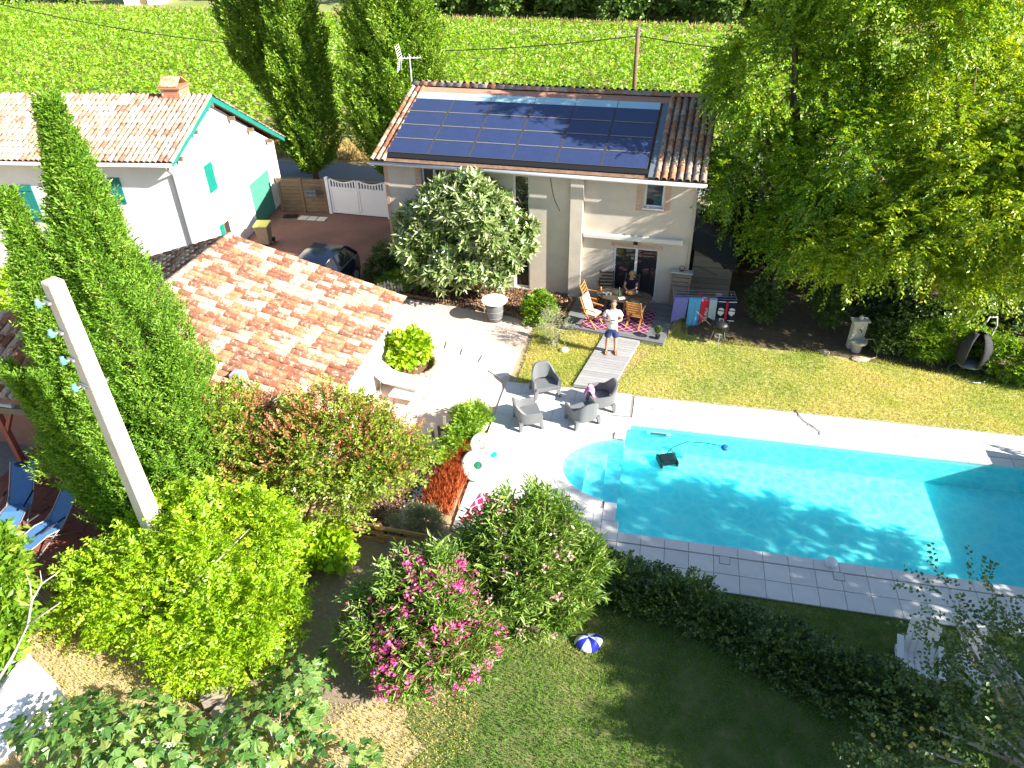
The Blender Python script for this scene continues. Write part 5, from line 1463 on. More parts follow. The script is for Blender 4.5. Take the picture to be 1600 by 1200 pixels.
leaf(.09, 1.35); leaf(1.37, 2.63)
fe = thing('plank_fence', 'brown horizontal plank fence beside the white gate', 'fence', (-16.1, 27.75, 0), R(6))
for x in (0, .98, 1.98):
    MB().bb(x - .05, x + .05, -.05, .05, 0, 1.5).build('post', M_oldwood, fe)
for s0, s1 in ((.055, .925), (1.035, 1.925)):
    for k in range(9):
        MB().bb(s0, s1, -.02 + random.uniform(-.008, .008), .012, .05 + k * .158, .05 + k * .158 + .148).build('plank', M_oldwood, fe)
mbx = thing('mailbox', 'grey letterbox mounted on the plank fence', 'letterbox', (-14.58, 27.66, .85), R(6))
MB().bb(-.24, .24, -.2, .0, 0, .27).build('box', mat('slate_metal', (0.12, 0.14, 0.16), rough=.45), mbx, bevel=.015)
MB().bb(-.18, .18, -.206, -.2005, .17, .2).build('slot', M_black, mbx)
MB().bb(-.02, .02, -.2085, -.2005, .06, .1).build('lock', M_steel, mbx)
bi = thing('wheelie_bin', 'brown-grey wheelie bin with a yellow lid by the gable wall', 'bin', (-15.25, 24.5, 0), R(10))
bm = MB().add([(-.2, -.22, .05), (.2, -.22, .05), (.2, .18, .05), (-.2, .18, .05), (-.26, -.3, .8), (.26, -.3, .8), (.26, .26, .8), (-.26, .26, .8)],
              [(0, 3, 2, 1), (4, 5, 6, 7), (0, 1, 5, 4), (1, 2, 6, 5), (2, 3, 7, 6), (3, 0, 4, 7)])
bm.build('bin_body', mat('bin_brown', (0.20, 0.17, 0.12), (0.26, 0.22, 0.16), scale=5, rough=.6), bi, bevel=.02)
MB().ext([(-.28, -.33, .805), (.28, -.33, .805), (.28, .28, .83), (-.28, .28, .83)], (0, 0, .05)).build('lid', mat('yellow_lid', (0.55, 0.52, 0.08), (0.62, 0.58, 0.12), scale=4, rough=.5), bi, bevel=.02)
for s in (-1, 1):
    MB().tube([(s * .2, .24, .1), (s * .27, .24, .1)], .1, 16).build('wheel', M_black, bi)
MB().tube([(-.2, .28, .78), (-.2, .34, .78), (.2, .34, .78), (.2, .28, .78)], .016, 6).build('handle', M_black, bi)
tag(MB().bb(-.3, .3, -.2, .2, -.015, .008).build('door_mat', M_black, loc=(-15.6, 27.35, 0), rz=R(8)), 'small black mat on the ground by the green plank door', 'mat')
for i, lab in enumerate(('leftmost of three pale slabs on the driveway by the fence', 'middle one of three pale slabs on the driveway by the fence', 'rightmost of three pale slabs on the driveway by the fence')):
    tag(MB().bb(-.19, .19, -.2, .2, -.016, .02).build('driveway_slab', M_conc, loc=(-14.95 + i * .42, 27.25, 0), bevel=.01), lab, 'slab', 'slabs on the driveway')
# picket fence
pf = thing('picket_fence', 'low white picket fence at the end of the flower bed', 'fence', (-9.25, 20.95, 0), math.atan2(.62, .8))
for k in range(12):
    x = k * .115
    MB().ext([(x, 0, .02), (x + .08, 0, .02), (x + .08, 0, .5), (x + .04, 0, .56), (x, 0, .5)], (0, .018, 0)).build('picket', M_gatew, pf)
for z in (.14, .38):
    MB().bb(-.02, 1.37, .0185, .04, z, z + .05).build('rail', M_gatew, pf)
# log edging
ed = thing('log_edging', 'row of short round logs edging the flower bed', 'edging', (0, 0, 0))
epts = [(-8.35, 21.16), (-7.4, 21.05), (-6.5, 20.95), (-5.7, 20.82), (-5.45, 20.62), (-4.9, 20.62), (-4.3, 20.42), (-3.9, 20.1)]
me_l = MB().lathe([(.038, -.05), (.038, .12), (.028, .13)], 8).mesh('log', M_oldwood, smooth=False)
for a, b in zip(epts[:-1], epts[1:]):
    a, b = Vector((*a, 0)), Vector((*b, 0))
    nn_ = int((b - a).length / .085)
    for k in range(nn_):
        p = a.lerp(b, k / nn_)
        inst('log', me_l, ed, loc=(p.x, p.y, random.uniform(-.015, .01)))

# ------------------------------------------------------------------ car
M_paint = mat('navy_car_paint', (0.008, 0.013, 0.032), rough=.18, spec=.8)
car = thing('parked_car', 'dark blue hatchback parked on the red gravel behind the outbuilding', 'car', (-11.35, 20.75, 0), R(-4))
def loft(mb, secs):
    n = len(secs[0])
    for s in secs: mb.v += [tuple(p) for p in s]; mb.val += [0.0] * n
    for i in range(len(secs) - 1):
        for k in range(n):
            mb.f.append((i * n + k, i * n + (k + 1) % n, (i + 1) * n + (k + 1) % n, (i + 1) * n + k))
    mb.f.append(tuple(range(n - 1, -1, -1))); o = (len(secs) - 1) * n
    mb.f.append(tuple(o + k for k in range(n)))
    return mb
def bsec(y, hw, zb, zt, sh=.06):
    return [(-hw + .05, y, zb), (hw - .05, y, zb), (hw, y, zb + .12), (hw, y, zt - .16), (hw - sh, y, zt), (-hw + sh, y, zt), (-hw, y, zt - .16), (-hw, y, zb + .12)]
loft(MB(), [bsec(-1.95, .62, .28, .58), bsec(-1.85, .74, .2, .68), bsec(-1.5, .83, .18, .78), bsec(-.9, .85, .18, .88), bsec(0, .86, .18, .92), bsec(1.2, .85, .18, .94), bsec(1.75, .8, .2, .92), bsec(1.92, .7, .28, .8)]).build('body', M_paint, car, smooth=True, bevel=.03)
def csec(y, hw0, hw1, z0, z1):
    return [(-hw0, y, z0), (hw0, y, z0), (hw1, y, z1), (-hw1, y, z1)]
loft(MB(), [[(-.74, -.95, .87), (.74, -.95, .87), (.74, -.94, .88), (-.74, -.94, .88)], csec(-.25, .76, .60, .9, 1.33), csec(.6, .77, .60, .92, 1.38), csec(1.25, .76, .58, .93, 1.33), [(-.72, 1.78, .91), (.72, 1.78, .91), (.7, 1.77, .93), (-.7, 1.77, .93)]]).build('cabin_glass', glassmat('car_glass', (0.02, 0.025, 0.03), .06), car)
loft(MB(), [[(-.605, -.28, 1.322), (.605, -.28, 1.322), (.57, -.26, 1.345), (-.57, -.26, 1.345)], [(-.62, .6, 1.372), (.62, .6, 1.372), (.57, .6, 1.41), (-.57, .6, 1.41)], [(-.6, 1.3, 1.315), (.6, 1.3, 1.315), (.55, 1.28, 1.352), (-.55, 1.28, 1.352)]]).build('roof', M_paint, car, smooth=True)
for s in (-1, 1):
    pm_ = MB().beam((s * .75, -.94, .89), (s * .61, -.26, 1.34), .05, .06).beam((s * .775, .3, .92), (s * .615, .32, 1.37), .06, .05).beam((s * .74, 1.72, .92), (s * .6, 1.28, 1.335), .08, .06)
    pm_.build('window_pillar', M_paint, car)
    mi = MB().ell((s * .93, -.62, .97), (.11, .06, .075), 12, 8).build('wing_mirror', M_paint, car, smooth=True)
    MB().ell((s * .62, -1.84, .58), (.16, .06, .08), 12, 8).build('headlight', mat('headlight', (.6, .62, .65), rough=.1, spec=.8), car, smooth=True)
    for y in (-1.25, 1.2):
        wl = MB().tube([(s * .68, y, .3), (s * .875, y, .3)], .3, 22).build('wheel', M_black, car)
        MB().tube([(s * .876, y, .3), (s * .885, y, .3)], .19, 18).build('rim', M_steel, wl)
    MB().bb(s * .868 - .006, s * .868 + .006, -.1, .08, .78, .81).build('door_handle', M_paint, car)

# ------------------------------------------------------------------ gravel court
po = thing('barrel_planter', 'grey barrel planter with a round white tabletop laid on it', 'planter', (-4.98, 20.15, 0))
MB().lathe([(.2, 0), (.24, .1), (.27, .3), (.27, .5), (.25, .68), (.25, .7)], 26).build('barrel', mat('grey_barrel', (0.13, 0.135, 0.14), (0.17, 0.175, 0.18), scale=6, rough=.55), po, smooth=True)
for z in (.14, .36, .56):
    MB().lathe([(.255 + .018 * (z > .2), z), (.268 + .018 * (z > .2), z + .012), (.255 + .018 * (z > .2), z + .025)], 26).build('hoop', mat('grey_hoop', (0.2, 0.2, 0.21), rough=.5), po)
tp = MB().lathe([(.40, .701), (.42, .715), (.42, .735), (.40, .745)], 32).build('round_top', M_wplast, po)
MB().bb(-.1, .02, -.03, -.01, .7455, .751).bb(.05, .12, .03, .07, .7455, .76).build('leaf_scraps', M_oldwood, tp)
steps = [(-6.57, 18.66, 10), (-5.86, 18.42, 8), (-5.28, 18.14, 4), (-4.62, 17.8, -4), (-4.16, 17.2, -35)]
for i, (x, y, a) in enumerate(steps):
    tag(MB().bb(-.26, .26, -.2, .2, -.03, .03).build('stepping_slab', M_stone, loc=(x, y, 0), rz=R(a), bevel=.008), f'pale stepping slab on the gravel, {ordn[i]} counting from the hydrangea planter', 'slab', 'stepping slabs on the gravel')
# dry stone planter round the hydrangea
sp_ = thing('stone_planter', 'low ring of rough pale stones round the hydrangea', 'planter', (-6.75, 16.95, 0))
M_rub = mat('rubble_stone', (0.30, 0.22, 0.16), (0.46, 0.39, 0.32), scale=5, bump=.6, rough=.9, objvar=.18)
rr = random.Random(9)
for lev in range(2):
    for k in range(20):
        a = -2.5 + k * .235
        rx, ry = .78 - lev * .03, .68
        x, y = rx * math.cos(a), ry * math.sin(a) - .05
        s = MB().ell((0, 0, 0), (.12 * rr.uniform(.8, 1.2), .09 * rr.uniform(.8, 1.2), .075 * rr.uniform(.8, 1.15)), 7, 5)
        s.build('stone', M_rub, sp_, loc=(x, y, .06 + lev * .12), rz=a + 1.57)
sheet('planter_soil', [(-7.35, 16.55), (-6.2, 16.45), (-6.1, 17.3), (-7.3, 17.4)], .06, M_mulch)
# white lounger
M_lwhite = mat('white_mesh_fabric', (0.72, 0.70, 0.68), (0.78, 0.76, 0.74), scale=30, rough=.7)
lg = thing('sun_lounger', 'long white mesh sun lounger with thin metal frame on the gravel', 'sun lounger', (-6.78, 15.85, 0), R(-10))
MB().ext([(-.25, -.3, .36), (.8, -.3, .34), (.8, .3, .34), (-.25, .3, .36)], (0, 0, .025)).build('seat_mesh', M_lwhite, lg)
MB().ext([(-.26, -.3, .365), (-.26, .3, .365), (-.75, .3, .72), (-.75, -.3, .72)], (.012, 0, .02)).build('backrest', M_lwhite, lg)
fr_ = MB()
for y in (-.31, .31):
    fr_.tube([(-.76, y, .73), (-.26, y, .36), (.82, y, .34)], .016, 6)
fr_.tube([(.82, -.31, .34), (.82, .31, .34)], .016, 6)
fr_.build('frame', M_steel, lg)
for x in (-.35, .62):
    MB().tube([(x - .05, -.31, 0), (x, -.31, .36), (x, .31, .36), (x - .05, .31, 0)], .015, 6).build('leg', M_steel, lg)
st_ = thing('footstool', 'low white mesh footstool in front of the white lounger', 'footstool', (-6.35, 15.35, 0), R(-8))
MB().bb(-.45, .45, -.22, .22, .22, .245).build('top', M_lwhite, st_)
for x in (-.42, .42):
    MB().tube([(x, -.22, 0), (x, -.22, .23), (x, .22, .23), (x, .22, 0)], .013, 6).build('leg', M_steel, st_)

# ------------------------------------------------------------------ resin armchairs
M_resin = mat('anthracite_resin', (0.15, 0.16, 0.17), (0.17, 0.18, 0.19), scale=3, rough=.42, spec=.4)
def resin_chair(label, loc, rz):
    t = thing('resin_armchair', label, 'armchair', (loc[0], loc[1], .031), rz, 'grey resin armchairs by the pool')
    # bucket shell: U-shaped wall, front is -y; s runs from left arm front round the back to right arm front
    n = 28
    def wall(s, side):
        a = math.pi * (1 + s)                    # pi..2pi -> from -x through ... mirrored
        th = math.pi * (s)                       # 0..pi
        x = -math.cos(th)
        y = math.sin(th)
        px_ = .36 * (abs(x) ** .55) * (1 if x > 0 else -1)
        py_ = -.30 + .62 * (y ** .55)
        back = max(0, (y - .55) / .45)
        top = .50 + .26 * (back ** 1.2) + .02
        return px_, py_, top, back
    sh_ = MB()
    def fo(u, v):
        x, y, top, bk = wall(u, 0)
        z = .20 + (top - .20) * v
        k = 1 + .10 * v * bk
        return (x * (1.0 + .05 * v), y * k + .05 * v * bk, z)
    def fi(u, v):
        x, y, top, bk = wall(u, 0)
        z = .34 + (top - .34) * (1 - v)
        w_ = 1 - v
        k = 1 + .10 * w_ * bk
        return (x * (1.0 + .05 * w_) * (.86 - .05 * v), (y * k + .05 * w_ * bk - .02) * (.88 - .08 * v * bk), z)
    sh_.grid(fo, n, 6)
    sh_.grid(fi, n, 6)
    # rim between the two surfaces
    w_ = n + 1
    o_top = 6 * w_
    i_top = 7 * w_
    for i in range(n):
        sh_.f.append((o_top + i, o_top + i + 1, i_top + i + 1, i_top + i))
    # arm front faces
    for i in (0, n):
        sh_.f.append(tuple([j * w_ + i for j in range(7)] + [7 * w_ + j * w_ + i for j in range(7)]))
    sh_.build('shell', M_resin, t, smooth=False, bevel=.012)
    MB().add([(-.33, -.33, .36), (.33, -.33, .36), (.30, .24, .31), (-.30, .24, .31), (-.34, -.31, .22), (.34, -.31, .22), (.30, .26, .22), (-.30, .26, .22)],
             [(0, 1, 2, 3), (0, 4, 5, 1), (1, 5, 6, 2), (2, 6, 7, 3), (3, 7, 4, 0), (4, 7, 6, 5)]).build('seat', M_resin, t, bevel=.02)
    for sx in (-1, 1):
        for sy, y0 in ((-1, -.27), (1, .25)):
            MB().add([(sx * .36, y0 - .05, .25), (sx * .24, y0 - .05, .25), (sx * .24, y0 + .06, .25), (sx * .36, y0 + .06, .25),
                      (sx * .38, y0 - .045 + .03 * sy, 0), (sx * .31, y0 - .045 + .03 * sy, 0), (sx * .31, y0 + .03 + .03 * sy, 0), (sx * .38, y0 + .03 + .03 * sy, 0)],
                     [(0, 1, 2, 3), (4, 7, 6, 5), (0, 4, 5, 1), (1, 5, 6, 2), (2, 6, 7, 3), (3, 7, 4, 0)]).build('leg', M_resin, t, bevel=.012)
    return t
resin_chair('grey resin armchair at the edge of the small lawn, facing the camera', (-2.72, 16.42), R(25))
resin_chair('grey resin armchair nearest the gravel court on the paving', (-2.92, 14.98), R(115))
resin_chair('grey resin armchair with its back to the pool, nearest the round end', (-1.52, 15.3), R(215))
resin_chair('grey resin armchair with a pink towel over its arm, by the boardwalk end', (-1.12, 16.05), R(-70))
tw_m = mat('pink_towel', (0.75, 0.74, 0.78), (0.72, 0.10, 0.35), (0.35, 0.25, 0.55), scale=5, contrast=.12, rough=.95)
tw = MB().grid(lambda u, v: (-1.52 + u * .16 + .03 * math.sin(v * 9), 15.92 + u * .28, .63 - max(0, abs(v - .3) - .12) * .75 + .02 * math.sin(u * 8)) if False else (-1.47 + (v - .3) * .36 + .02 * math.sin(u * 7), 15.86 + u * .34, .60 - max(0, abs(v - .35) - .1) * .8), 8, 10)
tag(tw.build('beach_towel', tw_m, solid=.012, smooth=True), 'pink and white towel hung over the armchair by the boardwalk', 'towel')

# ------------------------------------------------------------------ deck, boardwalk, rugs
M_deck = mat('dark_decking', (0.115, 0.12, 0.13), (0.17, 0.175, 0.185), (0.22, 0.225, 0.23), scale=3, stretch=(1, 10, 1), bump=.3, rough=.75, objvar=.14)
M_walk = mat('grey_boardwalk', (0.25, 0.25, 0.255), (0.32, 0.32, 0.325), (0.38, 0.38, 0.38), scale=3, stretch=(1, 10, 1), bump=.3, rough=.8, objvar=.12)
def planked(name, label, nl, nr, fr, fl, n, ztop, m, th=.03):
    t = thing(name, label, name.replace('_', ' '), (0, 0, 0))
    nl, nr, fr, fl = [Vector((*p, 0)) for p in (nl, nr, fr, fl)]
    for k in range(n):
        a, b = (k + .03) / n, (k + .97) / n
        q = [nl.lerp(fl, a), nr.lerp(fr, a), nr.lerp(fr, b), nl.lerp(fl, b)]
        MB().ext([(p.x, p.y, ztop - th + random.uniform(-.002, .002)) for p in q], (0, 0, th)).build('plank', m, t)
    f_ = MB()
    for a, b in ((nl, nr), (nr, fr), (fl, nl)):
        f_.beam((a.x, a.y, (ztop - th) / 2 - .005), (b.x, b.y, (ztop - th) / 2 - .005), .03, ztop - th - .012)
    f_.build('fascia', m, t)
    return t
planked('wooden_deck', 'dark grey plank deck in front of the french doors', (-2.78, 20.0), (.38, 19.46), (.78, 21.95), (-2.5, 22.1), 17, .10, M_deck)
planked('boardwalk', 'grey plank boardwalk leading from deck to pool terrace', (-1.98, 16.85), (-.92, 16.8), (-.32, 19.52), (-1.42, 19.72), 22, .085, M_walk)
def lattice(name, bg_c, line_c, sc, wdt, quat=False):
    m = bpy.data.materials.new(name); m.use_nodes = True
    N, Lk = m.node_tree.nodes, m.node_tree.links
    b_ = N['Principled BSDF']; b_.inputs['Roughness'].default_value = .9
    uv = N.new('ShaderNodeAttribute'); uv.attribute_name = 'uvp'
    sx = N.new('ShaderNodeSeparateXYZ'); Lk.new(uv.outputs['Vector'], sx.inputs[0])
    def M_(op, a, b=None):
        q = N.new('ShaderNodeMath'); q.operation = op
        for i, s in enumerate((a, b)):
            if s is None: continue
            if isinstance(s, (int, float)): q.inputs[i].default_value = s
            else: Lk.new(s, q.inputs[i])
        return q.outputs[0]
    u, v = M_('MULTIPLY', sx.outputs[0], sc[0]), M_('MULTIPLY', sx.outputs[1], sc[1])
    if quat:
        u2 = M_('ADD', u, M_('MULTIPLY', M_('SINE', M_('MULTIPLY', M_('ADD', u, v), 6.283)), .055))
        v2 = M_('ADD', v, M_('MULTIPLY', M_('SINE', M_('MULTIPLY', M_('SUBTRACT', u, v), 6.283)), .055))
        u, v = u2, v2
    d = []
    for e in (M_('ADD', u, v), M_('SUBTRACT', u, v)):
        d.append(M_('ABSOLUTE', M_('SUBTRACT', M_('FRACT', e), .5)))
    ln = M_('LESS_THAN', M_('MINIMUM', d[0], d[1]), wdt)
    mx = N.new('ShaderNodeMix'); mx.data_type = 'RGBA'
    Lk.new(ln, mx.inputs['Factor']); mx.inputs['A'].default_value = (*bg_c, 1); mx.inputs['B'].default_value = (*line_c, 1)
    Lk.new(mx.outputs['Result'], b_.inputs['Base Color'])
    return m
def rug(name, label, corners, z, m):
    mb = MB().grid(lambda u, v: tuple((Vector((*corners[0], z)).lerp(Vector((*corners[1], z)), u)).lerp(Vector((*corners[3], z)).lerp(Vector((*corners[2], z)), u), v)), 8, 8)
    o = mb.build(name, m, solid=-.006)
    at = o.data.attributes.new('uvp', 'FLOAT_VECTOR', 'POINT')
    at.data.foreach_set('vector', [c for j in range(9) for i in range(9) for c in (i / 8, j / 8, 0.0)])
    return tag(o, label, 'rug')
rug('outdoor_rug', 'purple outdoor rug with pale diamond lattice under the garden table', [(-2.22, 19.98), (-.12, 19.98), (.1, 21.35), (-1.98, 21.5)], .102, lattice('deck_rug', (0.14, 0.012, 0.06), (0.62, 0.42, 0.52), (8, 6), .05))
rug('outdoor_rug', 'raspberry pink trellis-pattern rug on the paving beside the oleander', [(-3.72, 11.2), (-2.7, 11.1), (-2.62, 12.05), (-3.5, 12.18)], .033, lattice('pool_rug', (0.50, 0.015, 0.12), (0.78, 0.70, 0.74), (3.5, 3.5), .09, True))
# ------------------------------------------------------------------ table and chairs
M_teak = mat('teak', (0.40, 0.17, 0.05), (0.52, 0.26, 0.09), scale=6, stretch=(1, 6, 1), rough=.55)
M_tdark = mat('dark_table_wood', (0.05, 0.04, 0.032), (0.10, 0.08, 0.06), scale=5, stretch=(1, 8, 1), rough=.55)
M_cush = mat('cream_cushion', (0.62, 0.54, 0.42), (0.70, 0.62, 0.5), scale=9, rough=.9)
tb = thing('garden_table', 'oval dark wood garden table on the deck', 'table', (-.95, 21.05, .1), R(-5))
for k in range(9):
    y0, y1 = -.45 + k * .1, -.45 + (k + 1) * .1 - .008
    hw = lambda y: .88 * math.sqrt(max(.02, 1 - (min(abs(y), .449) / .46) ** 2.4))
    MB().prism([(-hw(y0), y0), (hw(y0), y0), (hw(y1), y1), (-hw(y1), y1)], .66, .69).build('top_slat', M_tdark, tb)
for x in (-.55, .55):
    for y in (-.25, .25):
        MB().bb(x - .03, x + .03, y - .03, y + .03, 0, .655).build('leg', M_tdark, tb)
def fold_chair(label, loc, rz, wood, cushion):
    t = thing('folding_chair', label, 'chair', (*loc, .1), rz, 'folding garden chairs round the table')
    for s in (-1, 1):
        x = s * .22
        MB().beam((x, -.25, 0), (x, .16, .5), .03, .045, up=(1, 0, 0)).build('front_leg', wood, t)
        MB().beam((x * .9, .28, 0), (x * .9, -.2, .42), .03, .045, up=(1, 0, 0)).build('rear_leg', wood, t)
        MB().beam((x, .14, .42), (x, .36, .98), .03, .045, up=(1, 0, 0)).build('back_post', wood, t)
        MB().beam((x * 1.12, -.22, .62), (x * 1.12, .26, .64), .045, .025).build('armrest', wood, t)
    for k in range(5):
        MB().bb(-.21, .21, -.2 + k * .085, -.13 + k * .085, .40, .42).build('seat_slat', wood, t)
    for k in range(5):
        z = .52 + k * .1
        MB().beam((-.21, .18 + (z - .52) * .39, z), (.21, .18 + (z - .52) * .39, z), .02, .06).build('back_slat', wood, t)
    if cushion:
        MB().bb(-.2, .2, -.2, .2, .423, .465).build('seat_cushion', M_cush, t, bevel=.02)
        MB().ext([(-.2, .135, .47), (.2, .135, .47), (.2, .335, .99), (-.2, .335, .99)], (0, -.045, .018)).build('back_cushion', M_cush, t, bevel=.015)
    return t
fold_chair('sunlit teak folding chair with cream cushion at the left end of the table', (-1.85, 20.22), R(68), M_teak, True)
fold_chair('teak folding chair without cushion behind the sunlit chair', (-1.98, 21.05), R(80), M_teak, False)
fold_chair('dark folding chair behind the table, left of the seated woman', (-1.6, 21.78), R(5), M_tdark, False)
fold_chair('dark folding chair on which the woman sits', (-.8, 21.72), R(-4), M_tdark, False)
fold_chair('teak folding chair tucked in at the near side of the table', (-.55, 20.42), R(170), M_teak, False)
# things on the table: positions on the top
TZ = .792
t = thing('glass_bottle', 'green glass bottle on the garden table', 'bottle', (-1.12, 21.0, TZ))
MB().lathe([(.035, 0), (.037, .02), (.037, .15), (.013, .2), (.013, .26)], 12).build('bottle_body', mat('green_glass', (0.03, 0.16, 0.06), rough=.08, spec=.8), t, smooth=True)
MB().lathe([(.015, .26), (.015, .28)], 10).build('cap', M_steel, t)
t = thing('serving_bowl', 'wooden bowl on the garden table in front of the woman', 'bowl', (-.78, 21.12, TZ))
MB().lathe([(.06, 0), (.13, .05), (.15, .08), (.14, .08), (.11, .04), (.02, .02)], 18).build('bowl', M_teak, t, smooth=True)
MB().ell((0, 0, .06), (.1, .1, .035), 10, 6).build('contents', mat('bread', (0.5, 0.28, 0.1), rough=.8), t)
tag(MB().lathe([(.03, 0), (.034, .11), (.03, .11), (.026, .01)], 12).build('drinking_cup', M_wplast, loc=(-.58, 21.2, TZ), smooth=True), 'white cup on the garden table right of the bowl', 'cup')
tag(MB().lathe([(.028, 0), (.03, .14), (.02, .15)], 12).build('drink_can', mat('amber', (0.55, 0.25, 0.05), rough=.3), loc=(-1.72, 21.2, TZ), smooth=True), 'amber glass at the left end of the garden table', 'glass')
tag(MB().bb(-.1, .1, -.07, .07, 0, .012).build('paper_napkins', M_wplast, loc=(-1.02, 20.82, TZ), rz=.4), 'pale folded napkins on the garden table by the bottle', 'napkins')
t = thing('plant_tray', 'dark tray with small pots at the left end of the table', 'tray', (-1.5, 20.95, TZ), .3)
MB().bb(-.15, .15, -.1, .1, 0, .03).build('tray', M_tdark, t)
for k in range(4): MB().lathe([(.03, .03), (.04, .09)], 10, c=(-.1 + .07 * k, .03 * (-1) ** k, 0)).build('pot', M_steel, t)
# topiary
t = thing('potted_topiary', 'tiny ball topiary in a dark pot on the near deck corner', 'potted plant', (.2, 19.72, .1))
MB().lathe([(.06, 0), (.08, .12)], 14).build('pot', M_black, t)
MB().tube([(0, 0, .1), (0, 0, .25)], .008, 5).build('stem', BARK, t)
rng = np.random.default_rng(7); d_ = nrm(rng.normal(0, 1, (600, 3)))
leaf_obj('ball', d_ * .09 + (0, 0, .33), d_ + rng.normal(0, .5, d_.shape), rng.normal(0, 1, d_.shape), .04, .025, rng.random(600), LM_dark, t)
# pallet shelf
t = thing('pallet_shelf', 'narrow upright shelf of rough planks by the drainpipe', 'shelf', (.45, 21.85, .1), HR)
for s in (0, .56): MB().bb(s, s + .05, 0, .18, 0, 1.22).build('side_post', M_greywood, t)
for k in range(8): MB().bb(.052, .558, .0 + random.uniform(0, .01), .025, .03 + k * .148, .03 + k * .148 + .125).build('plank', M_greywood, t)
MB().bb(-.05, .66, -.06, .2, 1.222, 1.26).build('top_board', M_zinc, t)
t2 = thing('iron_horseshoe', 'rusty horseshoe ring standing on the plank shelf', 'horseshoe', (.75, 21.9, 1.362))
MB().tube([(.08 * math.cos(a), 0, .1 + .08 * math.sin(a)) for a in np.linspace(-.9, math.pi + .9, 14)], .012, 6).build('ring', mat('rust', (0.12, 0.06, 0.035), rough=.8), t2)
MB().bb(-.07, .07, -.03, .03, 0, .03).build('foot', mat('rust', (0.12, 0.06, 0.035)), t2)
# ------------------------------------------------------------------ laundry
rk = thing('drying_rack', 'folding metal laundry rack under the tree by the shed', 'drying rack', (1.5, 21.15, 0), R(6))
r_ = MB()
for y in (-.25, -.08, .1, .27): r_.tube([(-.95, y, .97), (.95, y, .97)], .008, 5)
for x in (-.95, .95): r_.tube([(x, -.27, .97), (x, .29, .97)], .011, 5)
r_.build('rails', M_steel, rk)
for x in (-.85, .85):
    MB().tube([(x, -.3, 0), (x, .2, .96)], .011, 5).tube([(x, .3, 0), (x, -.2, .96)], .011, 5).build('leg_pair', M_steel, rk)
def hang(name, label, cat, x0, x1, zl, zr, m, y=-.27, seed=0, skew=0):
    """cloth folded over the front rail of the rack"""
    rr = random.Random(seed)
    ph = rr.uniform(0, 6)
    c, s = math.cos(R(6)), math.sin(R(6))
    def fn(u, v):
        x = x0 + (x1 - x0) * u + skew * v
        ztop = .985
        zb = zl + (zr - zl) * u
        if v < .15:
            z = ztop - .02; yy = y + .14 * (1 - v / .15)
        else:
            t = (v - .15) / .85
            z = ztop + (zb - ztop) * t; yy = y - .012 - .03 * t * (.5 + .5 * math.sin(u * 14 + ph)) - .02 * math.sin(u * 5 + ph) * t
        return (1.5 + x * c - yy * s, 21.15 + x * s + yy * c, z)
    o = MB().grid(fn, 16, 14).build(name, m, smooth=True, solid=.006)
    return tag(o, label, cat, None)
hang('laundry_towel', 'lilac blue towel at the left end of the laundry rack', 'towel', -.93, -.5, .12, .3, mat('lilac_cloth', (0.16, 0.17, 0.50), (0.20, 0.21, 0.56), scale=9, rough=.95), seed=1, skew=-.06)
hang('laundry_towel', 'sky blue striped towel hanging lowest on the rack', 'towel', -.49, -.12, .02, .02, mat('sky_cloth', (0.06, 0.32, 0.66), (0.16, 0.46, 0.74), scale=3, stretch=(9, 1, .2), rough=.95), seed=2)
hang('laundry_shirt', 'white and red garment between the blue towels on the rack', 'garment', -.11, .12, .1, .22, mat('white_red_cloth', (0.70, 0.70, 0.78), (0.60, 0.03, 0.06), scale=2.5, contrast=.03, rough=.95), seed=3)
hang('laundry_shirt', 'pale grey-blue top hanging beside the flag towel', 'garment', .13, .36, .38, .22, mat('pale_blue_cloth', (0.36, 0.48, 0.60), (0.42, 0.54, 0.64), scale=9, rough=.95), y=-.30, seed=4)
ft = hang('flag_towel', 'navy towel with white heads and a red centre stripe on the rack', 'towel', .38, .95, .28, .24, mat('navy_cloth', (0.012, 0.014, 0.05), (0.02, 0.02, 0.07), scale=9, rough=.95), seed=9)
# print on the flag towel: flat shapes just off the cloth, in the rack frame
c6, s6 = math.cos(R(6)), math.sin(R(6))
def fp(x, z, off=0.0):
    yy = -.355 - off
    return (1.5 + x * c6 - yy * s6, 21.15 + x * s6 + yy * c6, z)
M_prw = mat('print_white', (0.68, 0.72, 0.78), rough=.95); M_prr = mat('print_red', (0.50, 0.02, 0.04), rough=.95)
def flat(pts, m, name, off):
    MB().ext([fp(x, z, off) for x, z in pts], Vector(fp(0, 0, .003)) - Vector(fp(0, 0, 0))).build(name, m, ft)
flat([(.635, .27), (.70, .27), (.70, .95), (.635, .95)], M_prr, 'red_stripe', 0)
for cx in (.50, .83):
    head = [(0, -.13), (.04, -.13), (.05, -.09), (.09, -.07), (.10, -.02), (.11, .03), (.10, .09), (.06, .13), (0, .145), (-.06, .13), (-.08, .09), (-.085, .03), (-.10, .0), (-.085, -.03), (-.085, -.07), (-.05, -.085)]
    flat([(cx + a * .95, .58 + b) for a, b in head], M_prw, 'head_print', 0)
    flat([(cx - .085, .62), (cx + .105, .60), (cx + .105, .635), (cx - .085, .655)], MATS['navy_cloth'], 'band_print', .0035)
for a, b in (((.385, .30), (.945, .262)), ((.385, .93), (.62, .92)), ((.71, .92), (.945, .93))):
    flat([a, b, (b[0], b[1] + .022), (a[0], a[1] + .022)], M_prw, 'border_print', .0005)
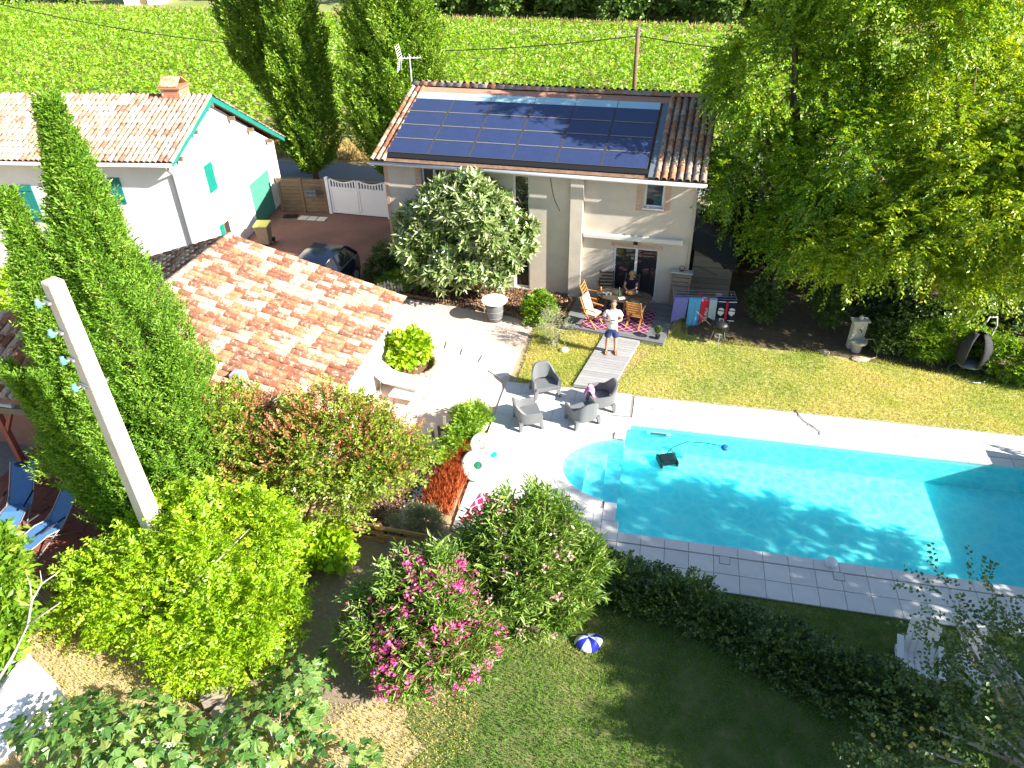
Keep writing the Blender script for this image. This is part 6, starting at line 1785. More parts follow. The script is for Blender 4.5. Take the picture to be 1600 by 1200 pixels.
for k, (x, m) in enumerate(((-.2, mat('red_cloth', (.5, .05, .12), rough=.9)), (.34, mat('violet_cloth', (.3, .05, .4), (.6, .5, .6), scale=12, rough=.9)))):
    o = MB().grid(lambda u, v: (1.5 + (x + .2 * u) * c6, 21.15 + (x + .2 * u) * s6 + .1, 1.0 - .2 * abs(v - .3)), 5, 6).build('laundry_sock', m, smooth=True, solid=.006)
    tag(o, ('small red garment pegged at the back of the rack', 'small violet garment pegged behind the flag towel')[k], 'garment')
# ------------------------------------------------------------------ barbecue
bq = thing('kettle_barbecue', 'black kettle barbecue on three legs at the lawn edge', 'barbecue', (2.0, 19.9, 0))
MB().lathe([(.03, .42), (.15, .45), (.24, .53), (.27, .62), (.275, .64)], 22).build('bowl', M_black, bq, smooth=True)
MB().lathe([(.278, .641), (.26, .72), (.18, .79), (.05, .815), (.01, .82)], 22).build('lid', M_black, bq, smooth=True)
MB().tube([(-.06, 0, .81), (-.06, 0, .86), (.06, 0, .86), (.06, 0, .81)], .012, 6).build('lid_handle', M_steel, bq)
for a in (.6, 2.6, 4.7):
    MB().tube([(.16 * math.cos(a), .16 * math.sin(a), .5), (.27 * math.cos(a), .27 * math.sin(a), 0)], .014, 6).build('leg', M_steel, bq)
MB().lathe([(.13, .27), (.14, .285), (.03, .26)], 16).build('ash_pan', M_steel, bq)
MB().tube([(-.27, -.02, .62), (-.75, .1, 1.0)], .008, 5).build('tongs', M_steel, bq)
# ------------------------------------------------------------------ fountain, hanging chair
M_fst = mat('fountain_stone', (0.42, 0.40, 0.36), (0.54, 0.52, 0.48), (0.30, 0.29, 0.26), scale=6, bump=.5, rough=.9)
fo_ = thing('stone_fountain', 'weathered stone wall fountain with basin at the lawn edge', 'fountain', (5.98, 20.3, 0), R(12))
MB().bb(-.2, .2, 0, .2, 0, .9).build('pillar', M_fst, fo_, bevel=.02)
MB().bb(-.25, .25, -.04, .24, .901, .96).build('cap_stone', M_fst, fo_, bevel=.015)
MB().ell((0, .1, 1.01), (.07, .07, .07), 10, 8).build('finial', M_fst, fo_)
MB().lathe([(.13, 0), (.14, .22), (.24, .3), (.26, .38), (.22, .38), (.2, .34), (.05, .32)], 18, c=(0, -.1, 0)).build('basin', M_fst, fo_, smooth=False)
MB().tube([(0, -.01, .68), (0, -.1, .68), (0, -.12, .64)], .018, 8).build('spout', mat('rust', (0.12, 0.06, 0.035)), fo_)
tag(MB().tube([(6.15, 20.15, .45), (6.35, 20.1, .5), (6.5, 20.0, .3), (6.52, 19.9, .03), (6.3, 19.75, .02), (5.9, 19.7, .02)], .014, 6).build('garden_hose', mat('hose_tan', (0.34, 0.28, 0.2), rough=.7), smooth=True), 'tan garden hose looping from the stone fountain', 'hose')
tag(MB().ell((0, 0, 0), (.28, .16, .05), 9, 5).build('flat_stone', M_rub, loc=(6.05, 19.72, .02), rz=.2), 'pale flat stone lying before the fountain', 'stone')
tag(MB().ell((0, 0, 0), (.2, .12, .05), 9, 5).build('flat_stone', M_rub, loc=(5.05, 19.95, .02), rz=-.3), 'pale flat stone in the grass left of the fountain', 'stone')
tag(MB().ell((0, 0, 0), (.14, .11, .09), 9, 6).build('white_stone', mat('white_rock', (.66, .62, .56), (.72, .68, .62), scale=6, bump=.6, rough=.9), loc=(-2.5, 18.65, .05), rz=.3), 'white rock at the foot of the olive bush', 'stone')
eg = thing('hanging_chair', 'dark wicker hanging pod chair on a curved pale stand', 'hanging chair', (8.85, 19.45, 0), R(-15))
MB().tube([(.5 * math.cos(a), .5 * math.sin(a) + .05, .02) for a in np.linspace(0, 2 * math.pi, 25)], .02, 6, caps=False).build('base_ring', M_steel, eg)
MB().tube([(.1, .5, .02), (.25, .55, .8), (.3, .5, 1.4), (.2, .35, 1.72), (.0, .12, 1.78), (-.05, .0, 1.68)], .024, 8).build('arched_pole', mat('pale_steel', (.6, .6, .58), rough=.4), eg, smooth=True)
MB().tube([(-.05, 0, 1.66), (-.05, 0, 1.45)], .008, 5).build('chain', M_steel, eg)
pod = MB().grid(lambda u, v: (lambda th, ph: (-.05 + .42 * math.cos(th) * math.cos(ph), .05 + .4 * math.sin(th) * math.cos(ph), .72 + .62 * math.sin(ph)))(R(-65) + u * R(310) - R(0), -1.25 + v * 2.55), 26, 14)
pod_o = pod.build('woven_pod', mat('dark_wicker', (0.02, 0.022, 0.028), (0.06, 0.06, 0.07), scale=30, bump=.8, rough=.6), eg, smooth=True, solid=.02)
MB().ell((-.05, .02, .34), (.34, .3, .1), 14, 8).build('cushion', mat('grey_cushion', (0.10, 0.12, 0.16), (.16, .18, .22), scale=6, rough=.9), eg, smooth=True)
# ------------------------------------------------------------------ pool toys
M_ringw = mat('white_vinyl', (0.74, 0.78, 0.76), (0.78, 0.80, 0.78), scale=3, rough=.35)
M_ringg = mat('green_vinyl', (0.03, 0.22, 0.12), (0.05, 0.28, 0.16), scale=3, rough=.35)
def ring(name, label, loc, r, tr, tilt, rz, m, under):
    t = thing(name, label, 'swim ring', loc, rz)
    t.rotation_euler[0] = tilt
    n, k = 30, 12
    vs, fs = [], []
    for i in range(n):
        a = 2 * math.pi * i / n
        for j in range(k):
            b = 2 * math.pi * j / k
            vs.append(((r + tr * math.cos(b)) * math.cos(a), (r + tr * math.cos(b)) * math.sin(a), .45 * tr * math.sin(b)))
    for i in range(n):
        for j in range(k):
            fs.append((i * k + j, ((i + 1) % n) * k + j, ((i + 1) % n) * k + (j + 1) % k, i * k + (j + 1) % k))
    MB().add(vs, fs).build('tube', m, t, smooth=True)
    MB().lathe([(r - tr * .9, -.01), (r - tr * .9, .0)], 24).build('centre_mesh', under, t)
    MB().lathe([(r + tr * .3, -.55 * tr), (r + tr * 1.0, -.3 * tr), (r + tr * 1.03, .0)], 30).build('rim_band', under, t)
    return t
ring('swim_ring', 'big white and green swim ring leaning by the rushes', (-3.72, 12.78, .30), .24, .15, R(38), R(20), M_ringw, M_ringg)
ring('swim_ring', 'white swim ring leaning behind the green one, with a grey centre', (-3.80, 13.55, .26), .21, .12, R(55), R(55), M_ringw, mat('grey_vinyl', (0.25, 0.24, 0.22), rough=.5))
kb = thing('kickboard', 'turquoise and white kickboard leaning on the swim rings', 'kickboard', (-3.52, 13.2, .2), R(58))
kb.rotation_euler[0] = R(28)
MB().prism([(-.26, -.11), (.2, -.11), (.26, -.06), (.26, .06), (.2, .11), (-.26, .11)], 0, .03).build('foam_board', M_ringw, kb, bevel=.008)
MB().prism([(-.24, -.05), (.23, -.05), (.23, .07), (-.24, .07)], .0305, .036).build('turquoise_face', mat('turq_foam', (0.0, 0.45, 0.55), rough=.5), kb)
bl = thing('beach_ball', 'half deflated blue and white beach ball on the lower lawn', 'ball', (-.55, 8.6, 0), R(20))
nseg = 8
for k in range(nseg):
    a0, a1 = 2 * math.pi * k / nseg, 2 * math.pi * (k + 1) / nseg
    def fn(u, v):
        a = a0 + (a1 - a0) * u
        p = v * 1.5
        r_ = .24 * math.cos(p) * (1 + .08 * math.sin(3 * a))
        return (r_ * math.cos(a) * 1.1, r_ * math.sin(a) * .8, .02 + .17 * math.sin(p) * (1 + .15 * math.cos(2 * a + 1)))
    MB().grid(fn, 5, 8).build('gore', (mat('ball_blue', (0.02, 0.03, 0.42), rough=.35), mat('ball_white', (.66, .72, .78), rough=.35))[k % 2], bl, smooth=True)
# ------------------------------------------------------------------ rail fence, old posts
M_honey = mat('honey_wood', (0.34, 0.20, 0.08), (0.46, 0.29, 0.13), scale=4, stretch=(.6, 4, 4), bump=.3, rough=.75, objvar=.1)
rf_ = thing('rail_fence', 'low honey-coloured wooden rail fence across the dirt path', 'fence', (-6.25, 10.32, 0), R(-1))
for x in (0, 1.02, 2.08):
    MB().bb(x - .045, x + .045, -.04, .04, 0, .58).build('post', M_honey, rf_)
for k, z in enumerate((.12, .33, .52)):
    MB().beam((.0, -.055, z + .02), (1.1, -.055, z - .02), .03, .09).build('rail', M_honey, rf_)
for k, z in enumerate((.3, .53)):
    MB().beam((.95, -.09, z), (2.15, -.09, z - .03), .03, .09).build('rail', M_honey, rf_)
ms_ = MB()
for k in range(12): ms_.tube([(.05 + k * .09, -.035, .02), (.05 + k * .09, -.035, .5)], .002, 3)
for k in range(6): ms_.tube([(.02, -.035, .06 + k * .085), (1.05, -.035, .06 + k * .085)], .002, 3)
ms_.build('wire_mesh', M_steel, rf_)
of = thing('old_fence', 'remnant of grey weathered fence posts at the end of the pebble strip', 'fence', (-5.15, 13.85, 0), R(15))
for k, (x, y, h) in enumerate(((0, 0, .55), (.16, .05, .42), (.33, -.05, .8), (.46, .06, .55), (.6, .05, .5), (.72, .1, .45))):
    MB().bb(x - .035, x + .035, y - .025, y + .025, 0, h).build('post', M_greywood, of, rz=random.uniform(-.1, .1))
MB().beam((.2, .03, .3), (.8, .12, .26), .03, .07).build('rail', M_greywood, of)
# ------------------------------------------------------------------ left terrace
M_red = mat('red_floor_tile', (0.26, 0.09, 0.06), (0.34, 0.13, 0.09), scale=4, rough=.6, objvar=.12)
tr_ = sheet('terrace_base', [(-17.5, 8.0), (-12.6, 8.0), (-10.7, 7.4), (-10.7, 11.2), (-17.5, 12.5)], -.01, M_joint)
me_q = MB().bb(.006, .394, .006, .394, 0, .02).mesh('floor_tile', M_red)
for i in range(11):
    for j in range(10):
        x, y = -15.1 + i * .4, 8.05 + j * .4
        if y > 11.8: continue
        inst('floor_tile', me_q, tr_, loc=(x, y, -.006))
rl = thing('terrace_railing', 'brown wooden railing along the red terrace', 'railing', (-12.75, 8.1, 0), R(-20))
for x in (0, 1.05, 2.1): MB().bb(x - .04, x + .04, -.04, .04, 0, .72).build('post', M_oldwood, rl)
for z in (.25, .48, .7): MB().bb(-.05, 2.2, -.06, -.041, z, z + .08).build('rail', M_oldwood, rl)
M_sbl = mat('blue_sling', (0.06, 0.16, 0.34), (0.09, 0.21, 0.42), scale=20, rough=.8)
def recliner(label, loc, rz):
    t = thing('reclining_chair', label, 'recliner', (*loc, .015), rz, 'blue reclining chairs on the red terrace')
    pts = [(-.75, .28), (-.35, .34), (-.1, .40), (.2, .36), (.55, .72), (.85, 1.05)]
    for a, b, nm in ((0, 1, 'foot_sling'), (1, 3, 'seat_sling'), (3, 5, 'back_sling')):
        s = MB()
        q = pts[a:b + 1]
        s.grid(lambda u, v: (-.24 + .48 * u, (lambda f: q[min(int(f), len(q) - 2)][0] + (q[min(int(f), len(q) - 2) + 1][0] - q[min(int(f), len(q) - 2)][0]) * (f - min(int(f), len(q) - 2)))(v * (len(q) - 1)),
                              (lambda f: q[min(int(f), len(q) - 2)][1] + (q[min(int(f), len(q) - 2) + 1][1] - q[min(int(f), len(q) - 2)][1]) * (f - min(int(f), len(q) - 2)))(v * (len(q) - 1))), 3, 2 * (len(q) - 1)).build(nm, M_sbl, t, solid=.012)
    for s in (-1, 1):
        x = s * .27
        MB().tube([(x, p[0], p[1]) for p in pts], .014, 6).build('side_rail', M_steel, t)
        MB().tube([(x, -.5, 0), (x, .35, .5)], .014, 6).build('leg', M_steel, t)
        MB().tube([(x, .55, 0), (x, -.15, .4)], .014, 6).build('leg', M_steel, t)
        MB().tube([(x * 1.1, -.2, .55), (x * 1.1, .35, .6)], .02, 6).build('armrest', M_black, t)
    MB().ell((0, .78, 1.02), (.17, .06, .07), 12, 8).build('head_pillow', mat('navy_pillow', (0.02, 0.04, 0.10), rough=.9), t, smooth=True)
    return t
recliner('blue reclining chair on the red terrace, nearer the porch post', (-13.45, 9.35), R(15))
recliner('blue reclining chair on the red terrace, nearer the cypress', (-12.35, 8.95), R(-22))
pr = thing('tiled_porch', 'tiled porch roof on red timber posts over the terrace', 'porch', (0, 0, 0))
M_redw = mat('red_painted_wood', (0.30, 0.08, 0.06), (0.36, 0.12, 0.09), scale=5, rough=.7)
MB().beam((-14.25, 10.6, 0), (-14.25, 10.6, 2.4), .12, .12).build('post', M_redw, pr)
MB().beam((-17.5, 10.2, 2.35), (-13.2, 10.45, 2.35), .14, .16).build('beam', M_greywood, pr)
MB().beam((-14.25, 10.6, 1.5), (-13.7, 10.5, 2.25), .07, .09).build('brace', M_redw, pr)
tile_roof(pr, (-18.0, 10.3, 2.75), (1, 0, 0), (0, .94, .34), 22, 7, .215, .33, M_tile, lambda c, r: -c, part='roof', nsingle=60)
MB().tube([(-18, 10.2, 2.66), (-13.2, 10.2, 2.66)], .05, 8).build('gutter', M_zinc, pr)
tag(MB().bb(-17.8, -11.05, 11.75, 12.0, 0, 2.7).build('terrace_wall', mat('ochre_wall', (0.30, 0.15, 0.11), (0.36, 0.2, 0.15), scale=4, rough=.9)), 'red-brown wall at the back of the covered terrace', 'wall')
bk_ = thing('fireside_bucket', 'dark bucket with tools standing by the terrace wall', 'bucket', (-13.35, 10.9, .015))
MB().lathe([(.13, 0), (.17, .28), (.16, .28), (.12, .02)], 14).build('bucket', M_black, bk_)
MB().tube([(.02, 0, .1), (-.2, .15, .8)], .012, 5).build('shovel_shaft', M_redw, bk_)
MB().bb(-.28, -.14, .12, .18, .78, .95).build('shovel_blade', mat('red_metal', (.5, .05, .05), rough=.5), bk_)
# ------------------------------------------------------------------ tarp, stones
tp_ = thing('white_tarpaulin', 'crumpled white tarpaulin at the bottom left edge', 'tarpaulin', (-10.1, 5.35, 0), R(-25))
MB().grid(lambda u, v: ((u - .5) * 1.5, (v - .5) * 1.3, .25 + .2 * math.sin(u * 5 + v * 3) * math.cos(v * 4) + .05 * math.sin(u * 17 + v * 11) + .3 * (1 - abs(u - .4)) - (.45 if u in (0, 1) or v in (0, 1) else 0)), 18, 16).build('sheet', mat('tarp_white', (0.66, 0.68, 0.72), (.72, .73, .76), scale=3, rough=.6), tp_, smooth=False, solid=.004)
for i, (x, y, sx, sy, sz, a, lab) in enumerate(((-6.75, 6.2, .22, .16, .34, 20, 'upright grey stone block among the foreground shrubs'), (-6.45, 6.0, .2, .2, .2, -15, 'squat pale stone block beside the upright one'), (-6.5, 5.7, .3, .18, .12, 35, 'flat stone block in front of the other two'))):
    tag(MB().bb(-sx, sx, -sy, sy, -.02, sz).build('stone_block', M_blk, loc=(x, y, 0), rz=R(a), bevel=.02), lab, 'stone', 'stone blocks in the foreground')
tp2 = thing('terracotta_pot', 'terracotta pot lying at the edge of the dirt path', 'pot', (-6.5, 8.5, .12), .4)
tp2.rotation_euler[0] = R(75)
MB().lathe([(.09, -.12), (.13, .1), (.15, .1), (.15, .15), (.12, .15), (.08, -.1)], 16).build('pot_body', MATS['terracotta'], tp2, smooth=False)
# ------------------------------------------------------------------ white garden chairs
M_wpaint = mat('white_painted_wood', (0.70, 0.71, 0.73), (0.76, 0.77, 0.78), scale=5, rough=.6)
def wchair(label, loc, rz):
    t = thing('garden_chair', label, 'chair', (*loc, 0), rz, 'white garden chairs under the apple tree')
    for k in range(5):
        MB().add([(-.25 + k * .102, -.28, .36), (-.156 + k * .102, -.28, .36), (-.156 + k * .102, .25, .28), (-.25 + k * .102, .25, .28), (-.25 + k * .102, -.28, .38), (-.156 + k * .102, -.28, .38), (-.156 + k * .102, .25, .30), (-.25 + k * .102, .25, .30)],
                 [(0, 3, 2, 1), (4, 5, 6, 7), (0, 1, 5, 4), (1, 2, 6, 5), (2, 3, 7, 6), (3, 0, 4, 7)]).build('seat_slat', M_wpaint, t)
        MB().ext([(-.25 + k * .102, .22, .3), (-.156 + k * .102, .22, .3), (-.156 + k * .102, .48, .95 - .03 * abs(k - 2)), (-.25 + k * .102, .48, .95 - .03 * abs(k - 2))], (0, .02, .008)).build('back_slat', M_wpaint, t)
    for s in (-1, 1):
        MB().bb(s * .33 - .055, s * .33 + .055, -.36, .34, .535, .557).build('armrest', M_wpaint, t)
        MB().bb(s * .30 - .02, s * .30 + .02, -.3, -.22, 0, .534).build('front_leg', M_wpaint, t)
        MB().beam((s * .285, -.25, .3), (s * .285, .5, .03), .025, .1).build('rear_leg', M_wpaint, t)
        MB().bb(s * .30 - .02, s * .30 + .02, .25, .32, .2, .534).build('arm_post', M_wpaint, t)
    MB().beam((-.26, .43, .8), (.26, .43, .8), .02, .07).build('back_rail', M_wpaint, t)
    return t
wchair('white wooden garden chair under the apple branches, facing the lawn', (5.15, 9.05), R(-12))
wchair('white wooden garden chair at the right edge, half hidden by apple leaves', (6.2, 9.05), R(25))
# ================================================================== PEOPLE
def skin_mesh(name, V, E, m, parent, levels=2, root=0):
    """one continuous surface grown over a skeleton: V = {key: (x, y, z, r)} or (…, rx, ry), E = pairs of keys"""
    keys = list(V)
    me = bpy.data.meshes.new(name)
    me.from_pydata([V[k][:3] for k in keys], [(keys.index(a), keys.index(b)) for a, b in E], [])
    o = bpy.data.objects.new(name, me)
    COL.objects.link(o)
    md = o.modifiers.new('skin', 'SKIN')
    md.use_smooth_shade = True
    md.branch_smoothing = .6
    if not me.skin_vertices:
        bpy.context.view_layer.objects.active = o
        bpy.ops.mesh.customdata_skin_add()
    for i, k in enumerate(keys):
        r = V[k][3:]
        me.skin_vertices[0].data[i].radius = (r[0], r[1] if len(r) > 1 else r[0])
        me.skin_vertices[0].data[i].use_root = (i == root)
    sb = o.modifiers.new('sub', 'SUBSURF')
    sb.levels = sb.render_levels = levels
    dg = bpy.context.evaluated_depsgraph_get()
    ev = o.evaluated_get(dg)
    nm = bpy.data.meshes.new_from_object(ev)
    o.modifiers.clear()
    o.data = nm
    nm.materials.clear()
    nm.materials.append(m)
    for p in nm.polygons: p.use_smooth = True
    o.parent = parent
    return o
M_skin = mat('skin', (0.50, 0.27, 0.18), (0.54, 0.30, 0.21), scale=5, rough=.6)
M_hairg = mat('grey_hair', (0.10, 0.09, 0.085), (0.2, 0.19, 0.18), scale=30, rough=.8)
M_hairb = mat('blond_hair', (0.30, 0.19, 0.09), (0.42, 0.28, 0.14), scale=30, rough=.7)
M_polo = mat('white_polo', (0.74, 0.74, 0.76), (0.78, 0.78, 0.80), scale=9, rough=.9)
M_short = mat('navy_shorts', (0.02, 0.035, 0.12), (0.03, 0.05, 0.16), scale=9, rough=.9)
M_tee = mat('navy_tee', (0.008, 0.01, 0.025), (0.014, 0.016, 0.035), scale=9, rough=.9)
M_sandal = mat('brown_sandal', (0.22, 0.09, 0.04), rough=.7)
M_lip = mat('lip', (0.35, 0.12, 0.10), rough=.6)
def head_parts(parent, c, fy, hair, tilt=0.0, long=False):
    """eyes, nose, mouth, ears and hair for a head of radius ~.1 centred at c, looking towards -y*fy"""
    x, y, z = c
    for s in (-1, 1):
        MB().ell((x + s * .034, y - .088 * fy, z + .012 + tilt), (.014, .008, .009), 8, 6).build('eye', M_black, parent, smooth=True)
        MB().ell((x + s * .082, y + .005, z - .004), (.012, .022, .032), 8, 6).build('ear', M_skin, parent, smooth=True)
    MB().ell((x, y - .102 * fy, z - .015 + tilt), (.013, .018, .026), 8, 6).build('nose', M_skin, parent, smooth=True)
    MB().ell((x, y - .09 * fy, z - .058 + tilt), (.026, .009, .008), 8, 6).build('mouth', M_lip, parent, smooth=True)
    h = MB()
    def fn(u, v):
        a, p = 2 * math.pi * u, math.pi / 2 - v * (1.75 if long else 1.35)
        front = max(0, -math.sin(a) * fy)
        p = p + front * v * .75
        rr_ = 1.0 + (.12 if long else .05)
        return (x + .088 * rr_ * math.cos(p) * math.cos(a), y + .008 + .102 * rr_ * math.cos(p) * math.sin(a), z + .025 + .108 * math.sin(p) * (1.02))
    h.grid(fn, 22, 10)
    h.build('hair', hair, parent, smooth=True, solid=-.012)
    if long:
        MB().ell((x, y + .085 * fy, z - .04), (.075, .045, .10), 12, 8).build('hair_bun', hair, parent, smooth=True)
def hand(V, E, wrist, palm, d, side, px, size=1.0):
    """five curled fingers rooted in the palm; d = finger direction, side = across the palm"""
    d, side = Vector(d).normalized(), Vector(side).normalized()
    dn = d.cross(side).normalized()
    w, p = Vector(wrist), Vector(palm)
    for i, (o, L) in enumerate(((-.026, .05), (-.009, .058), (.009, .055), (.026, .042))):
        a = p + side * o + d * .03
        b = a + d * L * .55 - dn * .008
        c = b + d * L * .45 - dn * .02
        V[f'{px}k{i}'] = (*a, .0095); V[f'{px}f{i}'] = (*b, .0085); V[f'{px}t{i}'] = (*c, .0065)
        E += [(px, f'{px}k{i}'), (f'{px}k{i}', f'{px}f{i}'), (f'{px}f{i}', f'{px}t{i}')]
    a = p - side * .034 - d * .005
    b = a - side * .016 + d * .028 - dn * .01
    V[f'{px}th'] = (*a, .0105); V[f'{px}tt'] = (*b, .008)
    E += [(px, f'{px}th'), (f'{px}th', f'{px}tt')]
# standing man: local frame, front towards -y, feet at z=0
man = thing('person', 'standing person in white polo shirt and navy shorts on the boardwalk', 'person', (-1.13, 18.72, .087), R(6))
V = {'pel': (0, 0, .93, .14, .11), 'sp1': (0, -.01, 1.06, .135, .105), 'sp2': (0, -.005, 1.2, .145, .11), 'ch': (0, 0, 1.32, .155, .11), 'nb': (0, .01, 1.42, .07), 'nk': (0, 0, 1.49, .052),
     'hd0': (0, -.005, 1.545, .070, .078), 'hd1': (0, -.012, 1.60, .079, .092), 'hd2': (0, -.005, 1.655, .074, .088), 'hd3': (0, 0, 1.695, .045, .05)}
E_ = [('pel', 'sp1'), ('sp1', 'sp2'), ('sp2', 'ch'), ('ch', 'nb'), ('nb', 'nk'), ('nk', 'hd0'), ('hd0', 'hd1'), ('hd1', 'hd2'), ('hd2', 'hd3')]
for s, n in ((-1, 'L'), (1, 'R')):
    V.update({f'sh{n}': (s * .175, 0, 1.385, .062), f'ua{n}': (s * .225, .01, 1.26, .05), f'el{n}': (s * .25, .01, 1.11, .043), f'fa{n}': (s * .195, -.11, 1.135, .038), f'wr{n}': (s * .115, -.225, 1.165, .027), f'ha{n}': (s * .075, -.265, 1.17, .026, .03)})
    E_ += [('ch', f'sh{n}'), (f'sh{n}', f'ua{n}'), (f'ua{n}', f'el{n}'), (f'el{n}', f'fa{n}'), (f'fa{n}', f'wr{n}'), (f'wr{n}', f'ha{n}')]
    hand(V, E_, V[f'wr{n}'][:3], V[f'ha{n}'][:3], (-s * .75, -.6, .1), (0, .1, s * 1.0), f'ha{n}')
    V.update({f'hp{n}': (s * .085, 0, .88, .095), f'th{n}': (s * .105, -.005, .68, .082), f'kn{n}': (s * .115, -.015, .49, .058), f'ca{n}': (s * .122, .01, .33, .056), f'an{n}': (s * .13, .015, .09, .036), f'he{n}': (s * .13, .03, .045, .036), f'bf{n}': (s * .145, -.08, .035, .038, .028), f'to{n}': (s * .152, -.155, .026, .032, .02)})
    E_ += [('pel', f'hp{n}'), (f'hp{n}', f'th{n}'), (f'th{n}', f'kn{n}'), (f'kn{n}', f'ca{n}'), (f'ca{n}', f'an{n}'), (f'an{n}', f'he{n}'), (f'he{n}', f'bf{n}'), (f'bf{n}', f'to{n}')]
skin_mesh('body', V, E_, M_skin, man)
S = {'z': (0, 0, .80, .162, .132), 'a': (0, 0, .90, .165, .135), 'b': (0, -.012, 1.04, .168, .142), 'c': (0, -.005, 1.2, .17, .138), 'd': (0, 0, 1.32, .175, .13), 'e': (0, .008, 1.405, .10, .09)}
SE = [('z', 'a'), ('a', 'b'), ('b', 'c'), ('c', 'd'), ('d', 'e')]
for s, n in ((-1, 'L'), (1, 'R')):
    S.update({f's{n}': (s * .18, 0, 1.382, .079), f'u{n}': (s * .226, .01, 1.27, .075), f'v{n}': (s * .24, .01, 1.2, .074)})
    SE += [('d', f's{n}'), (f's{n}', f'u{n}'), (f'u{n}', f'v{n}')]
shirt = skin_mesh('polo_shirt', S, SE, M_polo, man)
MB().tube([(.07 * math.cos(a), .005 + .065 * math.sin(a), 1.445 - .02 * max(0, -math.sin(a))) for a in np.linspace(-1.2, math.pi + 1.2, 16)], .016, 6).build('collar', M_polo, shirt, smooth=True)
SH = {'w': (0, 0, .90, .15, .125), 'p': (0, 0, .80, .15, .125)}
SHE = [('w', 'p')]
for s, n in ((-1, 'L'), (1, 'R')):
    SH.update({f'h{n}': (s * .095, 0, .72, .108), f'k{n}': (s * .118, -.01, .60, .108), f'm{n}': (s * .122, -.012, .52, .11)})
    SHE += [('p', f'h{n}'), (f'h{n}', f'k{n}'), (f'k{n}', f'm{n}')]
skin_mesh('shorts', SH, SHE, M_short, man)
for s in (-1, 1):
    MB().prism([(s * .145 - .045, .07), (s * .145 - .048, -.1), (s * .15 - .03, -.19), (s * .15 + .03, -.19), (s * .145 + .05, -.1), (s * .145 + .042, .07)], 0, .016).build('sandal', M_sandal, man)
    MB().tube([(s * .145 - .048, -.085, .012), (s * .145 - .03, -.09, .07), (s * .145 + .03, -.09, .07), (s * .145 + .05, -.085, .012)], .012, 6).tube([(s * .135 - .04, .05, .012), (s * .135 - .03, .06, .075), (s * .135 + .03, .06, .075), (s * .135 + .04, .05, .012)], .01, 6).build('sandal_strap', M_sandal, man)
head_parts(man, (0, -.008, 1.612), 1, M_hairg)
rc = thing('remote_controller', 'white handheld controller in the hands of the standing person', 'controller', (-1.13 + .028, 18.72 - .285, 1.255), R(6))
MB().bb(-.07, .07, -.035, .035, 0, .03).build('case', M_wplast, rc, bevel=.01)
MB().bb(-.06, .06, .036, .045, -.01, .06).build('phone', M_black, rc)
for s in (-1, 1): MB().tube([(s * .04, 0, .03), (s * .04, 0, .05)], .006, 6).build('stick', M_black, rc)
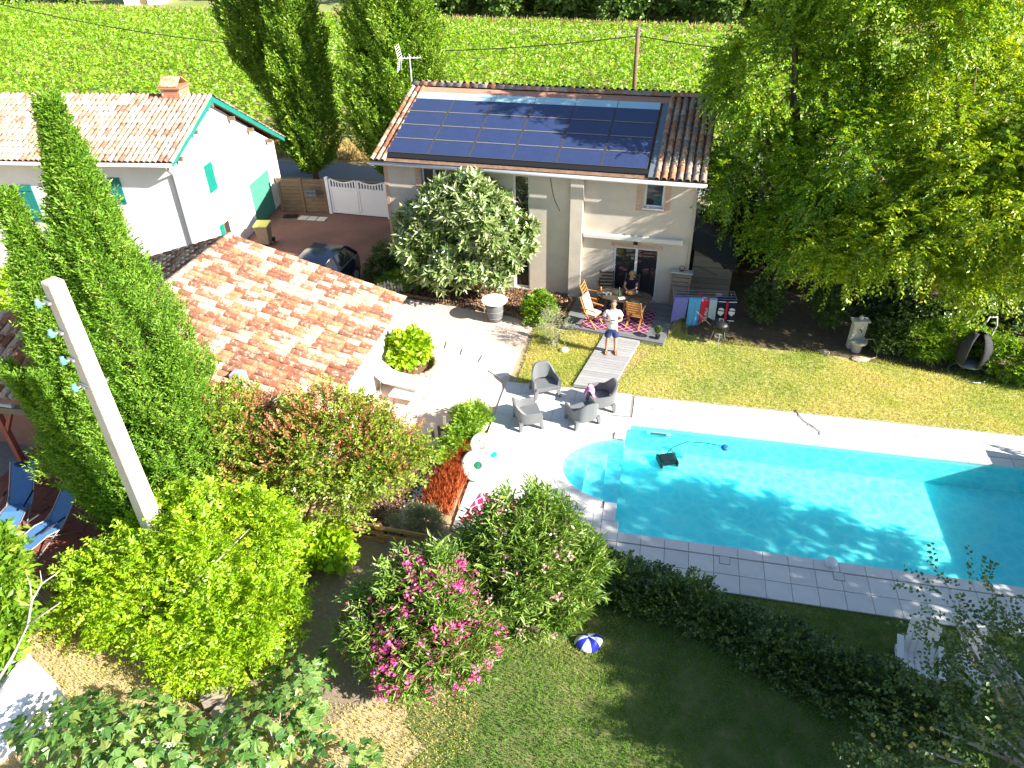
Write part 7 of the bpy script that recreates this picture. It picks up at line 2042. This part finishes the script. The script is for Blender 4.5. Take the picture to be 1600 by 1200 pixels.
# seated woman behind the table
wo = thing('person', 'seated person in a navy T-shirt behind the garden table', 'person', (-.8, 21.72, .1), R(-4))
V = {'pel': (0, .05, .50, .13, .11), 'sp1': (0, .06, .64, .115, .095), 'ch': (0, .04, .84, .125, .095), 'nb': (0, .03, .945, .055), 'nk': (0, .01, .99, .044), 'hd0': (0.005, -.005, 1.04, .063, .07), 'hd1': (.01, -.015, 1.09, .07, .082), 'hd2': (.01, -.01, 1.14, .066, .078), 'hd3': (.01, -.005, 1.175, .04, .045)}
E_ = [('pel', 'sp1'), ('sp1', 'ch'), ('ch', 'nb'), ('nb', 'nk'), ('nk', 'hd0'), ('hd0', 'hd1'), ('hd1', 'hd2'), ('hd2', 'hd3')]
for s, n in ((-1, 'L'), (1, 'R')):
    V.update({f'sh{n}': (s * .145, .03, .905, .05), f'ua{n}': (s * .185, .0, .79, .041), f'el{n}': (s * .195, -.04, .68, .035), f'fa{n}': (s * .17, -.17, .695, .031), f'wr{n}': (s * .13, -.28, .715, .022), f'ha{n}': (s * .11, -.33, .72, .023, .02)})
    E_ += [('ch', f'sh{n}'), (f'sh{n}', f'ua{n}'), (f'ua{n}', f'el{n}'), (f'el{n}', f'fa{n}'), (f'fa{n}', f'wr{n}'), (f'wr{n}', f'ha{n}')]
    hand(V, E_, V[f'wr{n}'][:3], V[f'ha{n}'][:3], (-s * .3, -.9, .02), (s * 1.0, -.2, 0), f'ha{n}')
    V.update({f'hp{n}': (s * .08, .0, .49, .085), f'th{n}': (s * .1, -.22, .49, .075), f'kn{n}': (s * .11, -.42, .47, .055), f'ca{n}': (s * .11, -.42, .28, .05), f'an{n}': (s * .11, -.40, .08, .033), f'bf{n}': (s * .12, -.5, .035, .034, .026), f'to{n}': (s * .12, -.56, .026, .028, .018)})
    E_ += [('pel', f'hp{n}'), (f'hp{n}', f'th{n}'), (f'th{n}', f'kn{n}'), (f'kn{n}', f'ca{n}'), (f'ca{n}', f'an{n}'), (f'an{n}', f'bf{n}'), (f'bf{n}', f'to{n}')]
skin_mesh('body', V, E_, M_skin, wo)
S = {'a': (0, .05, .48, .15, .13), 'b': (0, .06, .64, .135, .115), 'd': (0, .04, .84, .143, .112), 'e': (0, .033, .915, .09, .08)}
SE = [('a', 'b'), ('b', 'd'), ('d', 'e')]
for s, n in ((-1, 'L'), (1, 'R')):
    S.update({f's{n}': (s * .147, .03, .902, .064), f'u{n}': (s * .184, .0, .80, .058)})
    SE += [('d', f's{n}'), (f's{n}', f'u{n}')]
skin_mesh('tee_shirt', S, SE, M_tee, wo)
SH = {'w': (0, .03, .5, .145, .12)}
SHE = []
for s, n in ((-1, 'L'), (1, 'R')):
    SH.update({f'h{n}': (s * .09, -.03, .49, .1), f'k{n}': (s * .1, -.2, .49, .092), f'm{n}': (s * .105, -.3, .485, .085)})
    SHE += [('w', f'h{n}'), (f'h{n}', f'k{n}'), (f'k{n}', f'm{n}')]
skin_mesh('shorts', SH, SHE, M_short, wo)
head_parts(wo, (.01, -.012, 1.10), .9, M_hairb, long=True)
